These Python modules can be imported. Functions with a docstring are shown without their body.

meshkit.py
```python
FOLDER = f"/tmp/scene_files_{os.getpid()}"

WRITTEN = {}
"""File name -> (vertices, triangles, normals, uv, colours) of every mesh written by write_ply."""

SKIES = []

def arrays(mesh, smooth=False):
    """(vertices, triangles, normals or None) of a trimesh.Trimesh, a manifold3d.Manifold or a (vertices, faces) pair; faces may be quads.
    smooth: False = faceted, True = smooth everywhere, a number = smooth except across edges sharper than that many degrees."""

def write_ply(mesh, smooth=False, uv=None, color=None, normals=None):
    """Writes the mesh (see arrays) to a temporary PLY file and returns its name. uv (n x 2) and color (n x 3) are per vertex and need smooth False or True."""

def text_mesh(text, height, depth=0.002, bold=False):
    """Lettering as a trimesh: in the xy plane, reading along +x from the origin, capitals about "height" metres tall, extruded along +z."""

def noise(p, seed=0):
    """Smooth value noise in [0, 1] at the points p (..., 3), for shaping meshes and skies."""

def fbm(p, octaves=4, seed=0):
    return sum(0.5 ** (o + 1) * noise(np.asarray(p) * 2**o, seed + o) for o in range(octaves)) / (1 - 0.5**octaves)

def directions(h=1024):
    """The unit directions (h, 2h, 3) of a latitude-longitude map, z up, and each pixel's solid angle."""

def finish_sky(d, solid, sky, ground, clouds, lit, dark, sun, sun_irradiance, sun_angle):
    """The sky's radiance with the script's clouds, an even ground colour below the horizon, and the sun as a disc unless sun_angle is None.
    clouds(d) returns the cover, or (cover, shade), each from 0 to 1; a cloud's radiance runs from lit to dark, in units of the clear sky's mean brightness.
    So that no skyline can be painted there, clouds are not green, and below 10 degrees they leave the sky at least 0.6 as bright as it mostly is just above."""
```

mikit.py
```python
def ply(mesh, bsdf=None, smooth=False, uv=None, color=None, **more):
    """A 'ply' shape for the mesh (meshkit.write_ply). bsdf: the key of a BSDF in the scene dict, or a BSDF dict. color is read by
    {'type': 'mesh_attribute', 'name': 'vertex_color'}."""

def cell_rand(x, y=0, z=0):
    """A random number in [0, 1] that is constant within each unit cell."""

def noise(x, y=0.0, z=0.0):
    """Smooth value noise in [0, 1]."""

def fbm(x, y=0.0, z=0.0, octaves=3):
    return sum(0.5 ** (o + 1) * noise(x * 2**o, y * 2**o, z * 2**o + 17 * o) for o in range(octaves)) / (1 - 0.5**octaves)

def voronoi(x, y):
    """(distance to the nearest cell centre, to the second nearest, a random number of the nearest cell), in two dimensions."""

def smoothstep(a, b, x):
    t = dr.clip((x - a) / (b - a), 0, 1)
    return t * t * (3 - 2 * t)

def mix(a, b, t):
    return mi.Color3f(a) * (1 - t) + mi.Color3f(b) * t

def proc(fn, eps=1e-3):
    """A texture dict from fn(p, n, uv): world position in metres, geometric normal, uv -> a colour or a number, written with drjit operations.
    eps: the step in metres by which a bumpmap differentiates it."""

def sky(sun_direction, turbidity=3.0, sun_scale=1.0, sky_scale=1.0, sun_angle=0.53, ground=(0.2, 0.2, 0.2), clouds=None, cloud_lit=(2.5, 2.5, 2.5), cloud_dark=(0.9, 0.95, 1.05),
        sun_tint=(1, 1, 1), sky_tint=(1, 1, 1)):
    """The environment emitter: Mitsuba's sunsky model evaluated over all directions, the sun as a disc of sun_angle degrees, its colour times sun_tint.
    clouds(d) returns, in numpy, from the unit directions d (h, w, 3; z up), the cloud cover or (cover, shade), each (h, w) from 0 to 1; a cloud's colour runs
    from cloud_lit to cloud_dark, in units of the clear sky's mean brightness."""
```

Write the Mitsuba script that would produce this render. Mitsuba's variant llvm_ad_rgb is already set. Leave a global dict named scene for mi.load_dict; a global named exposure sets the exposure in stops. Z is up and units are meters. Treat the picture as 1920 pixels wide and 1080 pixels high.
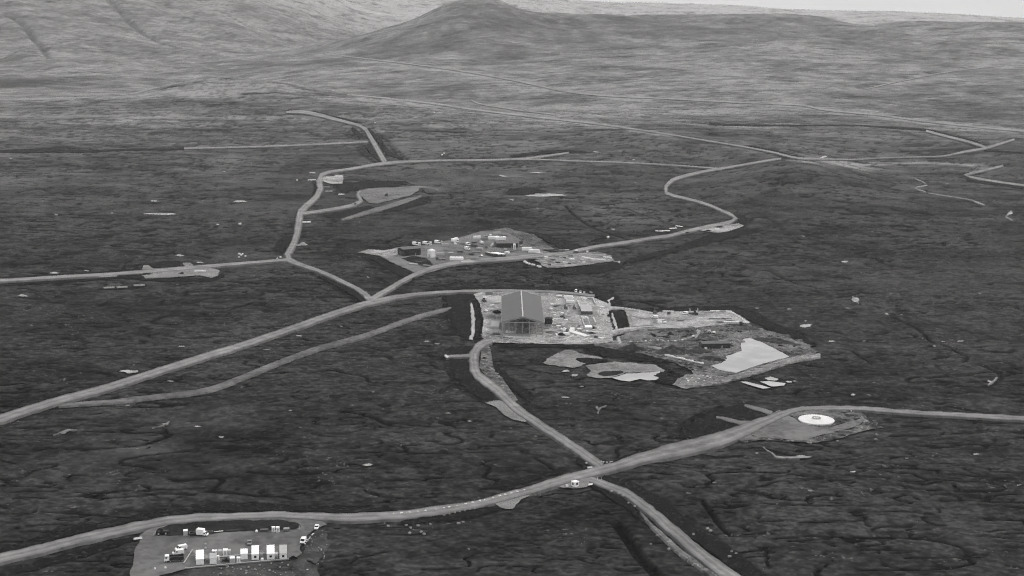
import math, random
import numpy as np, trimesh, shapely, drjit as dr, mitsuba as mi
import mikit, meshkit
from functools import lru_cache
from scipy.interpolate import RBFInterpolator
from scipy.spatial import Delaunay, cKDTree
from shapely.geometry import Polygon, LineString, Point

T = mi.ScalarTransform4f
scene, labels = {}, {}
rng = np.random.default_rng(11)
random.seed(11)

# ------------------------------------------------------------------ camera, sky, haze, exposure
CAM_H, PITCH, ROLL, FOV = 238.0, math.radians(11.03), math.radians(0.6), 40.0
fwd = [0.0, math.cos(PITCH), -math.sin(PITCH)]
scene['camera'] = {'type': 'perspective', 'fov': FOV, 'fov_axis': 'x', 'near_clip': 5.0, 'far_clip': 80000.0,
                   'to_world': T().look_at(origin=[0, 0, CAM_H], target=[0, fwd[1] * 100, CAM_H + fwd[2] * 100],
                                           up=[-math.sin(ROLL), 0, math.cos(ROLL)]),
                   'medium': {'type': 'ref', 'id': 'haze_air'}}
scene['haze_air'] = {'type': 'homogeneous', 'albedo': {'type': 'rgb', 'value': [0.95, 0.95, 0.95]}, 'sigma_t': 3.2e-5}
exposure = 2.3


def overcast(d):
    # an even cloud sheet, brightest overhead (an overcast sky is darker towards the horizon)
    n = meshkit.fbm(np.stack([d[..., 0] / (d[..., 2] + .12) * 1.3, d[..., 1] / (d[..., 2] + .12) * 1.3, d[..., 2] * 0], -1), 4, 3)
    return np.ones(d.shape[:2]), np.clip(0.32 - 0.45 * d[..., 2] + 0.5 * (n - 0.5), 0, 1)


scene['sky'] = mikit.sky([0.62, 0.42, 0.66], turbidity=3, sun_scale=0.26, sun_angle=12, sky_scale=1.0, ground=(.06, .06, .06), clouds=overcast,
                         cloud_lit=(2.3, 2.3, 2.3), cloud_dark=(1.25, 1.25, 1.25), sun_tint=(.93, 1.05, 1.40))
labels['sky'] = {'label': 'pale overcast sky above the far hills', 'kind': 'structure'}

# ------------------------------------------------------------------ survey of the place, metres
CTRL = [
 (-218.2,300.0,0.0),
 (-363.7,500.0,0.0),
 (-581.9,800.0,0.0),
 (-872.9,1200.0,0.0),
 (-1236.6,1700.0,0.0),
 (-1673.1,2300.0,0.0),
 (-147.7,300.0,0.0),
 (-246.2,500.0,0.0),
 (-393.9,800.0,0.0),
 (-590.8,1200.0,0.0),
 (-837.0,1700.0,0.0),
 (-1132.3,2300.0,0.0),
 (-112.5,300.0,0.0),
 (-187.4,500.0,0.0),
 (-299.9,800.0,0.0),
 (-449.8,1200.0,0.0),
 (-637.3,1700.0,0.0),
 (-862.2,2300.0,0.0),
 (-77.2,300.0,0.0),
 (-128.7,500.0,0.0),
 (-206.0,800.0,0.0),
 (-308.9,1200.0,0.0),
 (-437.7,1700.0,0.0),
 (-592.1,2300.0,0.0),
 (-42.0,300.0,0.0),
 (-70.0,500.0,0.0),
 (-112.1,800.0,0.0),
 (-168.1,1200.0,0.0),
 (-238.1,1700.0,0.0),
 (-322.2,2300.0,0.0),
 (0.2,300.0,0.0),
 (0.3,500.0,0.0),
 (0.5,800.0,0.0),
 (0.8,1200.0,0.0),
 (1.1,1700.0,0.0),
 (1.5,2300.0,0.0),
 (40.1,300.0,0.0),
 (66.8,500.0,0.0),
 (106.8,800.0,0.0),
 (160.2,1200.0,0.0),
 (227.0,1700.0,0.0),
 (307.1,2300.0,0.0),
 (75.2,300.0,0.0),
 (125.3,500.0,0.0),
 (200.6,800.0,0.0),
 (300.8,1200.0,0.0),
 (426.2,1700.0,0.0),
 (576.6,2300.0,0.0),
 (112.7,300.0,0.0),
 (187.8,500.0,0.0),
 (300.5,800.0,0.0),
 (450.7,1200.0,0.0),
 (638.5,1700.0,0.0),
 (863.9,2300.0,0.0),
 (157.2,300.0,0.0),
 (261.9,500.0,0.0),
 (419.1,800.0,0.0),
 (628.6,1200.0,0.0),
 (890.6,1700.0,0.0),
 (1204.9,2300.0,0.0),
 (227.3,300.0,0.0),
 (378.9,500.0,0.0),
 (606.2,800.0,0.0),
 (909.3,1200.0,0.0),
 (1288.2,1700.0,0.0),
 (1742.9,2300.0,0.0),
 (-1884.7,3000.0,7.9),
 (-2289.9,3650.0,-13.1),
 (-2653.5,4200.0,-20.0),
 (-3032.6,4800.0,-45.0),
 (-3503.7,5600.0,-59.3),
 (-3875.5,6200.0,-58.8),
 (-4185.3,6700.0,-57.9),
 (-4612.6,7400.0,1.8),
 (-4975.2,8000.0,85.9),
 (-5513.5,8900.0,264.4),
 (-6053.4,9800.0,427.5),
 (-7581.4,12000.0,330.0),
 (-10108.6,16000.0,100.0),
 (-1374.4,3000.0,13.4),
 (-1669.3,3650.0,1.7),
 (-1934.6,4200.0,-20.0),
 (-2211.0,4800.0,-45.0),
 (-2555.3,5600.0,-49.3),
 (-2826.6,6200.0,-47.8),
 (-3052.7,6700.0,-45.9),
 (-3364.6,7400.0,14.9),
 (-3629.4,8000.0,100.0),
 (-4022.6,8900.0,280.0),
 (-4417.0,9800.0,444.5),
 (-5527.4,12000.0,330.0),
 (-7369.9,16000.0,100.0),
 (-1091.0,3000.0,16.4),
 (-1324.9,3650.0,10.8),
 (-1535.4,4200.0,-20.0),
 (-1754.8,4800.0,-45.0),
 (-2028.8,5600.0,-43.7),
 (-2244.3,6200.0,-41.6),
 (-2423.8,6700.0,-39.3),
 (-2671.7,7400.0,22.2),
 (-2882.2,8000.0,107.9),
 (-3194.8,8900.0,288.7),
 (-3508.4,9800.0,454.0),
 (-4387.0,12000.0,330.0),
 (-5849.3,16000.0,100.0),
 (-990.3,3150.0,18.8),
 (-1146.0,3650.0,15.4),
 (-1754.9,5600.0,-36.7),
 (-2003.2,6400.0,-28.3),
 (-1359.6,4300.0,-25.0),
 (-873.0,3200.0,22.7),
 (-1002.6,3680.0,20.7),
 (-1179.8,4300.0,-20.0),
 (-1874.0,6900.0,-25.6),
 (-2219.2,8200.0,112.3),
 (-2508.3,9300.0,299.6),
 (-2745.7,10200.0,435.3),
 (-3566.9,13000.0,300.0),
 (-633.8,3150.0,22.5),
 (-702.9,3500.0,44.4),
 (-754.2,3760.0,63.7),
 (-849.2,4200.0,25.0),
 (-970.6,4800.0,-30.0),
 (-1442.1,7200.0,-21.0),
 (-1599.6,8000.0,47.8),
 (-1795.4,9000.0,172.8),
 (-1970.9,9900.0,310.9),
 (-2147.3,10800.0,415.7),
 (-2729.7,13500.0,300.0),
 (-764.3,3200.0,23.8),
 (-886.5,3720.0,47.4),
 (-1032.8,4300.0,10.0),
 (-1664.5,7000.0,-19.2),
 (-535.1,3200.0,26.3),
 (-627.3,3760.0,56.6),
 (-722.5,4300.0,10.0),
 (-1165.5,7000.0,4.2),
 (-438.5,3200.0,27.3),
 (-520.0,3800.0,34.7),
 (-591.8,4300.0,-10.0),
 (-778.8,5700.0,11.4),
 (-914.8,6700.0,16.3),
 (-1023.1,7500.0,50.8),
 (-1142.4,8300.0,-10.0),
 (-1361.2,10000.0,172.2),
 (-1522.0,11200.0,327.9),
 (-1629.9,12000.0,386.7),
 (-1995.7,14500.0,250.0),
 (-322.9,3250.0,25.3),
 (-367.4,3700.0,22.2),
 (-418.6,4200.0,-20.0),
 (-555.1,5600.0,17.6),
 (-643.8,6500.0,42.4),
 (-732.1,7400.0,127.1),
 (-857.1,8600.0,30.0),
 (-1136.1,11500.0,250.9),
 (-1283.3,13000.0,375.7),
 (-1544.8,15500.0,100.0),
 (-400.9,5800.0,33.1),
 (-462.9,6700.0,87.9),
 (-517.8,7500.0,199.4),
 (-602.9,8700.0,70.0),
 (-883.2,12800.0,377.6),
 (-105.7,3000.0,15.6),
 (-125.2,3550.0,6.7),
 (-147.5,4200.0,-25.0),
 (-176.8,5000.0,7.5),
 (-216.0,6100.0,47.2),
 (-237.6,6700.0,127.2),
 (-255.7,7200.0,211.4),
 (-273.9,7700.0,299.4),
 (-316.2,9000.0,120.0),
 (-462.5,13000.0,384.3),
 (-579.7,16500.0,0.0),
 (-347.2,7150.0,197.5),
 (-374.0,7700.0,278.8),
 (-175.3,7200.0,212.2),
 (-188.1,7700.0,303.1),
 (-75.1,6700.0,128.9),
 (-81.5,7200.0,213.2),
 (-87.9,7700.0,295.8),
 (-204.2,8600.0,130.0),
 (-3.4,2850.0,11.6),
 (-4.5,3400.0,3.7),
 (-7.6,4900.0,4.7),
 (-10.2,6000.0,41.4),
 (-13.0,6900.0,139.0),
 (-16.1,7800.0,257.5),
 (-9.2,9500.0,130.0),
 (-31.2,14500.0,390.4),
 (-17.5,18000.0,-60.0),
 (111.3,3050.0,10.7),
 (162.5,4500.0,0.4),
 (204.0,5700.0,42.9),
 (244.9,6900.0,116.4),
 (288.5,8200.0,231.7),
 (369.8,10000.0,60.0),
 (508.2,14500.0,343.3),
 (665.6,18000.0,-80.0),
 (271.5,2500.0,21.6),
 (340.7,3150.0,9.2),
 (430.9,4000.0,3.0),
 (546.6,5100.0,29.5),
 (661.2,6200.0,87.7),
 (764.9,7200.0,156.1),
 (911.0,8600.0,225.2),
 (1145.2,10500.0,50.0),
 (1532.1,14500.0,338.2),
 (1963.2,18000.0,-80.0),
 (494.5,3000.0,16.3),
 (624.3,3800.0,7.0),
 (817.1,5000.0,36.5),
 (1071.8,6600.0,130.5),
 (1231.3,7600.0,183.9),
 (1406.8,8700.0,239.7),
 (1742.6,10500.0,50.0),
 (2341.5,14500.0,314.9),
 (2987.3,18000.0,-100.0),
 (438.3,2150.0,24.8),
 (747.4,3700.0,7.7),
 (1004.5,5000.0,38.5),
 (1318.1,6600.0,133.1),
 (1750.7,8800.0,233.5),
 (2140.8,10500.0,40.0),
 (2881.8,14500.0,288.8),
 (3669.9,18000.0,-100.0),
 (672.4,2750.0,16.4),
 (876.7,3600.0,8.7),
 (1329.4,5500.0,61.7),
 (1755.9,7300.0,151.9),
 (2065.2,8600.0,196.4),
 (2578.7,10500.0,50.0),
 (3475.6,14500.0,279.2),
 (4420.6,18000.0,-100.0),
 (944.4,3400.0,3.6),
 (1406.9,5100.0,38.6),
 (1838.7,6700.0,124.4),
 (2353.1,8600.0,202.6),
 (2937.0,10500.0,50.0),
 (3961.3,14500.0,273.7),
 (5034.8,18000.0,-150.0),
 (888.1,2450.0,15.9),
 (1102.4,3050.0,1.8),
 (1791.4,5000.0,46.8),
 (2318.3,6500.0,121.5),
 (3022.4,8500.0,201.0),
 (3812.5,10500.0,50.0),
 (5151.6,14500.0,227.9),
 (6535.7,18000.0,-200.0),
 (1424.6,3050.0,5.2),
 (2315.8,5000.0,52.4),
 (2997.3,6500.0,128.6),
 (3904.8,8500.0,241.3),
 (4926.4,10500.0,110.0),
 (6803.1,14500.0,150.0),
 (8445.2,18000.0,-200.0),
 (2114.8,3050.0,12.5),
 (3438.6,5000.0,64.2),
 (4451.2,6500.0,143.9),
 (5799.8,8500.0,261.2),
 (7311.7,10500.0,110.0),
 (10097.1,14500.0,150.0),
 (12534.3,18000.0,-200.0),
 (-12951.6,20500.0,-300.0),
 (-7494.4,20500.0,-300.0),
 (-4378.7,20500.0,-300.0),
 (-1264.9,20500.0,-300.0),
 (1847.0,20500.0,-300.0),
 (4956.9,20500.0,-300.0),
 (8064.9,20500.0,-300.0),
 (12723.3,20500.0,-300.0)]
ROADS = [
 ('road','wide pale gravel road crossing the foreground past the cabin compound','gravel_road',[(-272.6,536.6),(-270.7,538.7),(-268.7,540.8),(-266.8,543.0),(-264.8,545.2),(-262.8,547.4),(-260.9,549.6),(-258.8,551.9),(-256.8,554.1),(-254.8,556.4),(-252.8,558.8),(-250.7,561.1),(-248.6,563.5),(-246.5,565.8),(-244.4,568.2),(-242.3,570.7),(-240.2,573.1),(-238.0,575.6),(-235.9,578.1),(-233.7,580.6),(-231.5,583.1),(-229.3,585.8),(-227.0,588.3),(-224.5,590.5),(-221.9,592.5),(-219.2,594.3),(-216.6,596.2),(-214.1,598.2),(-211.5,600.4),(-209.0,602.7),(-206.5,605.1),(-204.0,607.6),(-201.4,610.0),(-198.8,612.3),(-196.1,614.5),(-193.3,616.7),(-190.6,618.9),(-187.8,621.0),(-184.9,623.1),(-182.0,625.2),(-179.1,627.1),(-176.2,629.1),(-173.2,631.0),(-170.2,633.0),(-167.1,634.9),(-164.0,636.6),(-160.7,638.0),(-157.3,639.0),(-153.9,639.8),(-150.5,640.5),(-147.0,641.1),(-143.5,641.6),(-140.0,642.1),(-136.5,642.5),(-132.9,643.0),(-129.4,643.5),(-125.9,644.0),(-122.4,644.4),(-118.8,644.8),(-115.2,645.1),(-111.6,645.2),(-107.9,645.3),(-104.3,645.1),(-100.6,644.8),(-96.9,644.5),(-93.3,644.2),(-89.7,644.0),(-86.1,643.8),(-82.5,643.9),(-78.9,644.1),(-75.4,644.5),(-71.9,645.0),(-68.3,645.6),(-64.8,646.3),(-61.3,647.1),(-57.7,647.9),(-54.2,648.7),(-50.7,649.7),(-47.2,650.9),(-43.7,652.3),(-40.2,653.8),(-36.6,655.5),(-33.1,657.1),(-29.5,658.8),(-26.0,660.6),(-22.4,662.6),(-18.9,664.7),(-15.3,666.9),(-11.8,669.4),(-8.2,672.2),(-4.7,675.2),(-1.1,678.5),(2.6,681.8),(6.3,685.1),(9.9,688.6),(13.6,692.2),(17.4,695.9),(21.2,699.6),(25.1,703.1),(29.0,706.7),(32.9,710.2),(36.9,713.7),(41.0,717.1),(45.1,720.2),(49.2,723.2),(53.2,726.3),(57.3,729.9),(61.4,734.2),(65.6,739.1),(69.9,744.0),(74.4,748.6),(78.9,752.9),(83.4,757.2),(87.9,761.2),(92.3,764.9),(96.9,768.3),(101.4,771.6),(106.0,775.0),(110.6,778.6),(115.1,782.4),(119.8,786.7),(124.5,791.1),(129.3,795.8),(134.2,800.8),(139.1,805.8),(144.1,811.0),(149.3,816.3),(154.6,821.7),(159.9,827.1),(165.3,832.6),(170.8,837.2),(176.2,841.2),(181.5,844.0),(186.4,844.9),(191.2,845.6),(196.0,846.0),(200.8,846.4),(205.6,846.7),(210.3,846.7),(214.9,846.3),(219.4,845.7),(223.9,844.8),(228.3,843.8),(232.6,842.7),(237.0,841.5),(241.3,840.4),(245.7,839.4),(250.0,838.5),(254.4,837.8),(258.9,837.2),(263.3,836.6),(267.8,836.1),(272.2,835.5),(276.7,835.0),(281.1,834.4),(285.5,833.8),(289.9,833.1),(294.3,832.5),(298.7,831.8),(303.0,831.2),(307.4,830.5),(311.7,829.9),(316.1,829.2),(320.4,828.4),(324.7,827.7),(329.0,826.9),(333.2,826.1),(337.5,825.3),(341.7,824.5),(345.9,823.7),(350.1,822.9),(354.3,822.0),(358.5,821.1),(362.7,820.3),(366.8,819.4),(371.0,818.5),(375.1,817.6),(379.2,816.7),(383.3,815.8),(387.4,814.9),(391.5,814.0),(395.6,813.0),(399.6,812.1),(403.7,811.2),(407.7,810.3),(411.8,809.3)],[(-266.7,526.8),(-264.9,528.9),(-263.0,531.1),(-261.1,533.3),(-259.2,535.5),(-257.3,537.7),(-255.3,539.9),(-253.4,542.2),(-251.4,544.5),(-249.5,546.7),(-247.5,549.0),(-245.4,551.4),(-243.4,553.7),(-241.4,556.0),(-239.3,558.4),(-237.2,560.8),(-235.1,563.2),(-233.0,565.6),(-230.8,568.0),(-228.7,570.4),(-226.5,572.9),(-224.3,575.5),(-222.1,577.8),(-219.8,579.9),(-217.2,581.7),(-214.6,583.5),(-212.0,585.3),(-209.4,587.3),(-206.9,589.5),(-204.4,591.8),(-201.9,594.1),(-199.4,596.4),(-196.9,598.7),(-194.3,601.0),(-191.7,603.1),(-189.0,605.3),(-186.3,607.4),(-183.6,609.6),(-180.8,611.7),(-178.0,613.8),(-175.2,615.8),(-172.3,617.7),(-169.5,619.8),(-166.6,621.8),(-163.6,623.7),(-160.6,625.4),(-157.6,626.8),(-154.4,627.9),(-151.2,629.0),(-147.9,630.1),(-144.6,631.0),(-141.2,631.9),(-137.9,632.7),(-134.4,633.3),(-131.0,633.9),(-127.6,634.5),(-124.1,635.1),(-120.7,635.6),(-117.2,636.1),(-113.7,636.4),(-110.2,636.6),(-106.6,636.5),(-103.0,636.2),(-99.4,635.7),(-95.8,635.0),(-92.1,634.4),(-88.5,633.8),(-84.8,633.4),(-81.2,633.2),(-77.6,633.2),(-74.1,633.5),(-70.5,633.8),(-67.0,634.3),(-63.5,634.9),(-60.0,635.6),(-56.5,636.3),(-52.9,637.1),(-49.4,638.2),(-45.9,639.5),(-42.4,641.0),(-39.0,642.7),(-35.5,644.4),(-32.0,646.0),(-28.5,647.7),(-24.9,649.5),(-21.4,651.4),(-17.8,653.4),(-14.2,655.6),(-10.7,658.1),(-7.1,660.7),(-3.5,663.6),(0.1,666.6),(3.7,669.6),(7.4,672.7),(11.1,675.9),(14.8,679.2),(18.5,682.6),(22.2,686.0),(26.0,689.4),(29.8,692.8),(33.6,696.2),(37.5,699.5),(41.4,702.7),(45.4,705.6),(49.4,708.5),(53.5,711.6),(57.6,715.1),(61.8,718.9),(66.0,722.8),(70.1,726.3),(74.2,729.4),(78.4,731.8),(82.5,733.8),(86.8,735.8),(91.2,738.4),(95.6,741.5),(100.0,744.6),(104.5,747.9),(109.0,751.3),(113.7,755.2),(118.5,759.6),(123.3,764.6),(128.2,770.1),(133.1,776.0),(138.1,782.2),(143.2,789.2),(148.4,796.7),(153.6,804.1),(158.9,811.5),(164.2,818.8),(169.5,825.0),(174.8,830.6),(179.9,834.5),(184.6,835.4),(189.3,836.0),(194.0,836.5),(198.7,836.9),(203.4,837.1),(208.0,837.1),(212.5,836.8),(216.9,836.2),(221.3,835.3),(225.7,834.3),(230.0,833.3),(234.3,832.1),(238.6,831.0),(242.9,830.0),(247.3,829.2),(251.6,828.5),(256.0,827.7),(260.3,827.0),(264.7,826.2),(269.0,825.5),(273.4,824.8),(277.7,824.1),(282.0,823.4),(286.4,822.8),(290.7,822.1),(295.0,821.5),(299.3,820.9),(303.7,820.2),(308.0,819.6),(312.2,818.9),(316.5,818.2),(320.7,817.5),(325.0,816.7),(329.2,815.9),(333.4,815.2),(337.6,814.4),(341.8,813.6),(345.9,812.7),(350.1,811.9),(354.2,811.1),(358.3,810.2),(362.5,809.4),(366.6,808.5),(370.6,807.6),(374.7,806.8),(378.8,805.9),(382.8,805.0),(386.9,804.1),(390.9,803.2),(394.9,802.3),(398.9,801.4),(402.9,800.5),(406.9,799.6)]),
 ('road','gravel road running from the junction out of the picture at lower right','gravel_road',[(42.4,704.7),(46.1,701.4),(49.6,696.9),(53.0,693.2),(56.6,689.9),(60.0,684.8),(63.1,678.6),(65.6,671.4),(68.0,665.0),(70.7,659.0),(73.0,651.9),(75.0,644.8),(77.1,638.3),(79.2,631.9),(81.3,625.4),(83.2,619.0),(85.1,612.9),(87.1,607.3),(89.1,601.7),(91.1,596.3),(93.1,591.0),(95.0,585.9),(97.1,581.0),(99.1,576.2),(101.0,571.5),(103.0,566.9),(104.9,562.5),(106.9,558.1),(108.8,553.9),(110.8,549.8),(112.7,545.8),(114.7,541.9)],[(40.8,694.9),(44.3,691.0),(47.5,686.2),(51.0,682.0),(54.3,678.4),(57.2,673.7),(59.7,668.0),(61.9,661.0),(64.4,654.2),(66.8,648.1),(68.8,641.5),(70.8,634.5),(72.8,627.7),(74.8,621.3),(76.8,615.0),(78.6,608.6),(80.5,602.2),(82.5,596.3),(84.4,590.7),(86.3,585.2),(88.2,579.7),(90.2,574.5),(92.1,569.4),(94.0,564.5),(95.9,559.7),(97.8,555.0),(99.7,550.5),(101.6,546.1),(103.5,541.8),(105.4,537.6),(107.2,533.5),(109.1,529.6)]),
 ('verge','grey stony verge along the lower right road','rubble_dark',[(63.8,651.9),(65.7,644.5),(67.6,637.4),(69.5,630.6),(71.5,624.1),(73.4,617.8),(75.4,611.6),(77.3,605.7),(79.3,600.1),(81.3,594.7),(83.3,589.6),(85.4,584.6),(87.4,579.8),(89.5,575.1),(91.5,570.4),(93.4,565.8)],[(63.1,650.3),(64.7,642.2),(66.3,634.5),(68.0,627.2),(69.8,620.3),(71.7,613.7),(73.5,607.3),(75.4,601.2),(77.4,595.6),(79.6,590.5),(81.7,585.5),(83.8,580.6),(85.8,575.9),(87.9,571.2),(89.9,566.6),(91.8,562.0)]),
 ('road','gravel road winding from the junction up to the steel hall','gravel_road',[(47.5,715.9),(44.4,722.6),(41.4,730.0),(38.4,737.6),(35.3,745.5),(32.1,753.4),(28.9,761.1),(25.4,768.9),(22.0,776.9),(18.4,785.0),(14.8,793.4),(11.1,801.9),(7.4,810.8),(3.4,819.9),(-0.4,830.8),(-3.9,843.5),(-7.4,856.3),(-10.9,868.3),(-14.9,878.9),(-19.4,889.7),(-24.1,904.0),(-27.9,925.8),(-29.4,951.3),(-29.6,977.9),(-26.9,1003.6),(-21.4,1019.3),(-15.2,1023.2)],[(50.5,726.3),(47.7,734.5),(44.7,742.3),(41.7,750.2),(38.5,758.0),(35.2,765.9),(31.8,774.0),(28.3,782.0),(24.8,790.3),(21.3,798.7),(17.6,807.3),(13.9,816.1),(10.2,825.3),(6.5,835.0),(3.1,845.3),(-0.2,857.7),(-3.7,871.1),(-7.6,884.8),(-12.0,896.9),(-16.3,908.3),(-19.9,919.9),(-22.2,933.8),(-23.1,952.0),(-23.5,970.7),(-21.9,985.9),(-18.6,997.3),(-13.9,1006.9)]),
 ('spur','short pale spur off the left side of the hall road','gravel_road',[(-28.0,963.5),(-34.0,963.6),(-40.0,962.2),(-45.9,960.4)],[(-28.4,974.7),(-34.4,971.8),(-40.4,970.1),(-46.4,968.3)]),
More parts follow.
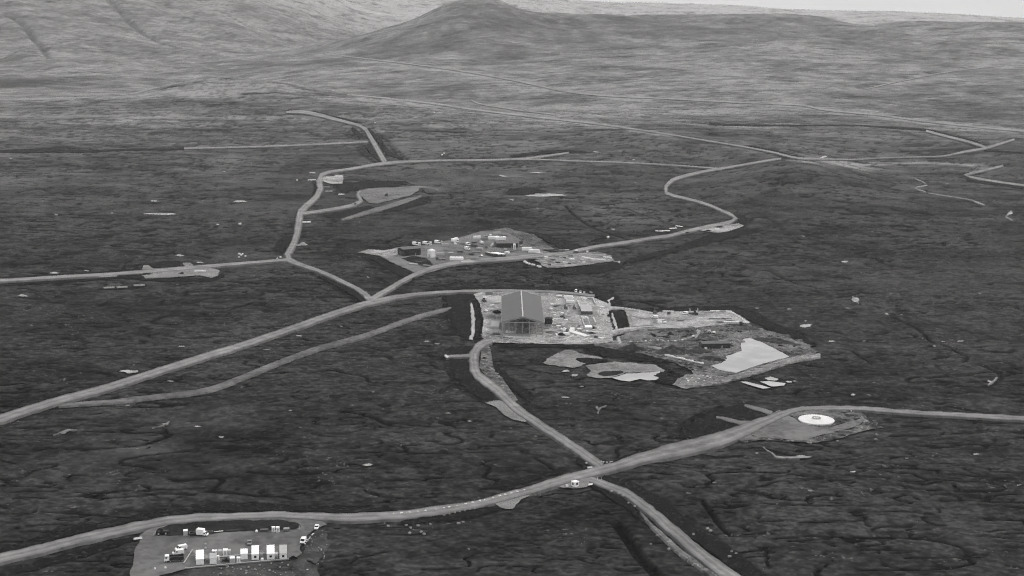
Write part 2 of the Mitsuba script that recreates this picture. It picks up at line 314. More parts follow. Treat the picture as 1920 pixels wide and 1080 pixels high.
 ('road','long straight gravel road climbing from the left edge to the middle junction','gravel_road',[(-351.3,703.2),(-349.5,707.3),(-347.7,711.5),(-345.9,715.7),(-344.0,720.0),(-342.1,724.2),(-340.2,728.5),(-338.2,732.9),(-336.2,737.2),(-334.2,741.7),(-332.2,746.1),(-330.1,750.6),(-328.0,755.2),(-325.9,759.8),(-323.7,764.4),(-321.6,769.1),(-319.4,773.9),(-317.1,778.7),(-314.9,783.5),(-312.6,788.4),(-310.3,793.4),(-307.9,798.3),(-305.5,803.3),(-303.1,808.4),(-300.7,813.7),(-298.2,819.0),(-295.7,824.2),(-293.0,829.4),(-290.3,834.5),(-287.5,839.5),(-284.6,844.4),(-281.6,849.4),(-278.6,854.3),(-275.4,859.0),(-272.2,863.6),(-268.9,868.1),(-265.8,873.1),(-262.7,878.4),(-259.7,884.0),(-256.6,889.9),(-253.6,895.9),(-250.5,902.1),(-247.4,908.5),(-244.3,914.8),(-241.1,921.2),(-237.9,927.8),(-234.6,934.4),(-231.3,941.0),(-227.9,947.8),(-224.4,954.6),(-220.9,961.4),(-217.3,968.2),(-213.6,974.8),(-209.8,981.5),(-206.0,988.3),(-202.2,995.2),(-198.3,1002.4),(-194.5,1009.9),(-190.7,1017.6),(-186.8,1025.5),(-182.8,1033.6),(-178.8,1041.8),(-174.8,1050.2),(-170.6,1058.6),(-166.5,1067.2),(-162.2,1076.0),(-157.9,1084.9),(-153.6,1094.0),(-149.1,1103.1),(-144.5,1112.3),(-139.8,1121.4),(-135.0,1130.5),(-130.2,1139.7),(-125.0,1148.5),(-119.7,1156.2),(-114.0,1162.4),(-108.3,1168.3),(-102.5,1174.2),(-96.5,1179.4),(-90.4,1183.5),(-84.2,1187.2),(-77.9,1190.4),(-71.6,1193.1),(-65.2,1195.6),(-58.8,1197.8),(-52.3,1199.7),(-45.8,1201.2),(-39.3,1202.5),(-32.8,1203.7),(-26.2,1204.7),(-19.7,1205.5),(-13.1,1206.1),(-6.5,1206.3),(0.1,1206.4),(6.7,1206.3),(13.3,1206.0),(19.8,1205.7),(26.4,1205.0),(33.0,1203.9),(39.5,1202.4),(46.0,1200.6),(52.4,1198.4),(58.8,1195.5),(65.2,1191.9),(71.4,1188.0)],[(-342.9,689.0),(-341.2,693.1),(-339.5,697.3),(-337.7,701.5),(-335.9,705.7),(-334.1,709.9),(-332.2,714.2),(-330.3,718.5),(-328.4,722.8),(-326.4,727.1),(-324.4,731.5),(-322.4,735.9),(-320.4,740.4),(-318.3,744.8),(-316.2,749.4),(-314.0,753.9),(-311.8,758.5),(-309.6,763.2),(-307.4,767.9),(-305.1,772.6),(-302.8,777.3),(-300.4,782.0),(-298.0,786.8),(-295.6,791.8),(-293.2,797.0),(-290.9,802.4),(-288.5,807.7),(-286.0,812.9),(-283.4,817.9),(-280.8,823.0),(-278.0,828.0),(-275.1,832.8),(-272.2,837.6),(-269.1,842.1),(-265.9,846.4),(-262.6,850.9),(-259.4,855.7),(-256.4,861.0),(-253.4,866.6),(-250.4,872.6),(-247.5,878.7),(-244.5,885.0),(-241.5,891.2),(-238.4,897.4),(-235.3,903.6),(-232.0,909.9),(-228.8,916.2),(-225.5,922.7),(-222.1,929.2),(-218.7,935.8),(-215.3,942.3),(-211.7,949.0),(-208.2,955.7),(-204.5,962.5),(-200.8,969.4),(-197.1,976.4),(-193.3,983.6),(-189.5,990.9),(-185.7,998.5),(-181.8,1006.2),(-177.9,1014.1),(-174.0,1022.1),(-170.0,1030.2),(-165.9,1038.4),(-161.8,1046.8),(-157.6,1055.6),(-153.4,1064.5),(-149.2,1073.7),(-144.9,1082.8),(-140.4,1091.9),(-135.8,1100.8),(-131.1,1109.5),(-126.3,1118.3),(-121.4,1126.5),(-116.3,1133.8),(-111.0,1140.7),(-105.5,1147.7),(-100.1,1155.1),(-94.5,1161.7),(-88.7,1167.2),(-82.8,1172.1),(-76.7,1176.3),(-70.6,1179.8),(-64.3,1182.9),(-58.0,1185.7),(-51.7,1188.0),(-45.3,1189.7),(-38.8,1190.9),(-32.4,1192.1),(-25.9,1193.1),(-19.4,1193.9),(-12.9,1194.5),(-6.4,1194.7),(0.1,1194.7),(6.6,1194.6),(13.1,1194.4),(19.6,1194.0),(26.1,1193.3),(32.6,1192.2),(39.0,1190.7),(45.4,1189.0),(51.8,1186.8),(58.1,1183.9),(64.3,1180.4),(70.5,1176.5)]),
 ('track','narrow grey track below the straight road','gravel_grey',[(-276.2,829.1),(-272.6,832.2),(-268.7,834.4),(-264.7,836.3),(-260.5,838.1),(-256.4,839.7),(-252.2,841.4),(-248.0,843.1),(-243.9,844.9),(-239.8,847.0),(-235.8,849.3),(-231.8,851.8),(-227.7,854.3),(-223.6,856.6),(-219.3,858.5),(-215.0,860.3),(-210.7,862.3),(-206.5,864.6),(-202.5,867.6),(-198.6,871.3),(-194.9,875.4),(-191.4,880.4),(-188.1,886.7),(-185.1,894.0),(-182.0,901.8),(-178.8,909.6),(-175.5,917.2),(-172.2,925.1),(-168.9,933.1),(-165.5,941.2),(-162.0,949.3),(-158.4,957.3),(-154.7,965.4),(-150.9,973.4),(-146.9,981.3),(-142.9,989.0),(-138.6,996.2),(-134.2,1002.9),(-129.6,1009.2),(-125.0,1015.4),(-120.3,1021.7),(-115.6,1028.3),(-111.0,1035.4),(-106.4,1043.3),(-101.9,1052.0),(-97.3,1061.2),(-92.6,1070.5),(-87.8,1079.6),(-82.8,1088.3),(-77.7,1096.8),(-72.5,1105.2),(-67.1,1112.9),(-61.5,1119.8),(-55.8,1125.8),(-49.9,1131.0)],[(-274.9,825.5),(-270.7,826.6),(-266.6,828.0),(-262.4,829.4),(-258.2,830.7),(-254.0,832.0),(-249.8,833.4),(-245.5,834.9),(-241.4,836.5),(-237.2,838.3),(-233.2,840.5),(-229.1,842.8),(-225.1,845.1),(-221.0,847.2),(-216.7,849.0),(-212.4,850.6),(-208.1,852.3),(-203.8,854.4),(-199.7,857.0),(-195.6,860.1),(-191.7,864.0),(-188.1,869.0),(-184.7,875.3),(-181.6,882.6),(-178.5,890.3),(-175.4,897.8),(-172.2,905.3),(-168.9,913.3),(-165.7,921.5),(-162.4,929.8),(-159.0,937.9),(-155.5,945.8),(-151.8,953.7),(-148.0,961.5),(-144.2,969.2),(-140.2,976.6),(-136.0,983.6),(-131.7,990.1),(-127.2,996.3),(-122.6,1002.4),(-118.0,1008.6),(-113.3,1015.1),(-108.7,1022.2),(-104.1,1030.2),(-99.6,1039.1),(-95.1,1048.5),(-90.5,1058.0),(-85.8,1067.3),(-81.0,1076.1),(-76.0,1084.8),(-70.9,1093.3),(-65.7,1101.5),(-60.4,1109.4),(-54.9,1117.3),(-49.4,1125.1)]),
 ('road','gravel road from the middle junction past the works compound to the far bend','gravel_road',[(-122.2,1159.5),(-118.3,1175.4),(-114.3,1191.6),(-110.1,1207.7),(-105.9,1224.7),(-101.5,1242.2),(-96.8,1259.7),(-91.9,1277.0),(-86.6,1292.7),(-80.8,1306.8),(-74.6,1319.4),(-68.2,1329.8),(-61.5,1338.9),(-54.6,1346.3),(-47.5,1351.6),(-40.3,1355.8),(-33.0,1359.5),(-25.8,1363.1),(-18.5,1366.8),(-11.2,1370.5),(-3.9,1374.7),(3.5,1380.0),(10.9,1385.8),(18.4,1391.1),(26.0,1395.4),(33.7,1398.9),(41.3,1401.3),(48.9,1404.5),(56.4,1412.1),(64.3,1424.0),(72.3,1435.4),(80.5,1447.1),(88.9,1457.5),(97.2,1465.8),(105.6,1473.2),(114.0,1481.2),(122.6,1489.9),(131.2,1499.1),(140.1,1509.3),(149.1,1519.7),(158.1,1527.8),(166.9,1534.7),(175.9,1543.8),(185.5,1558.5),(195.4,1573.0),(205.4,1587.0),(215.4,1599.9),(225.4,1611.6),(235.4,1622.4),(245.3,1631.8),(255.2,1642.6),(263.5,1659.9),(260.9,1680.9),(256.3,1705.2),(252.1,1734.5),(247.2,1761.1),(241.6,1785.3),(235.2,1807.6),(228.4,1828.6),(221.3,1849.9),(213.6,1869.9),(207.0,1913.3),(217.7,2015.4),(234.9,2093.1),(250.5,2136.4),(265.1,2162.8),(279.4,2187.1),(293.4,2207.0),(306.8,2220.1),(319.1,2225.1),(330.7,2224.3),(341.9,2221.4),(352.9,2217.5),(363.7,2213.3),(374.6,2209.7),(385.7,2207.4),(396.8,2205.0),(407.8,2201.9),(419.1,2200.2)],[(-118.0,1141.1),(-114.2,1156.5),(-110.3,1172.5),(-106.4,1189.5),(-102.3,1207.1),(-98.2,1224.8),(-93.7,1241.7),(-88.9,1258.1),(-83.8,1272.8),(-78.2,1286.1),(-72.3,1297.9),(-66.1,1307.7),(-59.7,1316.3),(-53.0,1323.2),(-46.2,1328.2),(-39.2,1332.3),(-32.1,1335.8),(-25.0,1339.0),(-17.8,1341.4),(-10.6,1343.8),(-3.3,1347.5),(4.0,1352.7),(11.3,1358.3),(18.6,1363.5),(26.0,1369.3),(33.4,1374.2),(40.9,1378.2),(48.5,1382.4),(56.3,1390.1),(64.2,1401.8),(72.2,1413.5),(80.2,1426.5),(88.3,1437.2),(96.4,1445.1),(104.6,1452.2),(112.9,1459.9),(121.4,1468.3),(130.0,1477.2),(138.7,1487.1),(147.5,1497.2),(156.2,1504.7),(164.9,1510.3),(174.0,1519.4),(183.8,1535.4),(193.5,1549.6),(203.1,1562.2),(212.8,1573.8),(222.5,1584.3),(232.3,1594.5),(242.1,1604.0),(253.0,1616.7),(267.8,1659.2),(266.1,1703.2),(260.7,1726.3),(256.4,1755.0),(251.4,1782.9),(245.6,1808.8),(239.3,1832.7),(232.5,1855.3),(225.5,1878.4),(218.4,1902.2),(213.6,1937.7),(220.3,1994.3),(233.4,2051.5),(246.8,2088.6),(260.9,2117.0),(275.0,2143.2),(288.8,2164.5),(302.0,2179.1),(314.2,2185.5),(325.7,2185.8),(336.9,2184.1),(347.9,2181.8),(358.7,2178.5),(369.4,2174.4),(380.1,2171.1),(390.8,2167.7),(401.8,2166.4),(413.4,2168.2)]),
 ('road','gravel road crossing the left moor to the working platform','gravel_road',[(-618.7,1176.1),(-613.3,1178.0),(-607.9,1180.0),(-602.4,1181.9),(-597.0,1183.9),(-591.5,1185.9),(-586.0,1187.9),(-580.5,1189.9),(-575.0,1192.0),(-569.5,1194.0),(-564.0,1196.1),(-558.4,1198.1),(-552.8,1200.2),(-547.2,1202.3),(-541.6,1204.4),(-536.0,1206.5),(-530.3,1208.6),(-524.6,1210.7),(-518.9,1212.8),(-513.2,1214.9),(-507.5,1217.0),(-501.7,1219.1),(-495.9,1221.2),(-490.1,1223.3),(-484.3,1225.4),(-478.4,1227.5),(-472.6,1229.7),(-466.7,1231.8),(-460.8,1234.0),(-454.9,1236.2),(-449.0,1238.4),(-443.1,1240.7),(-437.2,1243.0),(-431.2,1245.4),(-425.2,1247.8),(-419.2,1250.1),(-413.2,1252.3),(-407.1,1254.5),(-400.9,1256.6),(-394.8,1258.7),(-388.6,1260.9),(-382.4,1263.1),(-376.3,1265.5),(-370.1,1268.1),(-364.1,1270.9),(-358.1,1274.0),(-352.1,1277.3),(-346.1,1280.8),(-340.1,1284.3),(-334.0,1287.8),(-327.9,1291.3),(-321.8,1294.8),(-315.6,1298.3),(-309.5,1302.0),(-303.3,1305.7),(-297.0,1309.3),(-290.8,1313.0),(-284.5,1316.7),(-278.1,1320.3),(-271.7,1323.9),(-265.2,1327.3),(-258.7,1330.7),(-252.1,1334.1),(-245.5,1337.5),(-238.9,1341.1),(-232.3,1344.8),(-225.7,1348.9),(-219.1,1353.1)],[(-611.7,1162.6),(-606.4,1164.5),(-601.0,1166.4),(-595.6,1168.3),(-590.2,1170.2),(-584.8,1172.2),(-579.4,1174.2),(-573.9,1176.2),(-568.5,1178.1),(-563.0,1180.2),(-557.5,1182.2),(-552.0,1184.2),(-546.5,1186.2),(-540.9,1188.3),(-535.3,1190.3),(-529.8,1192.4),(-524.2,1194.4),(-518.5,1196.5),(-512.9,1198.5),(-507.2,1200.6),(-501.5,1202.6),(-495.8,1204.7),(-490.1,1206.7),(-484.3,1208.8),(-478.6,1210.9),(-472.8,1213.0),(-467.0,1215.1),(-461.2,1217.2),(-455.4,1219.4),(-449.5,1221.5),(-443.7,1223.7),(-437.8,1226.0),(-432.0,1228.3),(-426.1,1230.6),(-420.2,1232.9),(-414.2,1235.2),(-408.2,1237.4),(-402.2,1239.6),(-396.1,1241.6),(-390.0,1243.7),(-383.9,1245.8),(-377.8,1248.0),(-371.7,1250.4),(-365.6,1252.9),(-359.6,1255.4),(-353.5,1258.1),(-347.4,1260.8),(-341.3,1263.7),(-335.2,1266.6),(-329.2,1269.7),(-323.1,1273.0),(-317.1,1276.4),(-311.0,1280.0),(-305.0,1283.8),(-298.9,1287.6),(-292.8,1291.6),(-286.7,1295.5),(-280.6,1299.5),(-274.4,1303.4),(-268.1,1307.3),(-261.8,1311.2),(-255.5,1315.1),(-249.1,1319.0),(-242.7,1322.9),(-236.2,1326.5),(-229.6,1329.8),(-222.9,1332.7),(-216.1,1335.4)]),
 ('road','gravel road curving from the middle junction round to the upper left fork','gravel_road',[(-119.9,1150.0),(-126.6,1170.9),(-133.5,1191.0),(-140.7,1206.5),(-148.4,1221.2),(-156.3,1236.8),(-164.3,1252.1),(-172.3,1266.1),(-180.5,1278.9),(-188.8,1291.5),(-197.3,1304.0),(-205.9,1314.5),(-216.8,1332.9),(-226.6,1378.8),(-229.3,1425.4),(-233.0,1468.7),(-238.2,1516.3),(-245.1,1569.5),(-253.8,1630.7),(-261.9,1700.0),(-262.8,1758.7),(-262.2,1807.6),(-263.1,1858.7),(-269.1,1926.2),(-283.1,2015.9),(-291.3,2112.9),(-283.8,2150.3),(-274.0,2165.6),(-263.5,2177.9),(-254.0,2195.6),(-244.6,2215.8),(-234.9,2235.2),(-225.0,2254.3),(-214.7,2273.2),(-203.7,2286.1),(-192.1,2293.8),(-180.2,2299.2),(-168.1,2303.4),(-156.0,2307.6),(-143.9,2311.6),(-131.7,2315.1),(-119.5,2318.2),(-107.2,2321.0),(-94.8,2323.1),(-82.4,2325.0),(-70.0,2326.6),(-57.6,2328.3),(-45.2,2330.2),(-32.8,2332.6),(-20.3,2335.8),(-7.8,2339.5),(4.7,2343.3),(17.2,2347.1),(29.7,2351.9),(42.3,2360.5),(55.0,2370.2),(67.8,2379.4),(80.7,2388.9),(93.7,2399.0)],[(-118.4,1167.9),(-125.5,1188.4),(-133.2,1207.0),(-141.0,1222.2),(-148.8,1236.9),(-156.8,1252.8),(-165.0,1268.8),(-173.3,1283.5),(-181.8,1296.8),(-190.3,1309.8),(-199.0,1323.3),(-207.9,1338.3),(-216.4,1356.2),(-219.3,1371.4),(-221.3,1408.3),(-225.1,1455.0),(-230.5,1506.8),(-237.2,1563.2),(-244.7,1621.9),(-250.5,1671.0),(-251.9,1718.2),(-251.7,1767.4),(-252.9,1826.6),(-259.9,1917.3),(-274.1,2011.5),(-281.0,2071.2),(-277.4,2110.7),(-268.7,2127.7),(-258.5,2141.2),(-249.1,2158.9),(-239.8,2178.8),(-230.3,2198.1),(-220.4,2215.1),(-210.1,2230.0),(-199.3,2241.5),(-188.3,2252.3),(-177.1,2262.7),(-165.7,2271.9),(-154.0,2278.7),(-142.1,2284.1),(-130.2,2288.9),(-118.1,2292.8),(-106.0,2295.8),(-93.8,2298.0),(-81.5,2299.9),(-69.2,2301.7),(-56.9,2303.4),(-44.6,2305.4),(-32.3,2308.0),(-19.9,2311.4),(-7.6,2315.3),(4.8,2319.3),(17.3,2323.1),(29.8,2328.0),(42.3,2336.5),(54.9,2346.1),(67.6,2355.6),(80.4,2366.3),(93.4,2378.0)]),
 ('track','thin straight track crossing the upper middle moor','gravel_road',[(-2.3,2336.7),(10.4,2334.6),(23.1,2331.0),(35.7,2326.4),(48.2,2321.2),(60.6,2314.9),(73.0,2307.5),(85.2,2299.9),(97.4,2293.1),(109.6,2287.5),(121.8,2282.7),(133.9,2278.6),(146.1,2275.2),(158.3,2272.3),(170.4,2269.9),(182.6,2268.1),(194.9,2267.0),(207.2,2266.7),(219.5,2267.2),(232.0,2268.5),(244.5,2270.3),(257.1,2272.3),(269.6,2274.1),(282.1,2274.8),(294.2,2273.1),(305.5,2265.1),(315.6,2249.1),(324.5,2226.7)],[(-2.3,2319.5),(10.3,2317.5),(22.9,2314.0),(35.4,2309.5),(47.8,2304.5),(60.2,2298.5),(72.4,2291.4),(84.6,2284.1),(96.7,2277.6),(108.9,2272.2),(121.0,2267.7),(133.1,2263.9),(145.2,2260.8),(157.3,2258.2),(169.4,2256.0),(181.5,2254.4),(193.7,2253.5),(205.9,2253.4),(218.2,2254.0),(230.6,2255.2),(243.0,2256.9),(255.4,2258.5),(267.9,2259.8),(280.1,2259.7),(292.0,2256.6),(302.9,2246.5),(312.5,2228.1),(320.9,2202.8)]),
 ('spur','pale spur climbing north to the round hill','gravel_road',[(-209.4,2253.0),(-224.1,2343.5),(-239.0,2433.8),(-254.7,2529.6),(-271.8,2631.9),(-289.6,2737.8),(-306.1,2797.8),(-325.3,2839.4),(-344.2,2875.4),(-363.1,2906.7),(-382.5,2939.9),(-402.1,2973.0),(-421.3,3000.8),(-440.8,3027.9),(-459.0,3045.7),(-475.7,3051.1),(-493.0,3057.8)],[(-205.6,2292.2),(-220.1,2378.6),(-235.0,2466.7),(-251.1,2564.0),(-268.6,2666.5),(-288.9,2777.8),(-309.1,2847.3),(-329.5,2889.6),(-349.1,2929.0),(-368.6,2964.1),(-388.3,2999.3),(-408.6,3035.7),(-428.5,3065.2),(-448.7,3093.2),(-468.4,3112.6),(-484.9,3109.7),(-497.9,3086.9)]),
 ('track','thin pale track running west across the upper left moor','gravel_road',[(-263.4,2548.9),(-276.5,2542.2),(-289.6,2535.9),(-302.7,2530.0),(-315.8,2524.3),(-328.9,2518.8),(-341.9,2513.6),(-354.9,2508.8),(-367.9,2504.2),(-380.9,2499.9),(-393.9,2495.8),(-406.8,2491.8),(-419.8,2487.9),(-432.7,2484.1),(-445.6,2480.4),(-458.4,2476.7),(-471.2,2473.1),(-484.0,2469.5),(-496.8,2465.9),(-509.5,2462.0),(-522.0,2458.0),(-534.5,2453.8),(-547.0,2449.5),(-559.4,2445.1),(-571.7,2440.7)],[(-266.0,2573.6),(-279.3,2566.8),(-292.5,2560.3),(-305.7,2554.1),(-318.9,2548.2),(-332.0,2542.5),(-345.2,2537.1),(-358.3,2532.1),(-371.4,2527.3),(-384.4,2522.8),(-397.5,2518.4),(-410.5,2514.1),(-423.5,2509.9),(-436.5,2505.8),(-449.4,2501.8),(-462.4,2498.0),(-475.3,2494.4),(-488.2,2490.9),(-501.1,2487.2),(-513.9,2483.5),(-526.6,2479.6),(-539.2,2475.3),(-551.7,2470.9),(-564.2,2466.2),(-576.5,2461.5)]),
 ('quarry_road','short pale road from the fork into the small quarry','gravel_road',[(-254.7,1683.0),(-246.8,1691.6),(-238.9,1701.2),(-231.1,1712.0),(-223.4,1724.0),(-215.8,1737.7),(-208.5,1754.2),(-201.7,1775.4),(-198.1,1801.4),(-208.4,1856.8),(-209.3,1912.0)],[(-250.2,1655.4),(-242.3,1663.7),(-234.5,1673.1),(-226.8,1683.4),(-219.1,1695.1),(-211.4,1707.6),(-203.6,1720.9),(-195.7,1739.3),(-191.8,1790.4),(-204.2,1860.0),(-206.4,1902.2)]),
 ('track','grey bank track along the lower rim of the small quarry','gravel_grey',[(-200.3,1627.3),(-194.3,1647.8),(-188.1,1669.0),(-181.8,1690.9),(-175.2,1712.2),(-168.3,1733.4),(-161.2,1754.6),(-154.0,1776.4),(-146.7,1799.4),(-139.1,1822.9),(-131.0,1843.9),(-122.1,1860.1)],[(-199.0,1618.9),(-192.0,1633.0),(-185.0,1648.5),(-178.1,1665.0),(-171.0,1681.7),(-163.7,1698.1),(-156.3,1715.9),(-149.0,1736.5),(-141.9,1759.8),(-134.7,1784.8),(-127.7,1813.5),(-121.0,1848.7)]),
 ('track','thin track along the upper rim of the small quarry','gravel_grey',[(-192.2,1924.4),(-181.8,1933.1),(-171.3,1942.3),(-160.9,1952.7),(-150.2,1962.1),(-139.3,1970.5),(-127.9,1973.6),(-115.6,1961.3),(-103.0,1936.4)],[(-190.9,1912.1),(-180.4,1919.6),(-169.9,1927.2),(-159.3,1935.5),(-148.6,1942.8),(-137.7,1949.5),(-126.6,1951.9),(-114.9,1940.7),(-102.6,1917.9)]),
 ('track','thin pale track in the upper right leading to the pale pool','gravel_road',[(292.3,2584.3),(304.5,2572.1),(317.0,2563.0),(329.5,2555.0),(341.9,2546.6),(354.0,2536.8),(365.9,2525.8),(377.3,2513.1),(388.3,2498.0),(398.6,2480.1),(408.3,2459.2),(417.2,2435.3),(425.3,2408.0),(432.3,2376.7),(438.0,2339.3),(440.1,2286.0),(440.0,2225.2),(444.1,2188.3),(456.5,2192.7),(473.3,2216.7),(493.0,2252.1),(513.1,2288.4),(532.3,2318.6),(550.5,2343.1),(567.6,2362.6),(584.2,2379.0),(600.3,2392.5),(615.8,2403.3),(630.6,2411.4),(644.8,2416.4),(658.3,2418.7),(671.4,2419.3),(684.2,2418.7),(696.8,2417.5),(709.3,2416.2),(721.8,2415.2),(734.4,2415.0),(749.7,2424.2),(767.7,2442.3),(785.7,2459.5),(802.2,2470.5),(818.3,2480.5),(835.3,2493.5),(855.4,2516.0),(879.3,2549.2),(906.7,2590.9),(941.3,2652.1)],[(290.1,2567.0),(302.1,2553.8),(314.4,2544.1),(326.7,2535.5),(338.9,2527.0),(351.0,2517.5),(362.8,2506.7),(374.1,2494.0),(384.9,2478.6),(395.1,2460.1),(404.4,2438.0),(412.8,2411.7),(420.1,2380.7),(425.9,2343.9),(429.9,2299.2),(429.8,2236.3),(429.3,2173.8),(434.8,2143.5),(446.8,2146.1),(462.6,2165.8),(482.0,2201.8),(504.1,2247.9),(526.0,2290.8),(546.0,2323.8),(564.1,2347.4),(581.1,2365.7),(597.4,2380.2),(612.9,2391.4),(627.7,2399.5),(641.8,2404.5),(655.2,2406.7),(668.2,2407.1),(680.9,2406.3),(693.3,2404.8),(705.6,2403.1),(717.9,2401.7),(730.5,2401.1),(745.0,2407.2),(761.5,2419.8),(778.0,2432.3),(793.4,2440.9),(808.9,2448.9),(825.5,2460.5),(845.2,2481.7),(868.2,2512.7),(894.1,2551.3),(926.6,2607.4)]),
 ('track','pale track descending to the far right junction','gravel_road',[(856.4,2931.2),(851.9,2862.1),(848.7,2799.8),(847.6,2746.2),(847.6,2697.9),(846.8,2648.5),(844.4,2596.1),(842.1,2546.1),(840.1,2499.0)],[(830.6,2846.3),(828.8,2787.5),(828.5,2735.7),(828.9,2688.2),(829.9,2643.9),(830.4,2599.8),(829.9,2554.6),(828.6,2508.8),(827.4,2464.8)]),
 ('track','hooked pale track at the right edge of the upper moor','gravel_road',[(794.2,2276.2),(775.0,2255.4),(756.2,2235.2),(737.8,2215.4),(720.1,2197.5),(702.9,2177.9),(710.0,2176.4),(716.7,2160.6),(724.1,2147.3),(732.0,2135.7),(740.3,2125.3),(748.6,2115.5),(757.0,2106.2),(765.5,2097.3),(773.9,2088.6),(782.4,2080.2)],[(799.8,2295.5),(781.0,2276.2),(762.8,2257.8),(745.0,2240.3),(727.8,2225.0),(703.5,2191.6),(700.7,2150.0),(707.8,2135.2),(715.4,2122.4),(723.3,2111.1),(731.5,2100.8),(739.8,2091.2),(748.2,2082.1),(756.5,2073.2),(765.0,2064.7),(773.4,2056.5)]),
 ('finger_track','upper of two short grey finger tracks beside the turbine pad','gravel_grey',[(146.1,848.2),(151.4,844.2),(156.3,838.9),(160.8,832.6)],[(145.0,843.5),(149.5,836.7),(154.0,830.3),(158.4,823.7)]),
 ('finger_track','lower of two short grey finger tracks beside the turbine pad','gravel_grey',[(124.5,820.8),(129.0,818.5),(133.3,815.5),(137.3,811.7),(141.7,811.6),(146.6,812.2)],[(123.7,816.3),(127.8,812.8),(131.7,808.5),(135.3,802.5),(139.8,800.6),(144.5,800.0)]),
 ('causeway','pale causeway along the lower side of the silt pond','stony',[(116.7,899.4),(121.9,900.8),(127.1,903.0),(132.4,905.9),(137.7,909.3),(143.2,914.3),(148.9,920.1),(154.7,925.8),(160.6,931.8),(166.5,938.1),(172.6,944.6),(178.7,951.6),(185.0,958.5),(191.3,964.6),(197.6,970.3),(203.9,975.0),(210.0,978.6),(216.0,981.6),(221.9,983.6)],[(115.6,888.6),(120.7,889.5),(125.9,891.4),(131.2,893.9),(136.6,896.8),(142.2,901.3),(147.8,906.7),(153.6,912.1),(159.4,918.0),(165.3,924.2),(171.3,930.6),(177.4,937.4),(183.5,944.0),(189.6,950.0),(195.7,955.9),(201.8,961.1),(207.7,965.1),(213.6,968.4),(219.5,971.0)]),
 ('drain','long pale stone lined drain left of the steel hall','pale_stone',[(-33.1,1148.3),(-30.7,1113.0),(-29.2,1079.2),(-28.8,1047.0),(-29.2,1017.1)],[(-34.6,1147.1),(-32.6,1111.9),(-31.0,1079.1),(-30.6,1048.0),(-31.0,1018.4)]),
 ('drain','pale stone lined drain right of the cabin yard','pale_stone',[(81.8,1114.7),(82.0,1085.8),(82.1,1058.3)],[(80.5,1113.0),(79.9,1083.1),(80.4,1055.8)]),
 ('drain','short pale stone lined drain below the dotted kerb','pale_stone',[(81.3,1033.4),(81.3,1021.9),(81.4,1010.8)],[(79.2,1031.1),(79.0,1018.9),(79.4,1007.6)]),
 ('track','hooked pale path above the right hand works platform','pale_stone',[(87.2,1176.6),(82.4,1162.4),(82.1,1137.2)],[(87.0,1180.4),(80.9,1165.1),(80.7,1135.6)]),
 ('kerb_road','pale raised road edge carrying the dotted row of kerb blocks','pale_gravel',[(74.5,1050.2),(80.6,1057.4),(86.7,1062.0),(92.8,1064.9),(98.8,1067.1),(104.8,1068.6),(110.7,1069.6),(116.6,1070.3),(122.5,1071.3),(128.5,1072.4),(134.4,1073.4),(140.4,1074.4)],[(74.6,1035.0),(80.4,1042.9),(86.2,1048.2),(92.1,1052.1),(98.0,1055.3),(103.9,1057.7),(109.8,1059.5),(115.7,1061.0),(121.6,1062.1),(127.5,1063.2),(133.4,1064.2),(139.3,1065.1)]),
 ('kerb_road','pale raised road edge along the top of the works platform','pale_gravel',[(77.5,1140.5),(84.1,1139.1),(90.6,1136.7),(97.0,1133.2),(103.2,1128.4),(109.2,1123.5),(115.2,1118.0),(121.0,1112.2)],[(76.9,1132.0),(83.4,1130.7),(89.8,1128.3),(96.1,1125.0),(102.2,1120.3),(108.2,1115.6),(114.3,1111.0),(120.2,1106.3)]),
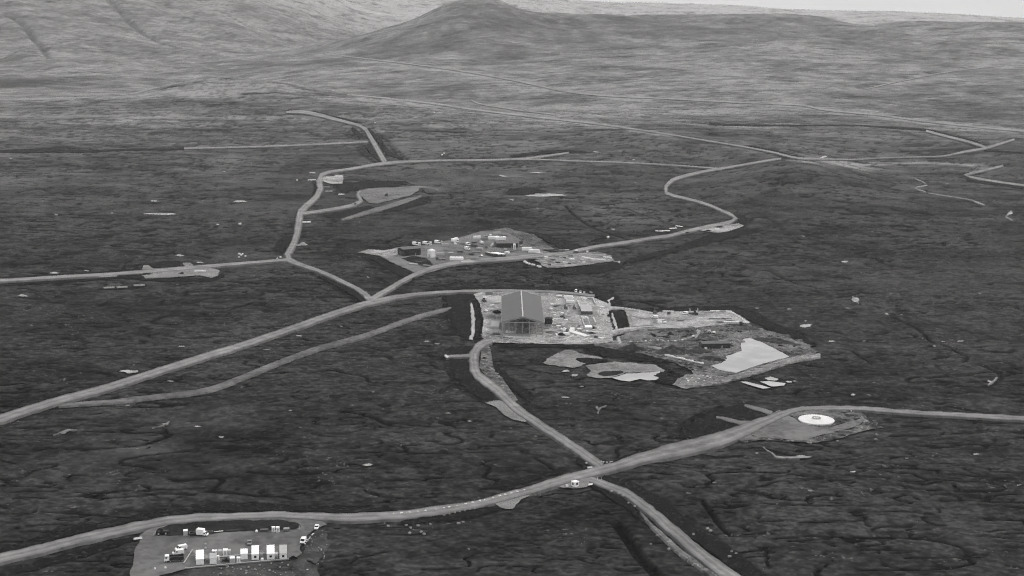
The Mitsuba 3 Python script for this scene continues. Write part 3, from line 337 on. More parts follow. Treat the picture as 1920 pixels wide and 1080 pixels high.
 ('track','long pale band crossing the far valley behind the plateau','pale_grass',[(-811.7,6682.0),(-765.6,6586.8),(-721.7,6502.9),(-678.1,6413.5),(-633.3,6302.7),(-588.4,6177.8),(-546.0,6067.8),(-506.2,5973.7),(-467.6,5883.2),(-430.6,5801.0),(-395.5,5733.3),(-362.2,5684.0),(-329.9,5642.3),(-298.1,5600.8),(-266.6,5556.6),(-235.4,5510.1),(-204.7,5460.7),(-174.4,5406.7),(-144.4,5345.6),(-114.9,5275.7),(-86.1,5205.4),(-58.2,5142.0),(-30.9,5079.2),(-4.3,5014.5),(21.6,4949.5),(46.8,4883.6),(71.2,4817.1),(95.0,4750.7),(118.0,4683.5),(140.3,4615.7),(162.1,4552.2),(183.6,4496.0),(205.0,4448.0),(226.2,4403.0),(247.0,4360.1),(267.6,4319.1),(287.9,4280.5),(308.1,4244.9),(328.1,4212.9),(348.0,4184.2),(368.0,4158.2),(387.8,4134.1),(407.5,4111.2),(427.0,4088.8),(446.3,4066.5),(465.4,4044.6),(484.3,4022.9),(503.0,4001.2),(521.4,3979.4),(539.6,3957.5),(557.5,3935.6),(575.3,3914.1),(592.9,3893.3),(610.5,3873.5),(628.2,3855.7),(646.2,3840.8),(664.8,3830.2),(683.8,3822.1),(702.9,3815.0),(721.8,3807.3),(740.1,3797.4),(757.5,3783.5),(771.7,3754.8),(778.5,3692.9),(782.8,3623.2),(791.5,3576.1),(803.0,3543.5),(816.0,3518.3),(830.1,3498.9),(845.0,3483.4),(860.1,3469.2),(874.8,3454.0),(888.4,3435.7),(901.3,3415.0),(913.4,3392.7),(925.0,3369.1),(935.8,3343.7),(946.3,3318.0),(956.9,3293.9),(968.1,3272.4),(979.3,3251.5),(990.3,3230.8),(1001.1,3210.4),(1012.0,3190.6),(1022.8,3171.3),(1033.6,3152.6),(1044.5,3134.7),(1055.3,3117.4),(1066.3,3100.7),(1077.2,3084.6),(1088.3,3069.3),(1099.2,3054.1),(1109.1,3036.4)],[(-807.3,6641.8),(-761.7,6549.5),(-717.7,6462.8),(-673.0,6360.7),(-626.9,6233.9),(-582.3,6109.6),(-541.3,6009.6),(-501.6,5913.2),(-463.5,5825.3),(-426.8,5743.0),(-392.3,5679.1),(-359.4,5630.7),(-327.2,5587.1),(-295.6,5542.7),(-264.2,5495.2),(-233.3,5446.1),(-202.9,5393.6),(-172.8,5335.3),(-143.1,5269.0),(-114.1,5197.9),(-85.8,5133.2),(-58.3,5071.6),(-31.5,5009.3),(-5.3,4949.8),(20.2,4889.5),(45.1,4825.7),(69.2,4760.4),(92.6,4693.5),(115.4,4623.2),(137.4,4553.2),(158.9,4487.0),(180.1,4427.2),(201.2,4376.6),(222.0,4330.1),(242.5,4286.5),(262.7,4245.3),(282.8,4207.6),(302.7,4173.9),(322.6,4144.4),(342.5,4118.9),(362.4,4095.9),(382.1,4074.2),(401.8,4053.6),(421.2,4033.4),(440.4,4012.7),(459.3,3991.8),(477.9,3970.5),(496.3,3948.4),(514.2,3925.3),(531.9,3901.6),(549.3,3878.5),(566.7,3856.2),(584.0,3835.1),(601.4,3815.9),(619.0,3799.1),(636.9,3785.4),(655.3,3775.1),(674.0,3766.8),(692.6,3759.1),(711.1,3750.7),(728.9,3740.2),(745.8,3725.9),(759.2,3696.5),(764.9,3631.6),(767.8,3556.1),(775.5,3505.4),(786.5,3471.7),(799.2,3446.7),(813.2,3428.1),(827.9,3413.4),(842.9,3400.2),(857.4,3386.1),(870.9,3368.9),(883.7,3349.2),(895.6,3327.5),(906.9,3304.0),(917.5,3279.3),(928.1,3255.0),(938.8,3232.3),(950.0,3211.9),(961.1,3191.7),(971.9,3171.3),(982.5,3151.0),(992.9,3130.7),(1003.1,3110.5),(1013.1,3090.4),(1023.1,3070.8),(1033.2,3052.1),(1043.4,3034.3),(1053.7,3017.5),(1064.1,3001.1),(1074.1,2984.4),(1083.7,2967.0)]),
 ('track','pale band along the far edge of the heather plateau','pale_grass',[(-415.1,3515.4),(-397.9,3527.4),(-380.8,3540.5),(-363.9,3557.6),(-347.6,3581.8),(-332.5,3622.3),(-386.6,4466.9),(-360.6,4436.3),(-334.7,4401.2),(-308.8,4362.1),(-283.2,4320.5),(-258.0,4277.4),(-232.9,4230.2),(-178.0,3571.7),(-156.5,3508.3),(-136.7,3471.7),(-117.6,3445.8),(-99.0,3426.2),(-80.7,3410.5),(-62.6,3397.0),(-44.5,3383.0),(-26.6,3367.7),(-8.9,3349.1),(8.7,3326.1),(25.9,3299.3),(42.9,3269.6),(59.5,3239.5),(75.9,3210.6),(92.0,3182.4),(107.8,3153.6),(123.2,3122.8),(138.0,3086.4),(152.2,3044.0),(165.7,2998.8),(178.9,2956.0),(191.7,2914.4),(204.1,2873.0),(216.1,2831.4),(227.5,2789.1),(238.5,2746.7),(249.1,2705.5),(259.6,2666.9),(270.2,2633.2),(281.1,2606.0),(292.4,2585.3)],[(-411.2,3481.4),(-393.4,3485.5),(-375.5,3489.7),(-357.7,3494.1),(-339.8,3499.1),(-322.0,3504.8),(-304.1,3510.3),(-286.0,3514.1),(-267.5,3513.2),(-248.6,3506.1),(-229.3,3492.1),(-210.0,3474.2),(-190.5,3451.6),(-171.3,3427.4),(-152.3,3404.0),(-133.7,3382.6),(-115.3,3363.3),(-97.2,3346.0),(-79.3,3330.7),(-61.5,3316.2),(-43.9,3300.3),(-26.4,3282.0),(-9.1,3260.8),(8.0,3236.7),(24.8,3211.2),(41.4,3185.0),(57.7,3159.1),(73.7,3134.0),(89.5,3107.6),(104.9,3078.2),(119.8,3045.4),(134.3,3010.0),(148.3,2974.0),(162.0,2937.8),(175.2,2900.6),(188.0,2862.5),(200.3,2823.6),(212.1,2783.7),(223.5,2743.7),(234.5,2704.4),(245.3,2667.3),(256.1,2633.8),(267.0,2605.5),(278.3,2582.7),(290.0,2566.0)]),
 ('track','short pale path at the far stream above the plateau edge','pale_grass',[(-135.1,4406.5),(-109.8,4260.7),(-84.6,4143.1),(-60.0,3997.9),(-36.6,3835.4),(-14.8,3657.0),(5.1,3575.4),(24.4,3524.5),(43.2,3482.3),(61.6,3444.2),(79.7,3409.0),(97.6,3375.8)],[(-135.4,4380.9),(-109.6,4211.3),(-83.5,4058.1),(-58.1,3843.0),(-34.9,3618.3),(-14.7,3552.3),(4.7,3505.7),(23.6,3465.1),(42.2,3427.6),(60.4,3392.1),(78.3,3357.6),(95.8,3323.9)]),
 ('track','faint pale track on the far right hillside','pale_grass',[(1084.3,4400.4),(1126.9,4479.6),(1173.5,4571.3),(1219.8,4658.3),(1264.5,4735.7),(1308.4,4807.2),(1352.7,4877.0),(1396.3,4941.9),(1439.3,5002.4),(1482.7,5061.8),(1527.5,5123.8),(1572.7,5184.8),(1614.6,5232.7),(1654.0,5270.8),(1693.5,5307.9),(1733.2,5344.1),(1772.3,5377.3),(1810.8,5407.7),(1849.3,5436.7),(1888.5,5466.6),(1928.7,5498.4),(1968.6,5528.4),(2006.8,5552.3)],[(1078.8,4375.3),(1120.6,4452.2),(1165.7,4538.5),(1212.2,4626.7),(1256.9,4704.7),(1300.4,4775.3),(1344.0,4843.4),(1387.7,4909.1),(1430.6,4969.8),(1473.4,5027.9),(1517.1,5087.0),(1561.8,5147.0),(1604.5,5198.4),(1643.8,5236.7),(1682.6,5272.3),(1722.2,5308.6),(1761.3,5342.4),(1799.5,5372.5),(1837.2,5399.7),(1874.9,5426.2),(1913.5,5453.9),(1952.4,5481.8),(1990.8,5507.1)]),
 ('track','pale works track dropping from the platform to the quarry ground','pale_gravel',[(144.7,1075.0),(144.2,1050.4),(138.3,1028.7)],[(141.3,1068.4),(142.0,1050.3),(137.4,1032.2)]),
 ('track','pale rutted track between the spoil heaps','stony',[(94.6,1007.1),(100.0,1004.8),(105.3,1001.3),(110.3,996.1),(115.2,991.3),(120.1,986.8),(125.0,982.4)],[(94.2,1003.8),(99.3,999.4),(104.3,994.5),(109.0,988.3),(113.9,983.4),(119.0,979.9),(124.3,977.6)]),
 ('stream','winding bright stream at the upper right,first bend','dim_water',[(613.7,2140.5),(614.9,2100.2),(605.1,2045.2),(581.2,2014.2),(575.0,2004.6),(580.5,1968.0)],[(611.3,2133.1),(610.2,2086.4),(607.3,2056.3),(584.5,2027.1),(571.8,1995.3),(577.5,1958.9)]),
 ('stream','short bright stretch of stream on the upper right moor','dim_water',[(623.9,1901.4),(625.5,1877.9),(624.5,1848.1)],[(620.9,1893.4),(619.6,1861.9),(621.5,1840.1)]),
 ('stream','hooked bright stream at the right edge of the moor','dim_water',[(638.2,1785.3),(619.6,1745.0),(611.4,1728.3),(606.0,1687.6)],[(640.4,1794.1),(622.2,1756.8),(607.3,1720.0),(603.2,1681.1)]),
 ('stream','short curved bright stream above the turbine pad','dim_water',[(52.4,823.7),(54.9,837.7),(59.3,843.3)],[(52.8,823.0),(55.4,835.2),(59.4,842.2)]),
 ('stream','bright stream bend at the lower right edge','dim_water',[(315.3,902.2),(321.7,911.7),(328.4,922.7)],[(315.0,900.1),(321.4,908.6),(328.3,920.3)]),
 ('stream','long faint stream across the right moor','dim_water',[(579.6,1955.1),(589.5,1947.0),(598.9,1937.4),(607.6,1926.2),(615.8,1913.8),(623.4,1900.2)],[(578.1,1950.2),(587.6,1940.8),(596.6,1930.4),(605.3,1919.3),(613.6,1907.3),(621.5,1894.6)]),
 ('stream','bright trickle on the right moor below the stream head','dim_water',[(295.8,1197.9),(295.4,1182.4),(293.6,1164.2)],[(294.3,1194.4),(293.2,1177.4),(292.5,1161.9)]),
 ('stream','pale forked trickle on the left moor above the foreground road','dim_water',[(-259.8,768.2),(-257.5,774.6),(-254.4,779.4),(-249.5,779.1)],[(-259.4,767.3),(-256.4,772.2),(-253.8,777.5),(-249.1,778.1)]),
 ('stream','pale trickle in a peat crack left of centre','dim_water',[(-207.9,784.9),(-203.5,788.6),(-201.0,798.3)],[(-207.6,783.8),(-202.7,786.4),(-200.6,797.4)]),
 ('stream','pale trickle below the turbine pad','dim_water',[(142.3,761.5),(144.8,753.6),(147.1,745.3),(150.7,743.6),(155.1,743.7),(159.7,743.5)],[(142.0,760.7),(144.2,752.2),(146.3,742.9),(150.1,740.7),(154.6,741.0),(159.3,741.6)])]
PEAT_STRIPS = [
 ([(-232,591),(-227,595),(-223,599),(-220,604),(-216,610),(-212,615),(-207,619),(-202,623),(-198,626),(-192,630),(-187,633),(-182,636),(-177,639),(-171,642),(-166,644),(-160,647),(-154,649)],[(-227,581),(-223,586),(-219,591),(-216,596),(-212,601),(-208,606),(-204,610),(-199,614),(-194,618),(-190,622),(-185,626),(-180,629),(-175,633),(-169,635),(-164,638),(-158,640),(-152,643)]),
 ([(-156,655),(-149,656),(-143,657),(-137,658),(-130,658),(-124,658),(-117,658),(-111,657),(-104,656),(-98,655),(-91,654),(-84,654),(-78,654),(-72,654),(-65,654),(-59,655)],[(-153,646),(-147,646),(-141,647),(-134,647),(-128,647),(-122,647),(-116,647),(-109,647),(-103,647),(-96,647),(-90,646),(-84,645),(-77,646),(-71,646),(-65,648),(-58,649)]),
 ([(-214,576),(-210,579),(-205,583),(-200,587),(-196,591),(-191,596),(-186,600),(-181,604),(-176,609),(-171,612)],[(-211,568),(-206,571),(-202,575),(-197,579),(-192,584),(-188,589),(-184,593),(-179,598),(-174,604),(-170,610)]),
 ([(-51,634),(-45,639),(-39,644),(-32,648),(-26,651),(-20,655),(-13,657),(-6,659)],[(-50,631),(-44,632),(-37,634),(-31,636),(-25,639),(-18,642),(-12,646),(-6,652)]),
 ([(-15,687),(-8,692),(-1,697),(6,702),(14,708),(22,714),(29,720)],[(-15,684),(-8,686),(0,689),(7,694),(14,700),(22,707),(30,714)]),
 ([(49,705),(56,703),(62,698),(68,690),(73,680),(78,669),(82,658),(85,647),(89,637),(93,627),(96,617),(100,608),(103,598),(106,589),(109,580),(112,571)],[(48,699),(54,692),(59,685),(64,676),(68,666),(72,654),(76,642),(79,631),(83,621),(87,612),(90,603),(94,594),(97,585),(101,576),(104,569),(108,561)]),
 ([(35,701),(42,695),(48,687),(53,678),(58,667),(62,655),(66,641)],[(35,698),(41,690),(46,681),(51,670),(56,660),(60,649),(64,638)]),
 ([(37,738),(39,733),(41,729)],[(35,729),(37,725),(39,721)]),
 ([(56,732),(65,742),(75,756)],[(56,725),(66,735),(76,752)]),
 ([(-13,956),(-6,927),(1,903),(8,881),(14,856)],[(-15,950),(-9,917),(-2,890),(5,867),(12,848)]),
 ([(-75,1207),(-63,1211),(-51,1214),(-39,1215),(-27,1216),(-15,1218),(-3,1220),(9,1221),(21,1223),(33,1223),(45,1222),(57,1219),(69,1215),(81,1201),(87,1160)],[(-74,1200),(-62,1203),(-51,1205),(-39,1205),(-27,1206),(-15,1207),(-3,1208),(9,1210),(21,1210),(32,1209),(44,1206),(56,1200),(67,1192),(76,1174),(83,1143)]),
 ([(-5,1007),(5,1007),(15,1007),(25,1007),(35,1007),(45,1006),(55,1004),(65,1001)],[(-5,997),(5,998),(15,998),(25,998),(35,998),(45,998),(54,997),(64,995)]),
 ([(112,1129),(123,1134),(134,1140),(145,1142),(156,1143),(166,1144),(178,1146),(188,1143),(195,1122),(200,1097),(206,1081),(213,1068),(219,1050),(223,1028)],[(111,1121),(122,1121),(132,1125),(143,1127),(154,1129),(165,1130),(175,1130),(183,1121),(188,1097),(194,1076),(200,1058),(206,1041),(212,1026),(218,1012)]),
 ([(25,1538),(40,1502),(55,1474),(69,1452)],[(24,1524),(37,1469),(51,1427),(68,1428)]),
 ([(-140,1373),(-122,1339),(-104,1300),(-88,1268)],[(-140,1359),(-122,1315),(-105,1270),(-88,1248)]),
 ([(-177,1266),(-162,1242),(-149,1220),(-135,1197),(-123,1157)],[(-176,1259),(-162,1230),(-148,1202),(-136,1176),(-124,1143)]),
 ([(-236,1394),(-240,1445),(-243,1496)],[(-230,1380),(-233,1427),(-236,1479)]),
 ([(-252,1578),(-253,1590),(-253,1602)],[(-246,1560),(-246,1573),(-247,1586)]),
 ([(-266,1855),(-274,1937),(-288,2026)],[(-263,1849),(-271,1935),(-285,2030)]),
 ([(-214,2271),(-238,2369),(-263,2493)],[(-214,2304),(-237,2413),(-261,2541)]),
 ([(-284,2606),(-302,2685),(-320,2773)],[(-284,2660),(-301,2734),(-320,2806)]),
 ([(-182,2316),(-214,2379),(-250,2576),(-288,2778)],[(-183,2336),(-213,2426),(-248,2615),(-288,2802)]),
 ([(-499,3126),(-466,3112),(-431,3083),(-393,3024),(-358,2972),(-323,2916)],[(-495,3096),(-462,3087),(-428,3059),(-391,2997),(-355,2943),(-320,2885)]),
 ([(-563,2444),(-583,2433),(-603,2424),(-624,2418),(-645,2414),(-665,2408),(-684,2397),(-702,2384),(-720,2373),(-740,2366),(-761,2364),(-782,2363),(-804,2363),(-825,2361),(-846,2360),(-866,2357),(-887,2354)],[(-567,2461),(-589,2458),(-610,2453),(-630,2445),(-650,2436),(-670,2428),(-690,2420),(-710,2411),(-730,2404),(-751,2401),(-773,2403),(-796,2406),(-819,2408),(-840,2406),(-860,2399),(-878,2389),(-895,2376)]),
 ([(-474,1241),(-464,1244),(-454,1248),(-443,1252),(-433,1256),(-422,1260),(-412,1264),(-401,1267),(-390,1272),(-380,1276),(-369,1282),(-359,1288),(-349,1295)],[(-472,1233),(-461,1237),(-451,1240),(-440,1244),(-430,1247),(-419,1251),(-409,1255),(-398,1258),(-387,1262),(-377,1267),(-366,1272),(-356,1279),(-346,1287)]),
 ([(-342,1325),(-332,1335),(-320,1334)],[(-335,1297),(-322,1295),(-312,1303)]),
 ([(-458,1209),(-448,1213),(-438,1217),(-428,1221),(-417,1225),(-407,1229),(-396,1232),(-386,1236),(-375,1241),(-367,1252),(-358,1264),(-346,1264),(-333,1258),(-319,1251),(-306,1247),(-294,1247),(-283,1248),(-272,1250),(-266,1274)],[(-455,1202),(-445,1206),(-435,1210),(-425,1214),(-415,1218),(-404,1222),(-394,1225),(-383,1229),(-373,1234),(-364,1241),(-354,1248),(-341,1244),(-328,1238),(-315,1234),(-303,1232),(-291,1232),(-280,1234),(-268,1236),(-262,1259)]),
 ([(416,3004),(435,2940),(461,2933),(489,2933),(517,2937),(546,2943),(576,2952),(605,2961),(635,2970),(666,2980),(697,2992),(728,3005),(757,3006),(783,2999),(810,2993),(837,2989),(862,2977),(875,2926),(866,2809),(858,2701),(859,2617),(830,2478)],[(406,2935),(426,2884),(453,2879),(481,2884),(509,2890),(538,2898),(567,2906),(596,2915),(626,2924),(656,2934),(686,2945),(716,2956),(743,2951),(767,2936),(792,2926),(821,2930),(848,2928),(859,2875),(852,2766),(845,2662),(843,2575),(821,2457)]),
 ([(416,2482),(435,2429),(448,2349),(450,2222)],[(412,2462),(430,2403),(441,2313),(440,2177)]),
 ([(734,2204),(706,2198),(699,2145),(712,2123),(730,2108),(744,2090),(759,2073),(773,2054)],[(741,2227),(710,2218),(688,2117),(702,2095),(721,2082),(735,2064),(749,2045),(762,2026)]),
 ([(822,2461),(841,2438),(862,2422),(887,2419)],[(818,2447),(836,2424),(857,2408),(881,2404)]),
 ([(270,1700),(277,1659),(264,1591)],[(266,1686),(268,1636),(261,1594)]),
 ([(-3,2382),(23,2411),(49,2425),(75,2432),(100,2423),(125,2393)],[(-2,2361),(23,2377),(48,2389),(74,2396),(99,2390),(124,2376)]),
 ([(55,1006),(66,1002),(77,996),(87,987),(97,977),(106,965)],[(55,996),(65,991),(76,984),(85,973),(95,963),(105,956)]),
 ([(118,958),(128,943),(137,930),(147,921)],[(117,952),(126,934),(135,918),(145,913)]),
 ([(-358,1202),(-345,1203),(-333,1208),(-321,1214)],[(-356,1195),(-342,1195),(-330,1199),(-320,1210)])]
SHEETS = [
 ('gravel_yard','grey gravel yard of the cabin compound at lower left','gravel_grey',2,[(-169.6,613.2),(-168.3,602.7),(-166.4,590.2),(-159.8,555.3),(-156.1,559.8),(-149.3,566.8),(-139.6,574.6),(-120.0,580.6),(-96.4,586.1),(-93.1,591.2),(-94.3,605.1),(-92.9,615.7),(-89.7,624.7),(-86.3,629.7),(-89.8,636.7),(-99.2,636.3),(-111.0,638.7),(-140.4,633.3),(-156.7,627.2),(-166.3,625.5)]),
 ('heather_island','dark heather island between the road and the cabin compound','heather',4,[(-163.2,614.0),(-163.6,620.8),(-159.5,626.4),(-140.0,631.2),(-120.3,634.1),(-107.7,634.2),(-100.5,629.9),(-98.2,625.1),(-100.3,622.2),(-117.7,619.6),(-129.8,617.8),(-141.3,614.0),(-155.6,612.3)]),
 ('rubble_bank','rough stony bank round the turbine base','rubble_dark',1,[(163.8,826.0),(171.9,838.0),(185.7,841.0),(205.2,839.6),(214.5,834.2),(217.0,820.6),(220.3,810.8),(215.0,799.6),(199.4,787.2),(184.4,775.1),(170.7,768.4),(156.2,771.7),(144.5,774.2),(132.9,768.6),(128.9,772.5),(139.5,800.3)]),
 ('crane_pad','flat grey gravel pad beside the turbine base','gravel_grey',3,[(132.7,787.2),(143.3,800.5),(156.9,825.7),(165.5,835.4),(167.7,826.2),(171.0,819.5),(172.1,810.6),(177.7,802.1),(187.2,799.3),(194.8,805.1),(206.4,816.7),(210.0,815.8),(210.0,809.2),(202.2,800.4),(188.3,790.3),(174.9,779.8),(167.1,774.3),(151.9,776.6),(141.3,780.3)]),
 ('gravel_yard','pale gravel yard round the steel hall','pale_gravel',2,[(-25.4,1197.2),(0.0,1203.4),(41.4,1189.7),(68.5,1179.8),(79.6,1153.5),(84.5,1134.4),(78.9,1121.8),(78.5,1090.3),(78.6,1060.6),(75.4,1032.1),(75.6,1016.7),(59.3,1007.7),(35.7,1006.9),(0.4,1008.9),(-16.9,1011.5),(-22.4,1028.4),(-22.1,1086.1),(-26.9,1145.9),(-32.9,1185.2)]),
 ('works_platform','level grey gravel platform right of the hall yard','pale_gravel',2,[(92.8,1127.5),(104.4,1120.7),(114.5,1113.0),(120.1,1121.3),(148.4,1125.5),(180.1,1126.9),(184.8,1101.8),(188.3,1081.6),(171.7,1077.3),(145.3,1067.1),(138.9,1068.8),(104.2,1061.3),(91.7,1059.2)]),
 ('quarry_floor','mottled stony ground between the works platform and the silt pond','rubble_dark',1,[(57.1,1004.3),(75.9,1021.8),(92.6,1055.6),(119.9,1061.8),(141.3,1067.9),(187.9,1081.6),(193.1,1060.4),(211.1,1042.8),(220.2,1008.3),(219.2,975.6),(204.0,966.1),(184.9,944.5),(153.5,909.0),(129.8,891.8),(113.3,884.5),(107.7,893.7),(112.4,916.1),(123.2,922.1),(121.7,939.7),(109.2,960.6),(92.2,980.7),(74.0,993.2)]),
 ('mud_flat','pale grey mud flat left of the long mud flat','mud',2,[(21.9,950.6),(28.8,970.6),(38.3,989.6),(43.7,990.6),(49.7,979.4),(61.2,969.0),(63.4,965.5),(60.6,962.9),(53.3,966.7),(47.2,964.9),(46.5,957.1),(48.5,952.5),(52.0,949.5),(48.0,941.8),(43.4,937.1),(36.5,939.2),(28.1,944.1)]),
 ('mud_flat','long pale grey mud flat with a dark island','mud',2,[(53.2,941.9),(60.2,951.3),(75.0,954.9),(89.1,950.7),(98.2,948.4),(102.6,943.6),(104.0,932.1),(102.7,924.4),(94.9,914.0),(85.5,909.5),(78.4,903.6),(72.9,904.8),(66.2,910.6),(58.9,909.2),(53.4,912.5),(52.8,928.5)]),
 ('mud_flat','speckled pale spit at the left end of the causeway','stony',3,[(106.3,893.6),(110.7,907.5),(117.4,919.1),(130.2,920.9),(138.6,916.9),(148.2,915.8),(142.0,903.1),(129.8,891.8),(115.0,884.5),(109.9,885.7)]),
 ('heather_island','dark heather island in the long mud flat','heather',4,[(58.3,919.2),(62.1,925.9),(74.7,929.3),(76.7,924.9),(72.2,916.9),(62.4,913.6)]),
 ('gravel_yard','gravel yard of the works compound in the middle','gravel_grey',2,[(-134.3,1382.0),(-118.1,1424.8),(-87.2,1439.0),(-58.3,1485.6),(-34.8,1535.8),(-17.6,1544.9),(-3.6,1522.8),(13.0,1462.5),(31.7,1414.2),(46.7,1390.6),(23.0,1362.6),(-6.0,1350.5),(-47.7,1333.1),(-77.7,1281.7),(-88.9,1278.7),(-106.0,1314.1),(-126.3,1357.5)]),
 ('heather_island','dark triangular heather patch in front of the dark shed','heather',4,[(-108.7,1354.9),(-97.3,1370.5),(-83.9,1358.6),(-75.7,1323.5),(-78.4,1309.2),(-86.5,1317.4)]),
 ('stony_ground','pale stony ground left of the dark shed','pale_gravel',3,[(-154.4,1390.8),(-146.8,1410.6),(-130.0,1404.6),(-117.6,1418.1),(-114.9,1379.4),(-123.3,1360.6),(-131.3,1372.7),(-143.8,1381.6)]),
 ('laydown_yard','speckled laydown yard right of the works compound','stony',3,[(22.1,1353.4),(36.7,1376.6),(58.5,1392.3),(75.4,1407.6),(86.6,1414.2),(98.7,1392.0),(99.8,1361.5),(77.1,1340.3),(50.6,1319.0),(32.7,1312.4)]),
 ('gravel_platform','wide gravel platform on the left moor road','gravel_road',3,[(-348.4,1307.8),(-343.4,1308.0),(-335.3,1291.9),(-315.4,1298.5),(-308.3,1304.5),(-314.7,1321.1),(-308.3,1324.4),(-300.5,1307.7),(-287.8,1302.8),(-271.5,1284.5),(-268.1,1260.9),(-271.2,1248.0),(-285.0,1260.2),(-306.0,1250.3),(-329.6,1242.9),(-340.2,1265.1)]),
 ('passing_place','short widening on the left moor road','gravel_road',3,[(-380.4,1260.5),(-361.4,1264.0),(-357.9,1251.4),(-372.2,1245.6)]),
 ('quarry_floor','pale floor of the small quarry by the upper fork','gravel_grey',2,[(-212.3,1894.2),(-200.4,1933.0),(-179.6,1948.0),(-151.7,1951.2),(-132.9,1959.5),(-128.9,1921.7),(-136.1,1859.4),(-153.8,1817.1),(-171.6,1771.6),(-182.9,1776.0),(-195.5,1824.7)]),
 ('stony_ground','disturbed stony ground above the small quarry','turf_mix',1,[(-250.7,2044.7),(-209.7,2102.4),(-167.6,2178.4),(-102.5,2203.0),(-52.1,2196.3),(-17.9,2114.9),(-1.6,1991.7),(-45.4,1922.4),(-95.2,1893.0),(-116.8,1891.4),(-129.5,1953.4),(-156.1,2028.1),(-203.2,2035.9)]),
 ('passing_place','rounded passing place on the lower side of the foreground road','gravel_road',3,[(-6.8,661.6),(7.8,677.8),(10.5,673.9),(5.1,667.4),(3.2,659.6),(1.7,654.2),(-2.0,653.3),(-4.6,656.3)]),
 ('passing_place','widening beside the white cabin at the junction','gravel_road',3,[(23.0,690.6),(43.0,705.8),(44.1,695.6),(39.3,687.9),(32.4,685.2),(27.0,685.8)]),
 ('passing_place','pale widening at the bend of the road to the hall','gravel_road',3,[(-16.1,844.6),(-7.6,851.1),(-0.9,843.9),(5.7,821.4),(11.1,812.4),(8.8,803.4),(1.5,807.5),(-4.3,818.7),(-9.1,835.1)]),
 ('passing_place','pale working area on the road before the far bend','pale_gravel',3,[(173.5,1502.2),(168.9,1524.5),(196.7,1561.0),(226.1,1601.2),(262.7,1619.7),(266.3,1603.9),(249.4,1572.9),(231.5,1553.6),(220.1,1557.4),(207.7,1577.1),(189.3,1548.9),(177.5,1517.5),(191.2,1496.0),(182.6,1491.8)]),
 ('stony_ground','pale framed clearing beside the upper fork','pale_gravel',3,[(-280.5,2069.6),(-252.5,2085.4),(-242.1,1986.3),(-256.3,1978.5),(-274.9,2016.0)]),
 ('stony_ground','rubble verge along the front of the cabin compound','turf_mix',1,[(-147.6,560.1),(-139.5,574.0),(-119.9,580.0),(-96.3,585.5),(-93.0,590.6),(-85.0,580.4),(-80.7,565.9),(-88.5,557.2),(-123.6,553.5)]),
 ('stony_ground','rubble verge right of the cabin compound','turf_mix',1,[(-92.2,591.2),(-93.8,608.4),(-90.6,620.6),(-87.1,624.1),(-83.9,618.8),(-82.7,602.3),(-83.0,589.6),(-85.3,582.8)]),
 ('stony_ground','rubble bank beside the bend below the hall','rubble_dark',1,[(-21.7,981.4),(-17.1,1001.4),(-15.0,989.9),(-12.2,934.9),(-4.6,899.0),(0.7,872.0),(4.8,850.4),(1.4,846.5),(-6.1,871.8),(-15.2,902.7),(-21.3,934.5)]),
 ('stony_ground','low bank of spoil behind the works compound','rubble_dark',1,[(-34.8,1535.8),(-6.7,1562.1),(22.7,1518.7),(38.3,1441.8),(48.4,1410.0),(31.7,1414.2),(13.0,1462.5),(-3.6,1522.8)])]
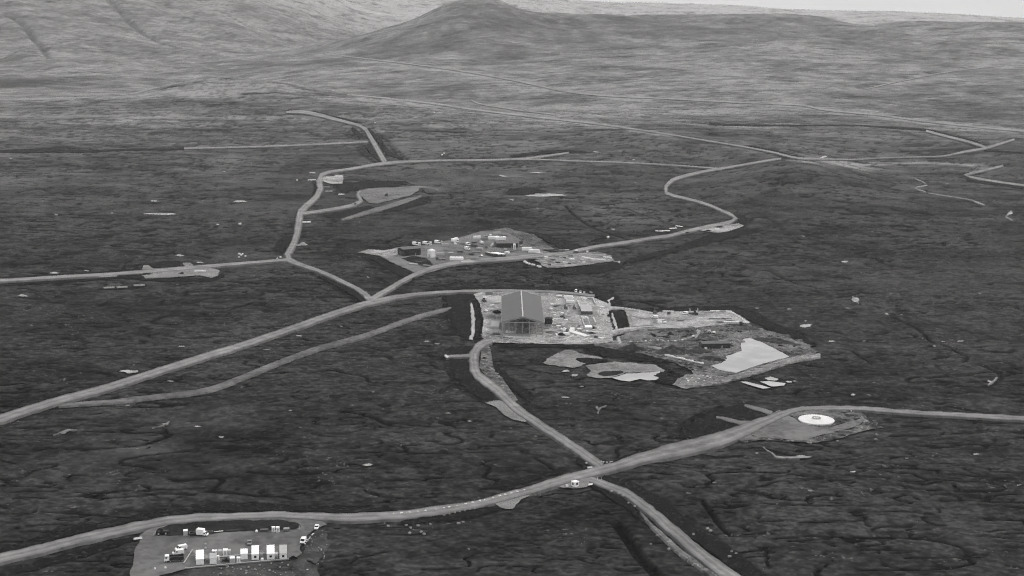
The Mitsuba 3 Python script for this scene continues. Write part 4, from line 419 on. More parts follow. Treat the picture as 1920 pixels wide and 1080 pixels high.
PEAT = [
 [(-43.3,959.7),(-36.1,958.4),(-29.4,960.3),(-27.2,934.3),(-24.5,916.7),(-18.6,895.6),(-11.3,874.2),(-8.6,854.9),(-10.9,848.5),(-17.7,854.5),(-26.6,870.9),(-34.6,901.9),(-40.9,930.7)],
 [(-55.4,1175.0),(-35.7,1187.4),(-32.8,1149.9),(-31.7,1085.7),(-31.2,1028.0),(-32.8,1017.6),(-41.1,1045.0),(-46.9,1085.0),(-51.2,1123.9)],
 [(-30.7,1154.3),(-26.8,1141.7),(-24.2,1086.0),(-24.8,1028.3),(-27.7,1017.8),(-28.3,1067.2),(-30.5,1114.9)],
 [(76.9,1117.7),(83.1,1126.1),(91.8,1126.4),(91.4,1098.5),(91.5,1062.8),(82.5,1057.1),(76.5,1060.5),(76.8,1090.3)],
 [(32.5,1305.4),(50.4,1313.3),(76.7,1332.9),(98.4,1349.3),(108.7,1347.8),(99.0,1320.1),(77.0,1291.6),(49.4,1285.4),(37.1,1286.7)],
 [(97.8,1340.3),(128.5,1396.0),(165.3,1438.3),(201.3,1503.8),(228.0,1549.7),(256.6,1580.7),(273.6,1584.7),(260.8,1550.4),(220.6,1497.4),(182.9,1446.4),(144.5,1394.7),(117.1,1354.9)],
 [(95.3,777.1),(103.5,802.0),(117.4,824.0),(132.9,841.1),(145.1,851.3),(147.2,844.1),(157.4,830.3),(151.9,817.5),(145.0,810.5),(137.3,802.4),(121.3,783.5),(107.5,771.5)],
 [(-221.5,1905.6),(-228.6,2000.7),(-203.2,2035.9),(-163.2,2040.3),(-152.1,1996.2),(-180.2,1954.3),(-201.6,1945.6)],
 [(-227.2,1652.5),(-207.4,1687.2),(-193.9,1728.0),(-181.5,1749.6),(-172.1,1734.8),(-180.5,1689.4),(-200.0,1636.5)],
 [(-160.7,1705.4),(-143.4,1773.4),(-120.8,1842.5),(-109.9,1849.2),(-109.9,1780.4),(-127.5,1742.4),(-144.1,1701.2)],
 [(-101.7,2152.3),(-68.2,2179.8),(-56.8,2124.5),(-78.5,2058.0),(-94.6,2069.4)],
 [(-10.1,1906.9),(0.0,1959.5),(28.5,1969.4),(44.1,1927.7),(20.3,1892.4),(-1.3,1876.5)],
 [(-157.2,2150.4),(-93.8,2197.1),(-59.4,2159.8),(-66.6,2130.0),(-131.2,2125.7)],
 [(-251.3,2018.1),(-235.4,2013.0),(-220.8,1918.2),(-227.2,1880.3),(-245.5,1940.9)],
 [(96.7,916.9),(104.5,933.2),(107.6,924.5),(112.4,916.1),(109.3,901.9),(106.0,890.9),(98.9,896.0)],
 [(-45.2,961.2),(-43.4,988.7),(-39.2,997.1),(-30.6,997.5),(-28.6,981.1),(-36.7,972.7)],
 [(46.8,964.9),(50.4,969.0),(62.8,962.3),(62.3,953.0),(54.3,949.6),(48.9,954.0)],
 [(15.5,957.5),(21.6,965.6),(23.8,960.9),(20.5,945.3),(16.1,946.7)],
 [(93.5,1041.4),(110.6,1050.7),(140.0,1057.9),(139.1,1037.4),(121.0,1026.5),(106.7,1031.3)],
 [(152.3,1057.3),(170.2,1067.0),(187.5,1071.3),(188.3,1056.6),(171.5,1049.0),(156.7,1045.0)],
 [(190.0,1049.5),(204.0,1037.3),(214.3,1008.2),(217.4,985.2),(203.9,975.5),(200.7,988.3),(193.6,1013.1)],
 [(54.9,997.6),(74.0,993.2),(92.2,980.7),(109.5,963.7),(104.8,954.3),(86.8,961.5),(68.7,972.0),(58.0,984.5)],
 [(121.1,950.2),(133.1,943.0),(140.5,929.9),(151.7,920.2),(137.2,919.7),(124.6,933.8)],
 [(124.4,994.7),(132.8,999.8),(143.9,995.2),(136.6,983.6),(126.5,980.1)],
 [(-123.0,1992.9),(-94.0,2022.3),(-62.5,1999.0),(-46.3,1961.2),(-75.1,1932.7),(-105.1,1942.9)],
 [(-207.7,2082.0),(-178.0,2105.4),(-145.3,2095.9),(-159.0,2067.1),(-193.5,2056.6)],
 [(-44.7,2055.5),(-21.4,2072.0),(-9.4,2031.3),(-28.3,2002.4)]]
POOLS = [
 ('silt_pond','big pale silt pond right of the steel hall','silt_water',[(174.0,1028.9),(179.0,1032.5),(185.2,1021.4),(191.3,1000.5),(198.3,973.8),(184.2,961.1),(167.2,943.3),(152.6,926.0),(142.7,932.9),(138.0,945.4),(146.6,953.2),(152.4,966.5),(152.5,974.4),(159.0,980.2),(166.8,990.9),(168.3,1007.5),(171.6,1021.1)]),
 ('settling_pool','pale shallow water along the front of the long mud flat','silt_water',[(66.9,910.9),(73.1,903.4),(78.3,901.5),(85.9,908.1),(90.5,904.7),(96.3,905.6),(102.9,921.5),(104.3,931.7),(92.8,925.5),(83.6,923.0),(77.8,922.8),(72.2,914.7)]),
 ('settling_pool','longest of the three small pale pools below the causeway','silt_water',[(151.9,903.4),(156.2,903.6),(163.7,895.7),(169.6,887.9),(163.8,886.3),(156.3,895.4)]),
 ('settling_pool','middle of the small pale pools below the causeway','silt_water',[(164.7,903.9),(170.8,906.1),(181.0,900.3),(179.5,894.2),(170.7,891.9)]),
 ('settling_pool','upper pool of the small pale pools below the causeway','silt_water',[(170.0,913.7),(174.6,917.4),(178.8,911.2),(176.3,907.0),(171.2,908.2)]),
 ('settling_pool','roundest and rightmost of the small pale pools below the causeway','silt_water',[(185.9,903.9),(185.6,902.5),(184.4,902.9),(183.1,901.9),(183.0,903.9),(182.1,905.1),(183.2,906.2),(184.2,906.3),(184.9,905.7),(186.5,905.8)]),
 ('moor_pool','thin pale streak above the small quarry','bright_water',[(-124.5,2057.2),(-122.4,2053.8),(-127.8,2053.8),(-129.3,2052.1),(-132.2,2050.5),(-135.1,2052.3),(-136.6,2055.2),(-135.9,2058.1),(-138.0,2060.8),(-136.2,2063.4),(-133.6,2066.3),(-129.7,2064.1),(-127.4,2061.8),(-124.5,2060.3)]),
 ('moor_pool','long pale streak above the dark band by the small quarry','bright_water',[(-178.1,2039.6),(-173.7,2036.9),(-180.8,2035.0),(-184.2,2031.9),(-190.5,2030.3),(-193.7,2032.5),(-201.0,2032.1),(-201.0,2035.0),(-199.2,2037.8),(-193.9,2039.5),(-189.8,2040.4),(-186.4,2041.5),(-183.3,2041.4),(-175.1,2042.7)]),
 ('moor_pool','pale patch right of the small quarry rim','bright_water',[(-73.6,1949.0),(-73.4,1946.3),(-75.3,1944.8),(-77.7,1943.9),(-81.6,1940.8),(-84.8,1946.0),(-90.3,1948.1),(-90.8,1953.8),(-91.0,1959.1),(-84.2,1958.9),(-81.5,1959.5),(-78.1,1958.9),(-74.3,1957.3),(-73.3,1952.5)]),
 ('moor_pool','pale patch on the corner of the small quarry rim','bright_water',[(-131.9,2006.0),(-129.8,2000.7),(-133.1,1998.0),(-135.9,1997.4),(-138.1,1996.1),(-140.8,1995.6),(-141.1,2000.0),(-145.4,2002.3),(-145.2,2007.9),(-140.5,2008.6),(-139.7,2014.1),(-136.9,2011.7),(-135.5,2009.7),(-132.8,2009.5)]),
 ('moor_pool','pale streak just below the upper track','bright_water',[(-150.2,2163.6),(-153.3,2161.4),(-153.9,2159.7),(-155.6,2156.8),(-159.5,2159.2),(-162.2,2161.3),(-164.2,2163.7),(-165.7,2166.3),(-163.0,2168.2),(-162.1,2169.5),(-161.0,2172.9),(-156.7,2172.3),(-152.3,2171.0),(-152.4,2165.9)]),
 ('moor_pool','wide bright pool beyond the works compound','bright_water',[(68.2,1887.6),(72.7,1878.8),(56.8,1875.4),(49.4,1873.0),(40.5,1866.4),(30.8,1868.1),(20.3,1871.6),(15.6,1880.5),(31.5,1888.6),(29.4,1898.9),(42.6,1896.8),(51.3,1901.6),(58.4,1897.6),(66.6,1894.9)]),
 ('moor_pool','bright pool right of the small quarry','bright_water',[(-7.5,2112.9),(-9.9,2106.8),(-12.4,2100.8),(-20.0,2105.6),(-24.7,2100.7),(-28.1,2107.0),(-35.4,2108.5),(-31.6,2116.3),(-29.1,2120.1),(-31.7,2128.5),(-24.1,2125.0),(-20.0,2123.8),(-14.0,2124.4),(-13.3,2117.3)]),
 ('moor_pool','bright pool at the end of the upper spoil strip','bright_water',[(143.3,2381.8),(146.7,2376.2),(142.0,2378.8),(140.4,2377.6),(137.6,2378.8),(135.0,2382.8),(135.6,2388.6),(136.0,2391.6),(135.6,2394.4),(136.9,2395.5),(138.8,2395.3),(140.7,2390.9),(143.2,2389.3),(146.5,2385.8)]),
 ('moor_pool','thin bright pool near the top middle track','bright_water',[(51.0,2153.9),(49.7,2150.4),(43.7,2150.0),(40.0,2148.2),(35.4,2151.0),(30.5,2152.0),(26.1,2154.7),(24.8,2158.5),(29.4,2160.5),(29.0,2164.6),(35.4,2162.6),(40.9,2164.7),(42.6,2159.1),(45.3,2156.9)]),
 ('moor_pool','long bright pool on the left moor','bright_water',[(-398.6,1655.7),(-403.5,1653.0),(-405.8,1650.4),(-410.4,1646.2),(-421.0,1650.6),(-426.1,1652.2),(-436.1,1652.6),(-439.1,1655.6),(-437.5,1658.6),(-433.7,1661.3),(-423.6,1660.7),(-415.9,1663.0),(-403.9,1663.2),(-402.2,1658.5)]),
 ('moor_pool','pale pool beside the straight road at left','bright_water',[(-250.5,914.3),(-250.3,913.0),(-250.6,911.6),(-252.5,910.4),(-255.6,909.1),(-257.3,912.2),(-258.7,913.3),(-262.5,914.3),(-262.5,916.3),(-261.1,918.2),(-257.8,918.6),(-254.8,916.8),(-251.4,917.9),(-250.5,915.7)]),
 ('moor_pool','pale patch of bare rock right of the works platform','bright_water',[(234.1,1075.8),(233.7,1073.3),(232.4,1070.2),(230.4,1070.7),(228.0,1067.2),(226.6,1068.5),(225.1,1069.9),(225.0,1072.9),(226.5,1076.1),(228.5,1078.9),(230.7,1078.8),(232.6,1080.4),(234.8,1080.8),(236.0,1079.0)]),
 ('moor_pool','bright head of the stream on the right moor','bright_water',[(297.6,1182.2),(296.1,1176.8),(294.2,1173.7),(292.4,1170.8),(291.1,1170.6),(290.7,1173.4),(290.4,1176.3),(290.9,1181.2),(292.7,1186.2),(294.5,1187.1),(296.3,1192.7),(296.3,1188.2),(297.9,1189.7),(298.2,1186.9)]),
 ('moor_pool','bright pool left of the upper fork','bright_water',[(-336.4,1776.8),(-340.5,1773.8),(-343.2,1773.0),(-344.9,1771.8),(-347.8,1768.4),(-351.5,1771.6),(-355.3,1774.1),(-354.7,1778.2),(-353.6,1780.8),(-354.8,1784.9),(-351.6,1787.4),(-346.7,1787.1),(-342.4,1784.2),(-340.2,1780.1)]),
 ('moor_pool','small bright pool above the long pool','bright_water',[(-448.9,1776.5),(-452.2,1774.9),(-452.8,1773.9),(-452.7,1770.5),(-455.9,1773.1),(-459.1,1772.6),(-460.3,1776.7),(-461.0,1779.2),(-462.3,1781.7),(-462.3,1784.7),(-458.0,1782.3),(-456.2,1784.9),(-453.9,1780.7),(-452.9,1778.1)]),
 ('moor_pool','bright pool above the left platform','bright_water',[(-324.1,1364.7),(-323.0,1362.8),(-325.3,1362.7),(-324.9,1359.4),(-327.6,1360.1),(-329.9,1362.0),(-330.2,1365.2),(-333.7,1366.5),(-331.2,1368.1),(-330.6,1369.1),(-329.9,1370.7),(-327.7,1368.4),(-326.4,1367.2),(-323.5,1367.1)]),
 ('moor_pool','flat pale pool just above the left platform','bright_water',[(-296.1,1327.5),(-295.3,1326.4),(-295.3,1324.8),(-297.6,1324.7),(-299.7,1325.1),(-301.8,1325.6),(-302.9,1326.9),(-302.9,1328.2),(-303.0,1329.2),(-301.5,1329.6),(-300.5,1329.9),(-299.1,1330.0),(-297.8,1329.3),(-296.4,1328.5)]),
 ('moor_pool','small pale pool beside the left moor road','bright_water',[(-414.6,1267.2),(-415.3,1265.6),(-415.9,1264.1),(-418.0,1263.9),(-419.8,1263.6),(-421.1,1264.9),(-423.5,1265.0),(-423.2,1266.6),(-423.8,1267.9),(-422.3,1268.5),(-422.2,1270.6),(-420.0,1271.3),(-418.0,1269.8),(-417.2,1268.3)]),
 ('moor_pool','pale pool below the left moor road','bright_water',[(-408.8,1163.2),(-408.6,1161.9),(-407.4,1159.5),(-410.3,1160.8),(-411.6,1160.2),(-413.6,1161.2),(-415.5,1162.7),(-417.9,1164.7),(-415.7,1166.2),(-417.5,1169.2),(-415.3,1169.9),(-412.3,1166.7),(-410.7,1166.4),(-409.3,1164.8)]),
 ('moor_pool','small bright pool in the middle of the right moor','bright_water',[(334.2,1380.2),(332.9,1378.1),(331.7,1376.0),(330.0,1375.1),(328.8,1375.7),(327.3,1375.5),(327.9,1377.9),(326.5,1379.1),(328.1,1381.0),(329.0,1383.3),(330.7,1384.8),(332.3,1384.7),(334.0,1384.6),(334.8,1382.8)]),
 ('moor_pool','pale pool beside the upper right track','bright_water',[(515.8,2309.3),(510.7,2294.0),(503.5,2277.6),(498.0,2264.3),(492.4,2251.1),(485.4,2235.3),(488.8,2249.4),(487.2,2250.4),(488.9,2260.8),(496.3,2276.8),(500.7,2288.0),(506.7,2303.1),(514.4,2318.2),(511.7,2306.5)]),
 ('moor_pool','pale bare patch below the turbine pad','bright_water',[(165.7,743.2),(164.1,742.4),(162.5,742.2),(161.6,741.7),(159.6,741.0),(158.8,742.4),(157.6,743.1),(158.2,744.1),(158.1,744.9),(158.6,745.9),(160.6,746.6),(162.8,746.1),(163.5,744.7),(165.9,744.4)]),
 ('moor_pool','small bright pool below the left mud flat','bright_water',[(39.6,928.6),(39.6,926.9),(38.0,926.5),(37.2,925.8),(36.3,925.4),(35.3,925.2),(34.0,925.6),(35.0,927.2),(35.5,928.1),(35.3,930.1),(36.4,930.6),(37.5,931.2),(39.1,931.7),(38.6,929.5)]),
 ('moor_pool','second bright pool below the left mud flat','bright_water',[(44.2,916.4),(44.8,914.8),(43.3,914.9),(43.0,912.5),(42.0,913.9),(40.7,913.3),(40.4,915.0),(41.0,916.5),(40.7,917.8),(41.4,918.7),(42.1,920.1),(42.9,918.3),(44.5,919.7),(45.1,918.1)]),
 ('moor_pool','pale patch on the moor above the foreground road','bright_water',[(-72.9,720.2),(-74.1,719.5),(-74.0,718.3),(-75.4,718.3),(-76.3,717.5),(-77.3,717.9),(-77.7,718.5),(-79.4,719.1),(-78.3,720.0),(-78.1,721.2),(-76.7,721.5),(-75.5,722.3),(-74.6,721.4),(-73.7,721.0)]),
 ('moor_pool','','bright_water',[(306.9,1122.1),(306.9,1119.7),(305.5,1119.8),(304.7,1120.2),(304.3,1121.4),(304.5,1123.4),(305.7,1125.1),(306.9,1125.2),(307.0,1123.3)]),
 ('moor_pool','','dim_water',[(312.0,1007.7),(311.3,1005.4),(310.3,1004.4),(310.2,1006.5),(310.1,1008.1),(310.8,1010.3),(311.6,1011.2),(312.3,1011.4),(312.8,1010.5)]),
 ('moor_pool','','dim_water',[(310.4,1033.7),(310.0,1032.9),(309.4,1031.7),(309.3,1033.1),(309.8,1035.0),(310.0,1036.0),(310.3,1036.4),(310.6,1036.1),(310.5,1034.9)]),
 ('moor_pool','','bright_water',[(323.3,1023.2),(322.6,1022.4),(321.7,1021.8),(320.8,1021.5),(319.9,1021.7),(320.6,1022.8),(321.5,1023.7),(322.7,1024.6),(323.7,1024.3)]),
 ('moor_pool','','dim_water',[(414.4,1217.7),(413.3,1214.1),(412.0,1214.0),(411.0,1213.3),(411.1,1214.9),(411.5,1217.4),(413.2,1221.5),(414.7,1221.9),(415.4,1220.8)]),
 ('moor_pool','','dim_water',[(322.7,1537.5),(323.0,1535.3),(321.0,1533.9),(320.2,1536.5),(319.9,1537.9),(318.6,1539.9),(320.9,1540.5),(322.2,1540.6),(322.9,1539.2)]),
 ('moor_pool','','bright_water',[(-332.3,1576.5),(-331.6,1572.7),(-332.4,1570.4),(-334.0,1572.4),(-335.0,1574.3),(-335.8,1577.1),(-335.3,1578.9),(-334.7,1580.8),(-333.2,1579.8)]),
 ('moor_pool','','dim_water',[(-683.1,2145.6),(-684.7,2141.9),(-686.8,2140.8),(-688.9,2140.1),(-691.7,2141.6),(-691.5,2145.0),(-691.6,2148.2),(-689.5,2150.0),(-686.6,2148.7)]),
 ('moor_pool','','dim_water',[(-535.7,1642.4),(-535.6,1639.6),(-535.2,1636.1),(-537.3,1638.6),(-539.5,1641.0),(-541.1,1646.2),(-541.6,1650.6),(-539.3,1648.6),(-537.4,1646.8)]),
 ('moor_pool','','bright_water',[(-391.1,1278.1),(-390.6,1276.4),(-391.9,1275.8),(-393.3,1277.3),(-395.3,1277.5),(-395.7,1279.5),(-395.0,1280.9),(-393.2,1279.7),(-391.8,1279.8)]),
 ('moor_pool','','dim_water',[(-434.8,2126.3),(-434.9,2122.3),(-437.7,2123.9),(-439.6,2125.5),(-441.9,2128.4),(-442.4,2132.4),(-441.9,2135.0),(-439.6,2134.0),(-437.1,2130.4)]),
 ('moor_pool','','dim_water',[(-718.6,2347.4),(-718.9,2343.8),(-720.1,2342.3),(-721.7,2339.9),(-723.6,2343.8),(-724.4,2347.2),(-724.5,2350.6),(-723.2,2353.2),(-721.1,2349.6)]),
 ('moor_pool','','bright_water',[(-812.7,2276.4),(-810.8,2272.0),(-813.1,2272.8),(-815.3,2273.1),(-817.8,2280.3),(-819.5,2283.7),(-820.0,2287.0),(-817.2,2284.5),(-814.5,2280.6)]),
 ('moor_pool','','dim_water',[(-802.2,2379.2),(-800.5,2374.4),(-801.9,2370.4),(-805.5,2370.7),(-807.5,2375.6),(-811.1,2379.9),(-808.1,2381.8),(-807.0,2385.7),(-803.7,2383.2)]),
 ('moor_pool','','dim_water',[(-200.3,792.4),(-199.7,791.1),(-201.0,790.2),(-202.7,790.6),(-204.0,791.4),(-204.6,792.8),(-203.5,793.7),(-202.0,793.3),(-200.9,793.2)]),
 ('moor_pool','','bright_water',[(-162.6,767.0),(-162.6,766.1),(-163.5,765.5),(-164.4,765.7),(-165.0,766.1),(-165.8,766.9),(-165.2,767.9),(-164.0,768.0),(-162.8,767.8)]),
 ('moor_pool','','dim_water',[(-253.7,772.4),(-253.4,771.6),(-254.3,771.0),(-255.7,770.5),(-256.6,771.3),(-257.5,772.3),(-256.3,773.0),(-255.0,772.9),(-254.1,772.8)]),
 ('moor_pool','','dim_water',[(-17.3,601.0),(-17.5,600.4),(-17.9,600.3),(-18.3,600.6),(-18.8,601.2),(-19.1,602.1),(-18.5,602.6),(-18.0,601.9),(-17.6,601.6)]),
 ('moor_pool','','bright_water',[(222.2,874.4),(220.9,873.3),(219.8,871.5),(218.1,871.9),(217.5,873.5),(218.8,874.9),(219.3,876.6),(220.9,876.5),(221.2,875.2)]),
 ('moor_pool','','dim_water',[(231.3,872.9),(230.8,872.1),(229.9,872.0),(229.2,872.7),(228.4,873.5),(229.5,874.5),(229.7,875.5),(230.6,874.7),(231.0,873.8)]),
 ('moor_pool','','dim_water',[(189.2,905.7),(188.7,905.1),(188.3,904.5),(187.8,904.8),(187.9,906.0),(187.9,906.9),(188.3,907.9),(188.9,907.5),(189.6,907.2)]),
 ('moor_pool','','bright_water',[(321.1,910.8),(320.1,908.9),(318.7,907.6),(318.4,909.1),(317.9,909.5),(318.4,910.8),(319.2,912.5),(320.1,912.3),(320.6,911.8)]),
 ('moor_pool','','dim_water',[(646.9,2079.6),(644.5,2076.3),(641.9,2073.0),(640.4,2074.5),(637.8,2075.1),(638.8,2080.0),(642.6,2082.0),(646.1,2086.2),(647.9,2083.9)]),
 ('moor_pool','','dim_water',[(626.2,1868.8),(623.6,1866.1),(622.0,1865.5),(619.1,1864.8),(620.1,1870.8),(621.6,1875.1),(623.7,1879.2),(625.9,1877.1),(625.7,1872.3)]),
 ('moor_pool','','bright_water',[(631.6,1761.7),(628.4,1756.2),(624.6,1749.5),(621.1,1747.7),(621.9,1754.5),(625.0,1762.3),(628.4,1765.5),(631.4,1769.2),(632.9,1767.8)]),
 ('moor_pool','','dim_water',[(280.9,1143.3),(280.2,1141.6),(279.0,1142.4),(278.3,1142.9),(277.4,1144.0),(278.0,1145.8),(279.0,1146.4),(280.3,1147.1),(280.9,1145.3)]),
 ('moor_pool','','dim_water',[(318.4,1120.6),(318.0,1118.8),(317.0,1119.2),(316.0,1118.8),(316.1,1120.6),(316.4,1122.1),(317.2,1122.9),(318.1,1123.2),(318.3,1121.9)]),
 ('moor_pool','','bright_water',[(241.5,1021.4),(239.7,1020.6),(238.8,1019.4),(236.7,1019.5),(236.5,1021.9),(237.6,1023.4),(238.6,1023.8),(239.7,1024.0),(240.7,1022.9)]),
 ('moor_pool','','dim_water',[(230.8,1136.7),(230.3,1135.4),(229.0,1134.9),(227.6,1134.8),(227.1,1136.3),(227.5,1137.9),(228.5,1139.0),(229.9,1139.0),(231.3,1138.6)]),
 ('moor_pool','','dim_water',[(204.6,1139.9),(203.9,1138.4),(203.0,1136.4),(201.9,1137.1),(201.6,1138.8),(201.7,1140.8),(202.9,1141.8),(203.7,1141.9),(204.7,1141.7)]),
 ('moor_pool','','bright_water',[(189.4,1130.2),(187.3,1129.4),(186.5,1127.7),(185.1,1129.2),(182.8,1129.6),(184.7,1131.1),(185.2,1132.2),(187.1,1132.6),(187.7,1131.0)]),
 ('moor_pool','','dim_water',[(-64.8,1960.9),(-66.1,1957.1),(-68.1,1955.5),(-69.8,1954.9),(-71.4,1956.0),(-71.6,1959.3),(-70.3,1962.4),(-68.4,1963.5),(-65.1,1965.5)]),
 ('moor_pool','','dim_water',[(32.3,1737.5),(32.6,1733.5),(31.1,1732.0),(29.6,1733.1),(29.3,1737.3),(28.4,1741.3),(29.8,1744.1),(31.2,1743.5),(32.1,1740.7)]),
 ('moor_pool','','bright_water',[(1.3,1819.9),(0.5,1816.7),(-0.8,1816.1),(-2.1,1818.8),(-3.9,1820.7),(-3.7,1825.3),(-1.9,1825.4),(-0.9,1826.5),(0.9,1824.8)]),
 ('moor_pool','','dim_water',[(180.2,2045.1),(178.9,2042.2),(177.5,2041.2),(175.6,2041.2),(176.0,2046.0),(175.9,2048.5),(176.8,2050.3),(178.2,2050.1),(179.3,2048.1)]),
 ('moor_pool','','dim_water',[(166.8,1861.4),(165.8,1858.5),(164.7,1855.0),(163.4,1855.3),(163.1,1858.6),(163.5,1861.8),(164.2,1866.7),(165.3,1864.0),(166.8,1865.3)]),
 ('moor_pool','','bright_water',[(115.8,1575.1),(115.5,1571.8),(113.9,1571.0),(112.9,1571.4),(111.5,1572.1),(111.9,1575.4),(113.2,1577.5),(114.3,1577.2),(115.7,1577.9)]),
 ('moor_pool','','dim_water',[(234.3,1091.5),(233.7,1090.0),(232.9,1089.3),(232.5,1090.5),(232.6,1091.7),(232.6,1092.9),(233.1,1094.7),(233.8,1093.8),(234.5,1093.4)]),
 ('moor_pool','','dim_water',[(264.3,1022.6),(263.3,1021.6),(262.7,1020.8),(262.2,1021.3),(261.4,1021.7),(262.0,1023.0),(262.6,1024.3),(263.6,1024.6),(264.7,1024.3)]),
 ('moor_pool','','bright_water',[(338.1,1025.8),(336.3,1025.0),(335.2,1023.7),(334.3,1024.1),(332.8,1024.2),(334.0,1025.3),(334.7,1026.3),(336.5,1027.4),(337.9,1027.0)]),
 ('moor_pool','','dim_water',[(-475.9,1660.9),(-475.4,1658.0),(-476.1,1657.0),(-477.0,1657.0),(-478.6,1657.8),(-479.4,1661.4),(-479.5,1664.7),(-478.7,1667.1),(-476.9,1663.6)]),
 ('moor_pool','','dim_water',[(-393.5,1781.0),(-393.0,1777.7),(-394.3,1776.7),(-395.5,1777.3),(-397.5,1777.5),(-398.1,1781.2),(-397.0,1783.2),(-395.9,1783.4),(-394.4,1783.8)]),
 ('moor_pool','','bright_water',[(-219.3,1434.2),(-218.7,1431.6),(-220.0,1430.8),(-221.2,1432.1),(-223.4,1432.2),(-223.9,1435.9),(-222.6,1437.9),(-221.0,1436.9),(-219.4,1437.0)]),
 ('moor_pool','','dim_water',[(-129.4,1257.5),(-130.1,1256.4),(-130.5,1255.0),(-131.9,1256.6),(-132.5,1259.4),(-132.9,1261.3),(-132.0,1261.5),(-131.2,1262.7),(-130.3,1259.4)]),
 ('moor_pool','','dim_water',[(-367.1,1053.0),(-367.1,1052.1),(-366.7,1050.1),(-367.6,1050.5),(-368.6,1051.3),(-369.0,1053.2),(-368.7,1054.1),(-368.2,1054.1),(-367.7,1053.8)]),
 ('moor_pool','','bright_water',[(-236.1,988.9),(-235.8,987.3),(-237.6,986.9),(-239.3,986.2),(-240.0,987.6),(-241.0,988.9),(-240.4,990.5),(-238.4,990.8),(-237.0,989.9)]),
 ('moor_pool','','dim_water',[(-173.6,982.2),(-173.4,980.7),(-175.1,980.7),(-176.1,980.4),(-177.1,980.9),(-178.0,982.2),(-176.5,982.8),(-175.5,983.6),(-173.8,983.7)]),
 ('moor_pool','','dim_water',[(-220.1,890.0),(-221.3,889.4),(-221.8,888.9),(-222.8,889.8),(-224.5,890.0),(-224.7,891.5),(-223.9,892.2),(-222.5,891.4),(-221.5,890.9)]),
 ('moor_pool','','bright_water',[(-157.1,1026.1),(-157.0,1024.7),(-158.9,1025.3),(-160.3,1024.7),(-161.1,1026.0),(-161.0,1027.1),(-160.8,1028.2),(-159.1,1028.4),(-157.6,1027.4)]),
 ('moor_pool','','dim_water',[(-129.9,1058.7),(-130.1,1058.0),(-130.7,1057.2),(-132.0,1058.4),(-132.4,1059.7),(-133.5,1060.6),(-132.4,1061.0),(-131.2,1060.6),(-130.4,1059.5)]),
 ('moor_pool','','dim_water',[(-52.1,1005.0),(-52.4,1003.3),(-53.8,1002.6),(-55.0,1003.5),(-56.3,1003.9),(-56.6,1005.5),(-55.3,1006.3),(-54.1,1006.9),(-52.7,1006.4)]),
 ('moor_pool','','bright_water',[(-60.1,1012.7),(-61.0,1011.8),(-62.2,1011.2),(-63.6,1011.6),(-65.0,1012.4),(-64.0,1013.4),(-63.4,1013.9),(-62.4,1014.5),(-61.4,1013.6)]),
 ('moor_pool','','dim_water',[(-87.1,868.7),(-87.3,868.0),(-87.5,866.8),(-88.1,866.8),(-88.7,867.7),(-88.9,869.0),(-88.2,869.5),(-87.8,869.6),(-87.3,869.6)]),
 ('moor_pool','','dim_water',[(54.1,835.5),(53.9,832.9),(53.3,832.1),(52.8,833.6),(52.4,835.7),(52.5,838.8),(53.1,840.7),(53.7,840.3),(53.8,837.2)]),
 ('moor_pool','','dim_water',[(-233.1,831.6),(-233.5,831.0),(-233.8,830.2),(-234.9,830.3),(-235.8,830.9),(-235.7,831.7),(-235.2,832.2),(-234.5,832.2),(-233.9,832.0)]),
 ('moor_pool','','dim_water',[(-132.6,823.1),(-132.9,822.7),(-133.2,822.3),(-134.0,822.1),(-134.5,822.9),(-134.2,823.6),(-134.2,824.3),(-133.5,824.6),(-132.9,823.6)]),
 ('moor_pool','','bright_water',[(-180.1,787.7),(-181.2,787.0),(-181.9,786.7),(-182.6,786.3),(-183.0,787.0),(-184.1,787.7),(-183.2,788.4),(-182.2,788.5),(-181.5,788.2)]),
 ('moor_pool','','dim_water',[(-228.2,698.2),(-228.3,697.8),(-228.6,697.7),(-229.1,697.9),(-229.5,698.4),(-229.9,699.0),(-229.3,698.9),(-229.1,699.0),(-228.5,698.9)]),
 ('moor_pool','','dim_water',[(-96.9,836.2),(-96.6,835.4),(-97.5,835.7),(-98.1,836.1),(-98.5,836.5),(-98.6,837.0),(-98.5,837.7),(-97.7,837.4),(-96.9,837.1)]),
 ('moor_pool','','bright_water',[(91.9,680.6),(91.7,679.9),(90.5,680.1),(89.6,680.2),(89.2,680.9),(89.1,681.5),(89.8,682.0),(90.7,681.6),(91.6,681.4)]),
 ('moor_pool','','dim_water',[(107.5,697.9),(107.3,697.4),(106.4,697.6),(105.5,697.4),(104.9,698.0),(105.2,698.6),(105.9,698.8),(106.7,699.0),(107.1,698.3)]),
 ('moor_pool','','dim_water',[(155.5,687.3),(154.5,686.8),(154.0,686.2),(152.9,686.2),(152.7,687.5),(153.3,688.4),(153.9,688.7),(154.5,688.8),(155.0,688.2)]),
 ('moor_pool','','bright_water',[(184.4,719.2),(184.2,718.6),(183.3,717.9),(182.5,718.0),(181.3,718.1),(181.6,719.1),(182.9,719.6),(184.0,720.3),(185.1,720.1)]),
 ('moor_pool','','dim_water',[(137.7,749.0),(137.5,748.6),(137.1,748.1),(136.4,748.0),(135.9,748.8),(136.4,749.7),(136.9,750.1),(137.6,750.4),(137.7,749.5)]),
 ('moor_pool','','dim_water',[(219.8,743.6),(219.0,742.9),(218.4,742.4),(218.0,742.6),(217.5,742.7),(217.7,743.4),(218.2,744.1),(218.9,744.3),(219.6,744.3)]),
 ('moor_pool','','bright_water',[(261.8,752.9),(260.7,752.3),(259.7,751.5),(258.1,751.3),(257.9,752.1),(258.0,752.9),(258.9,753.8),(260.5,754.1),(261.7,753.7)]),
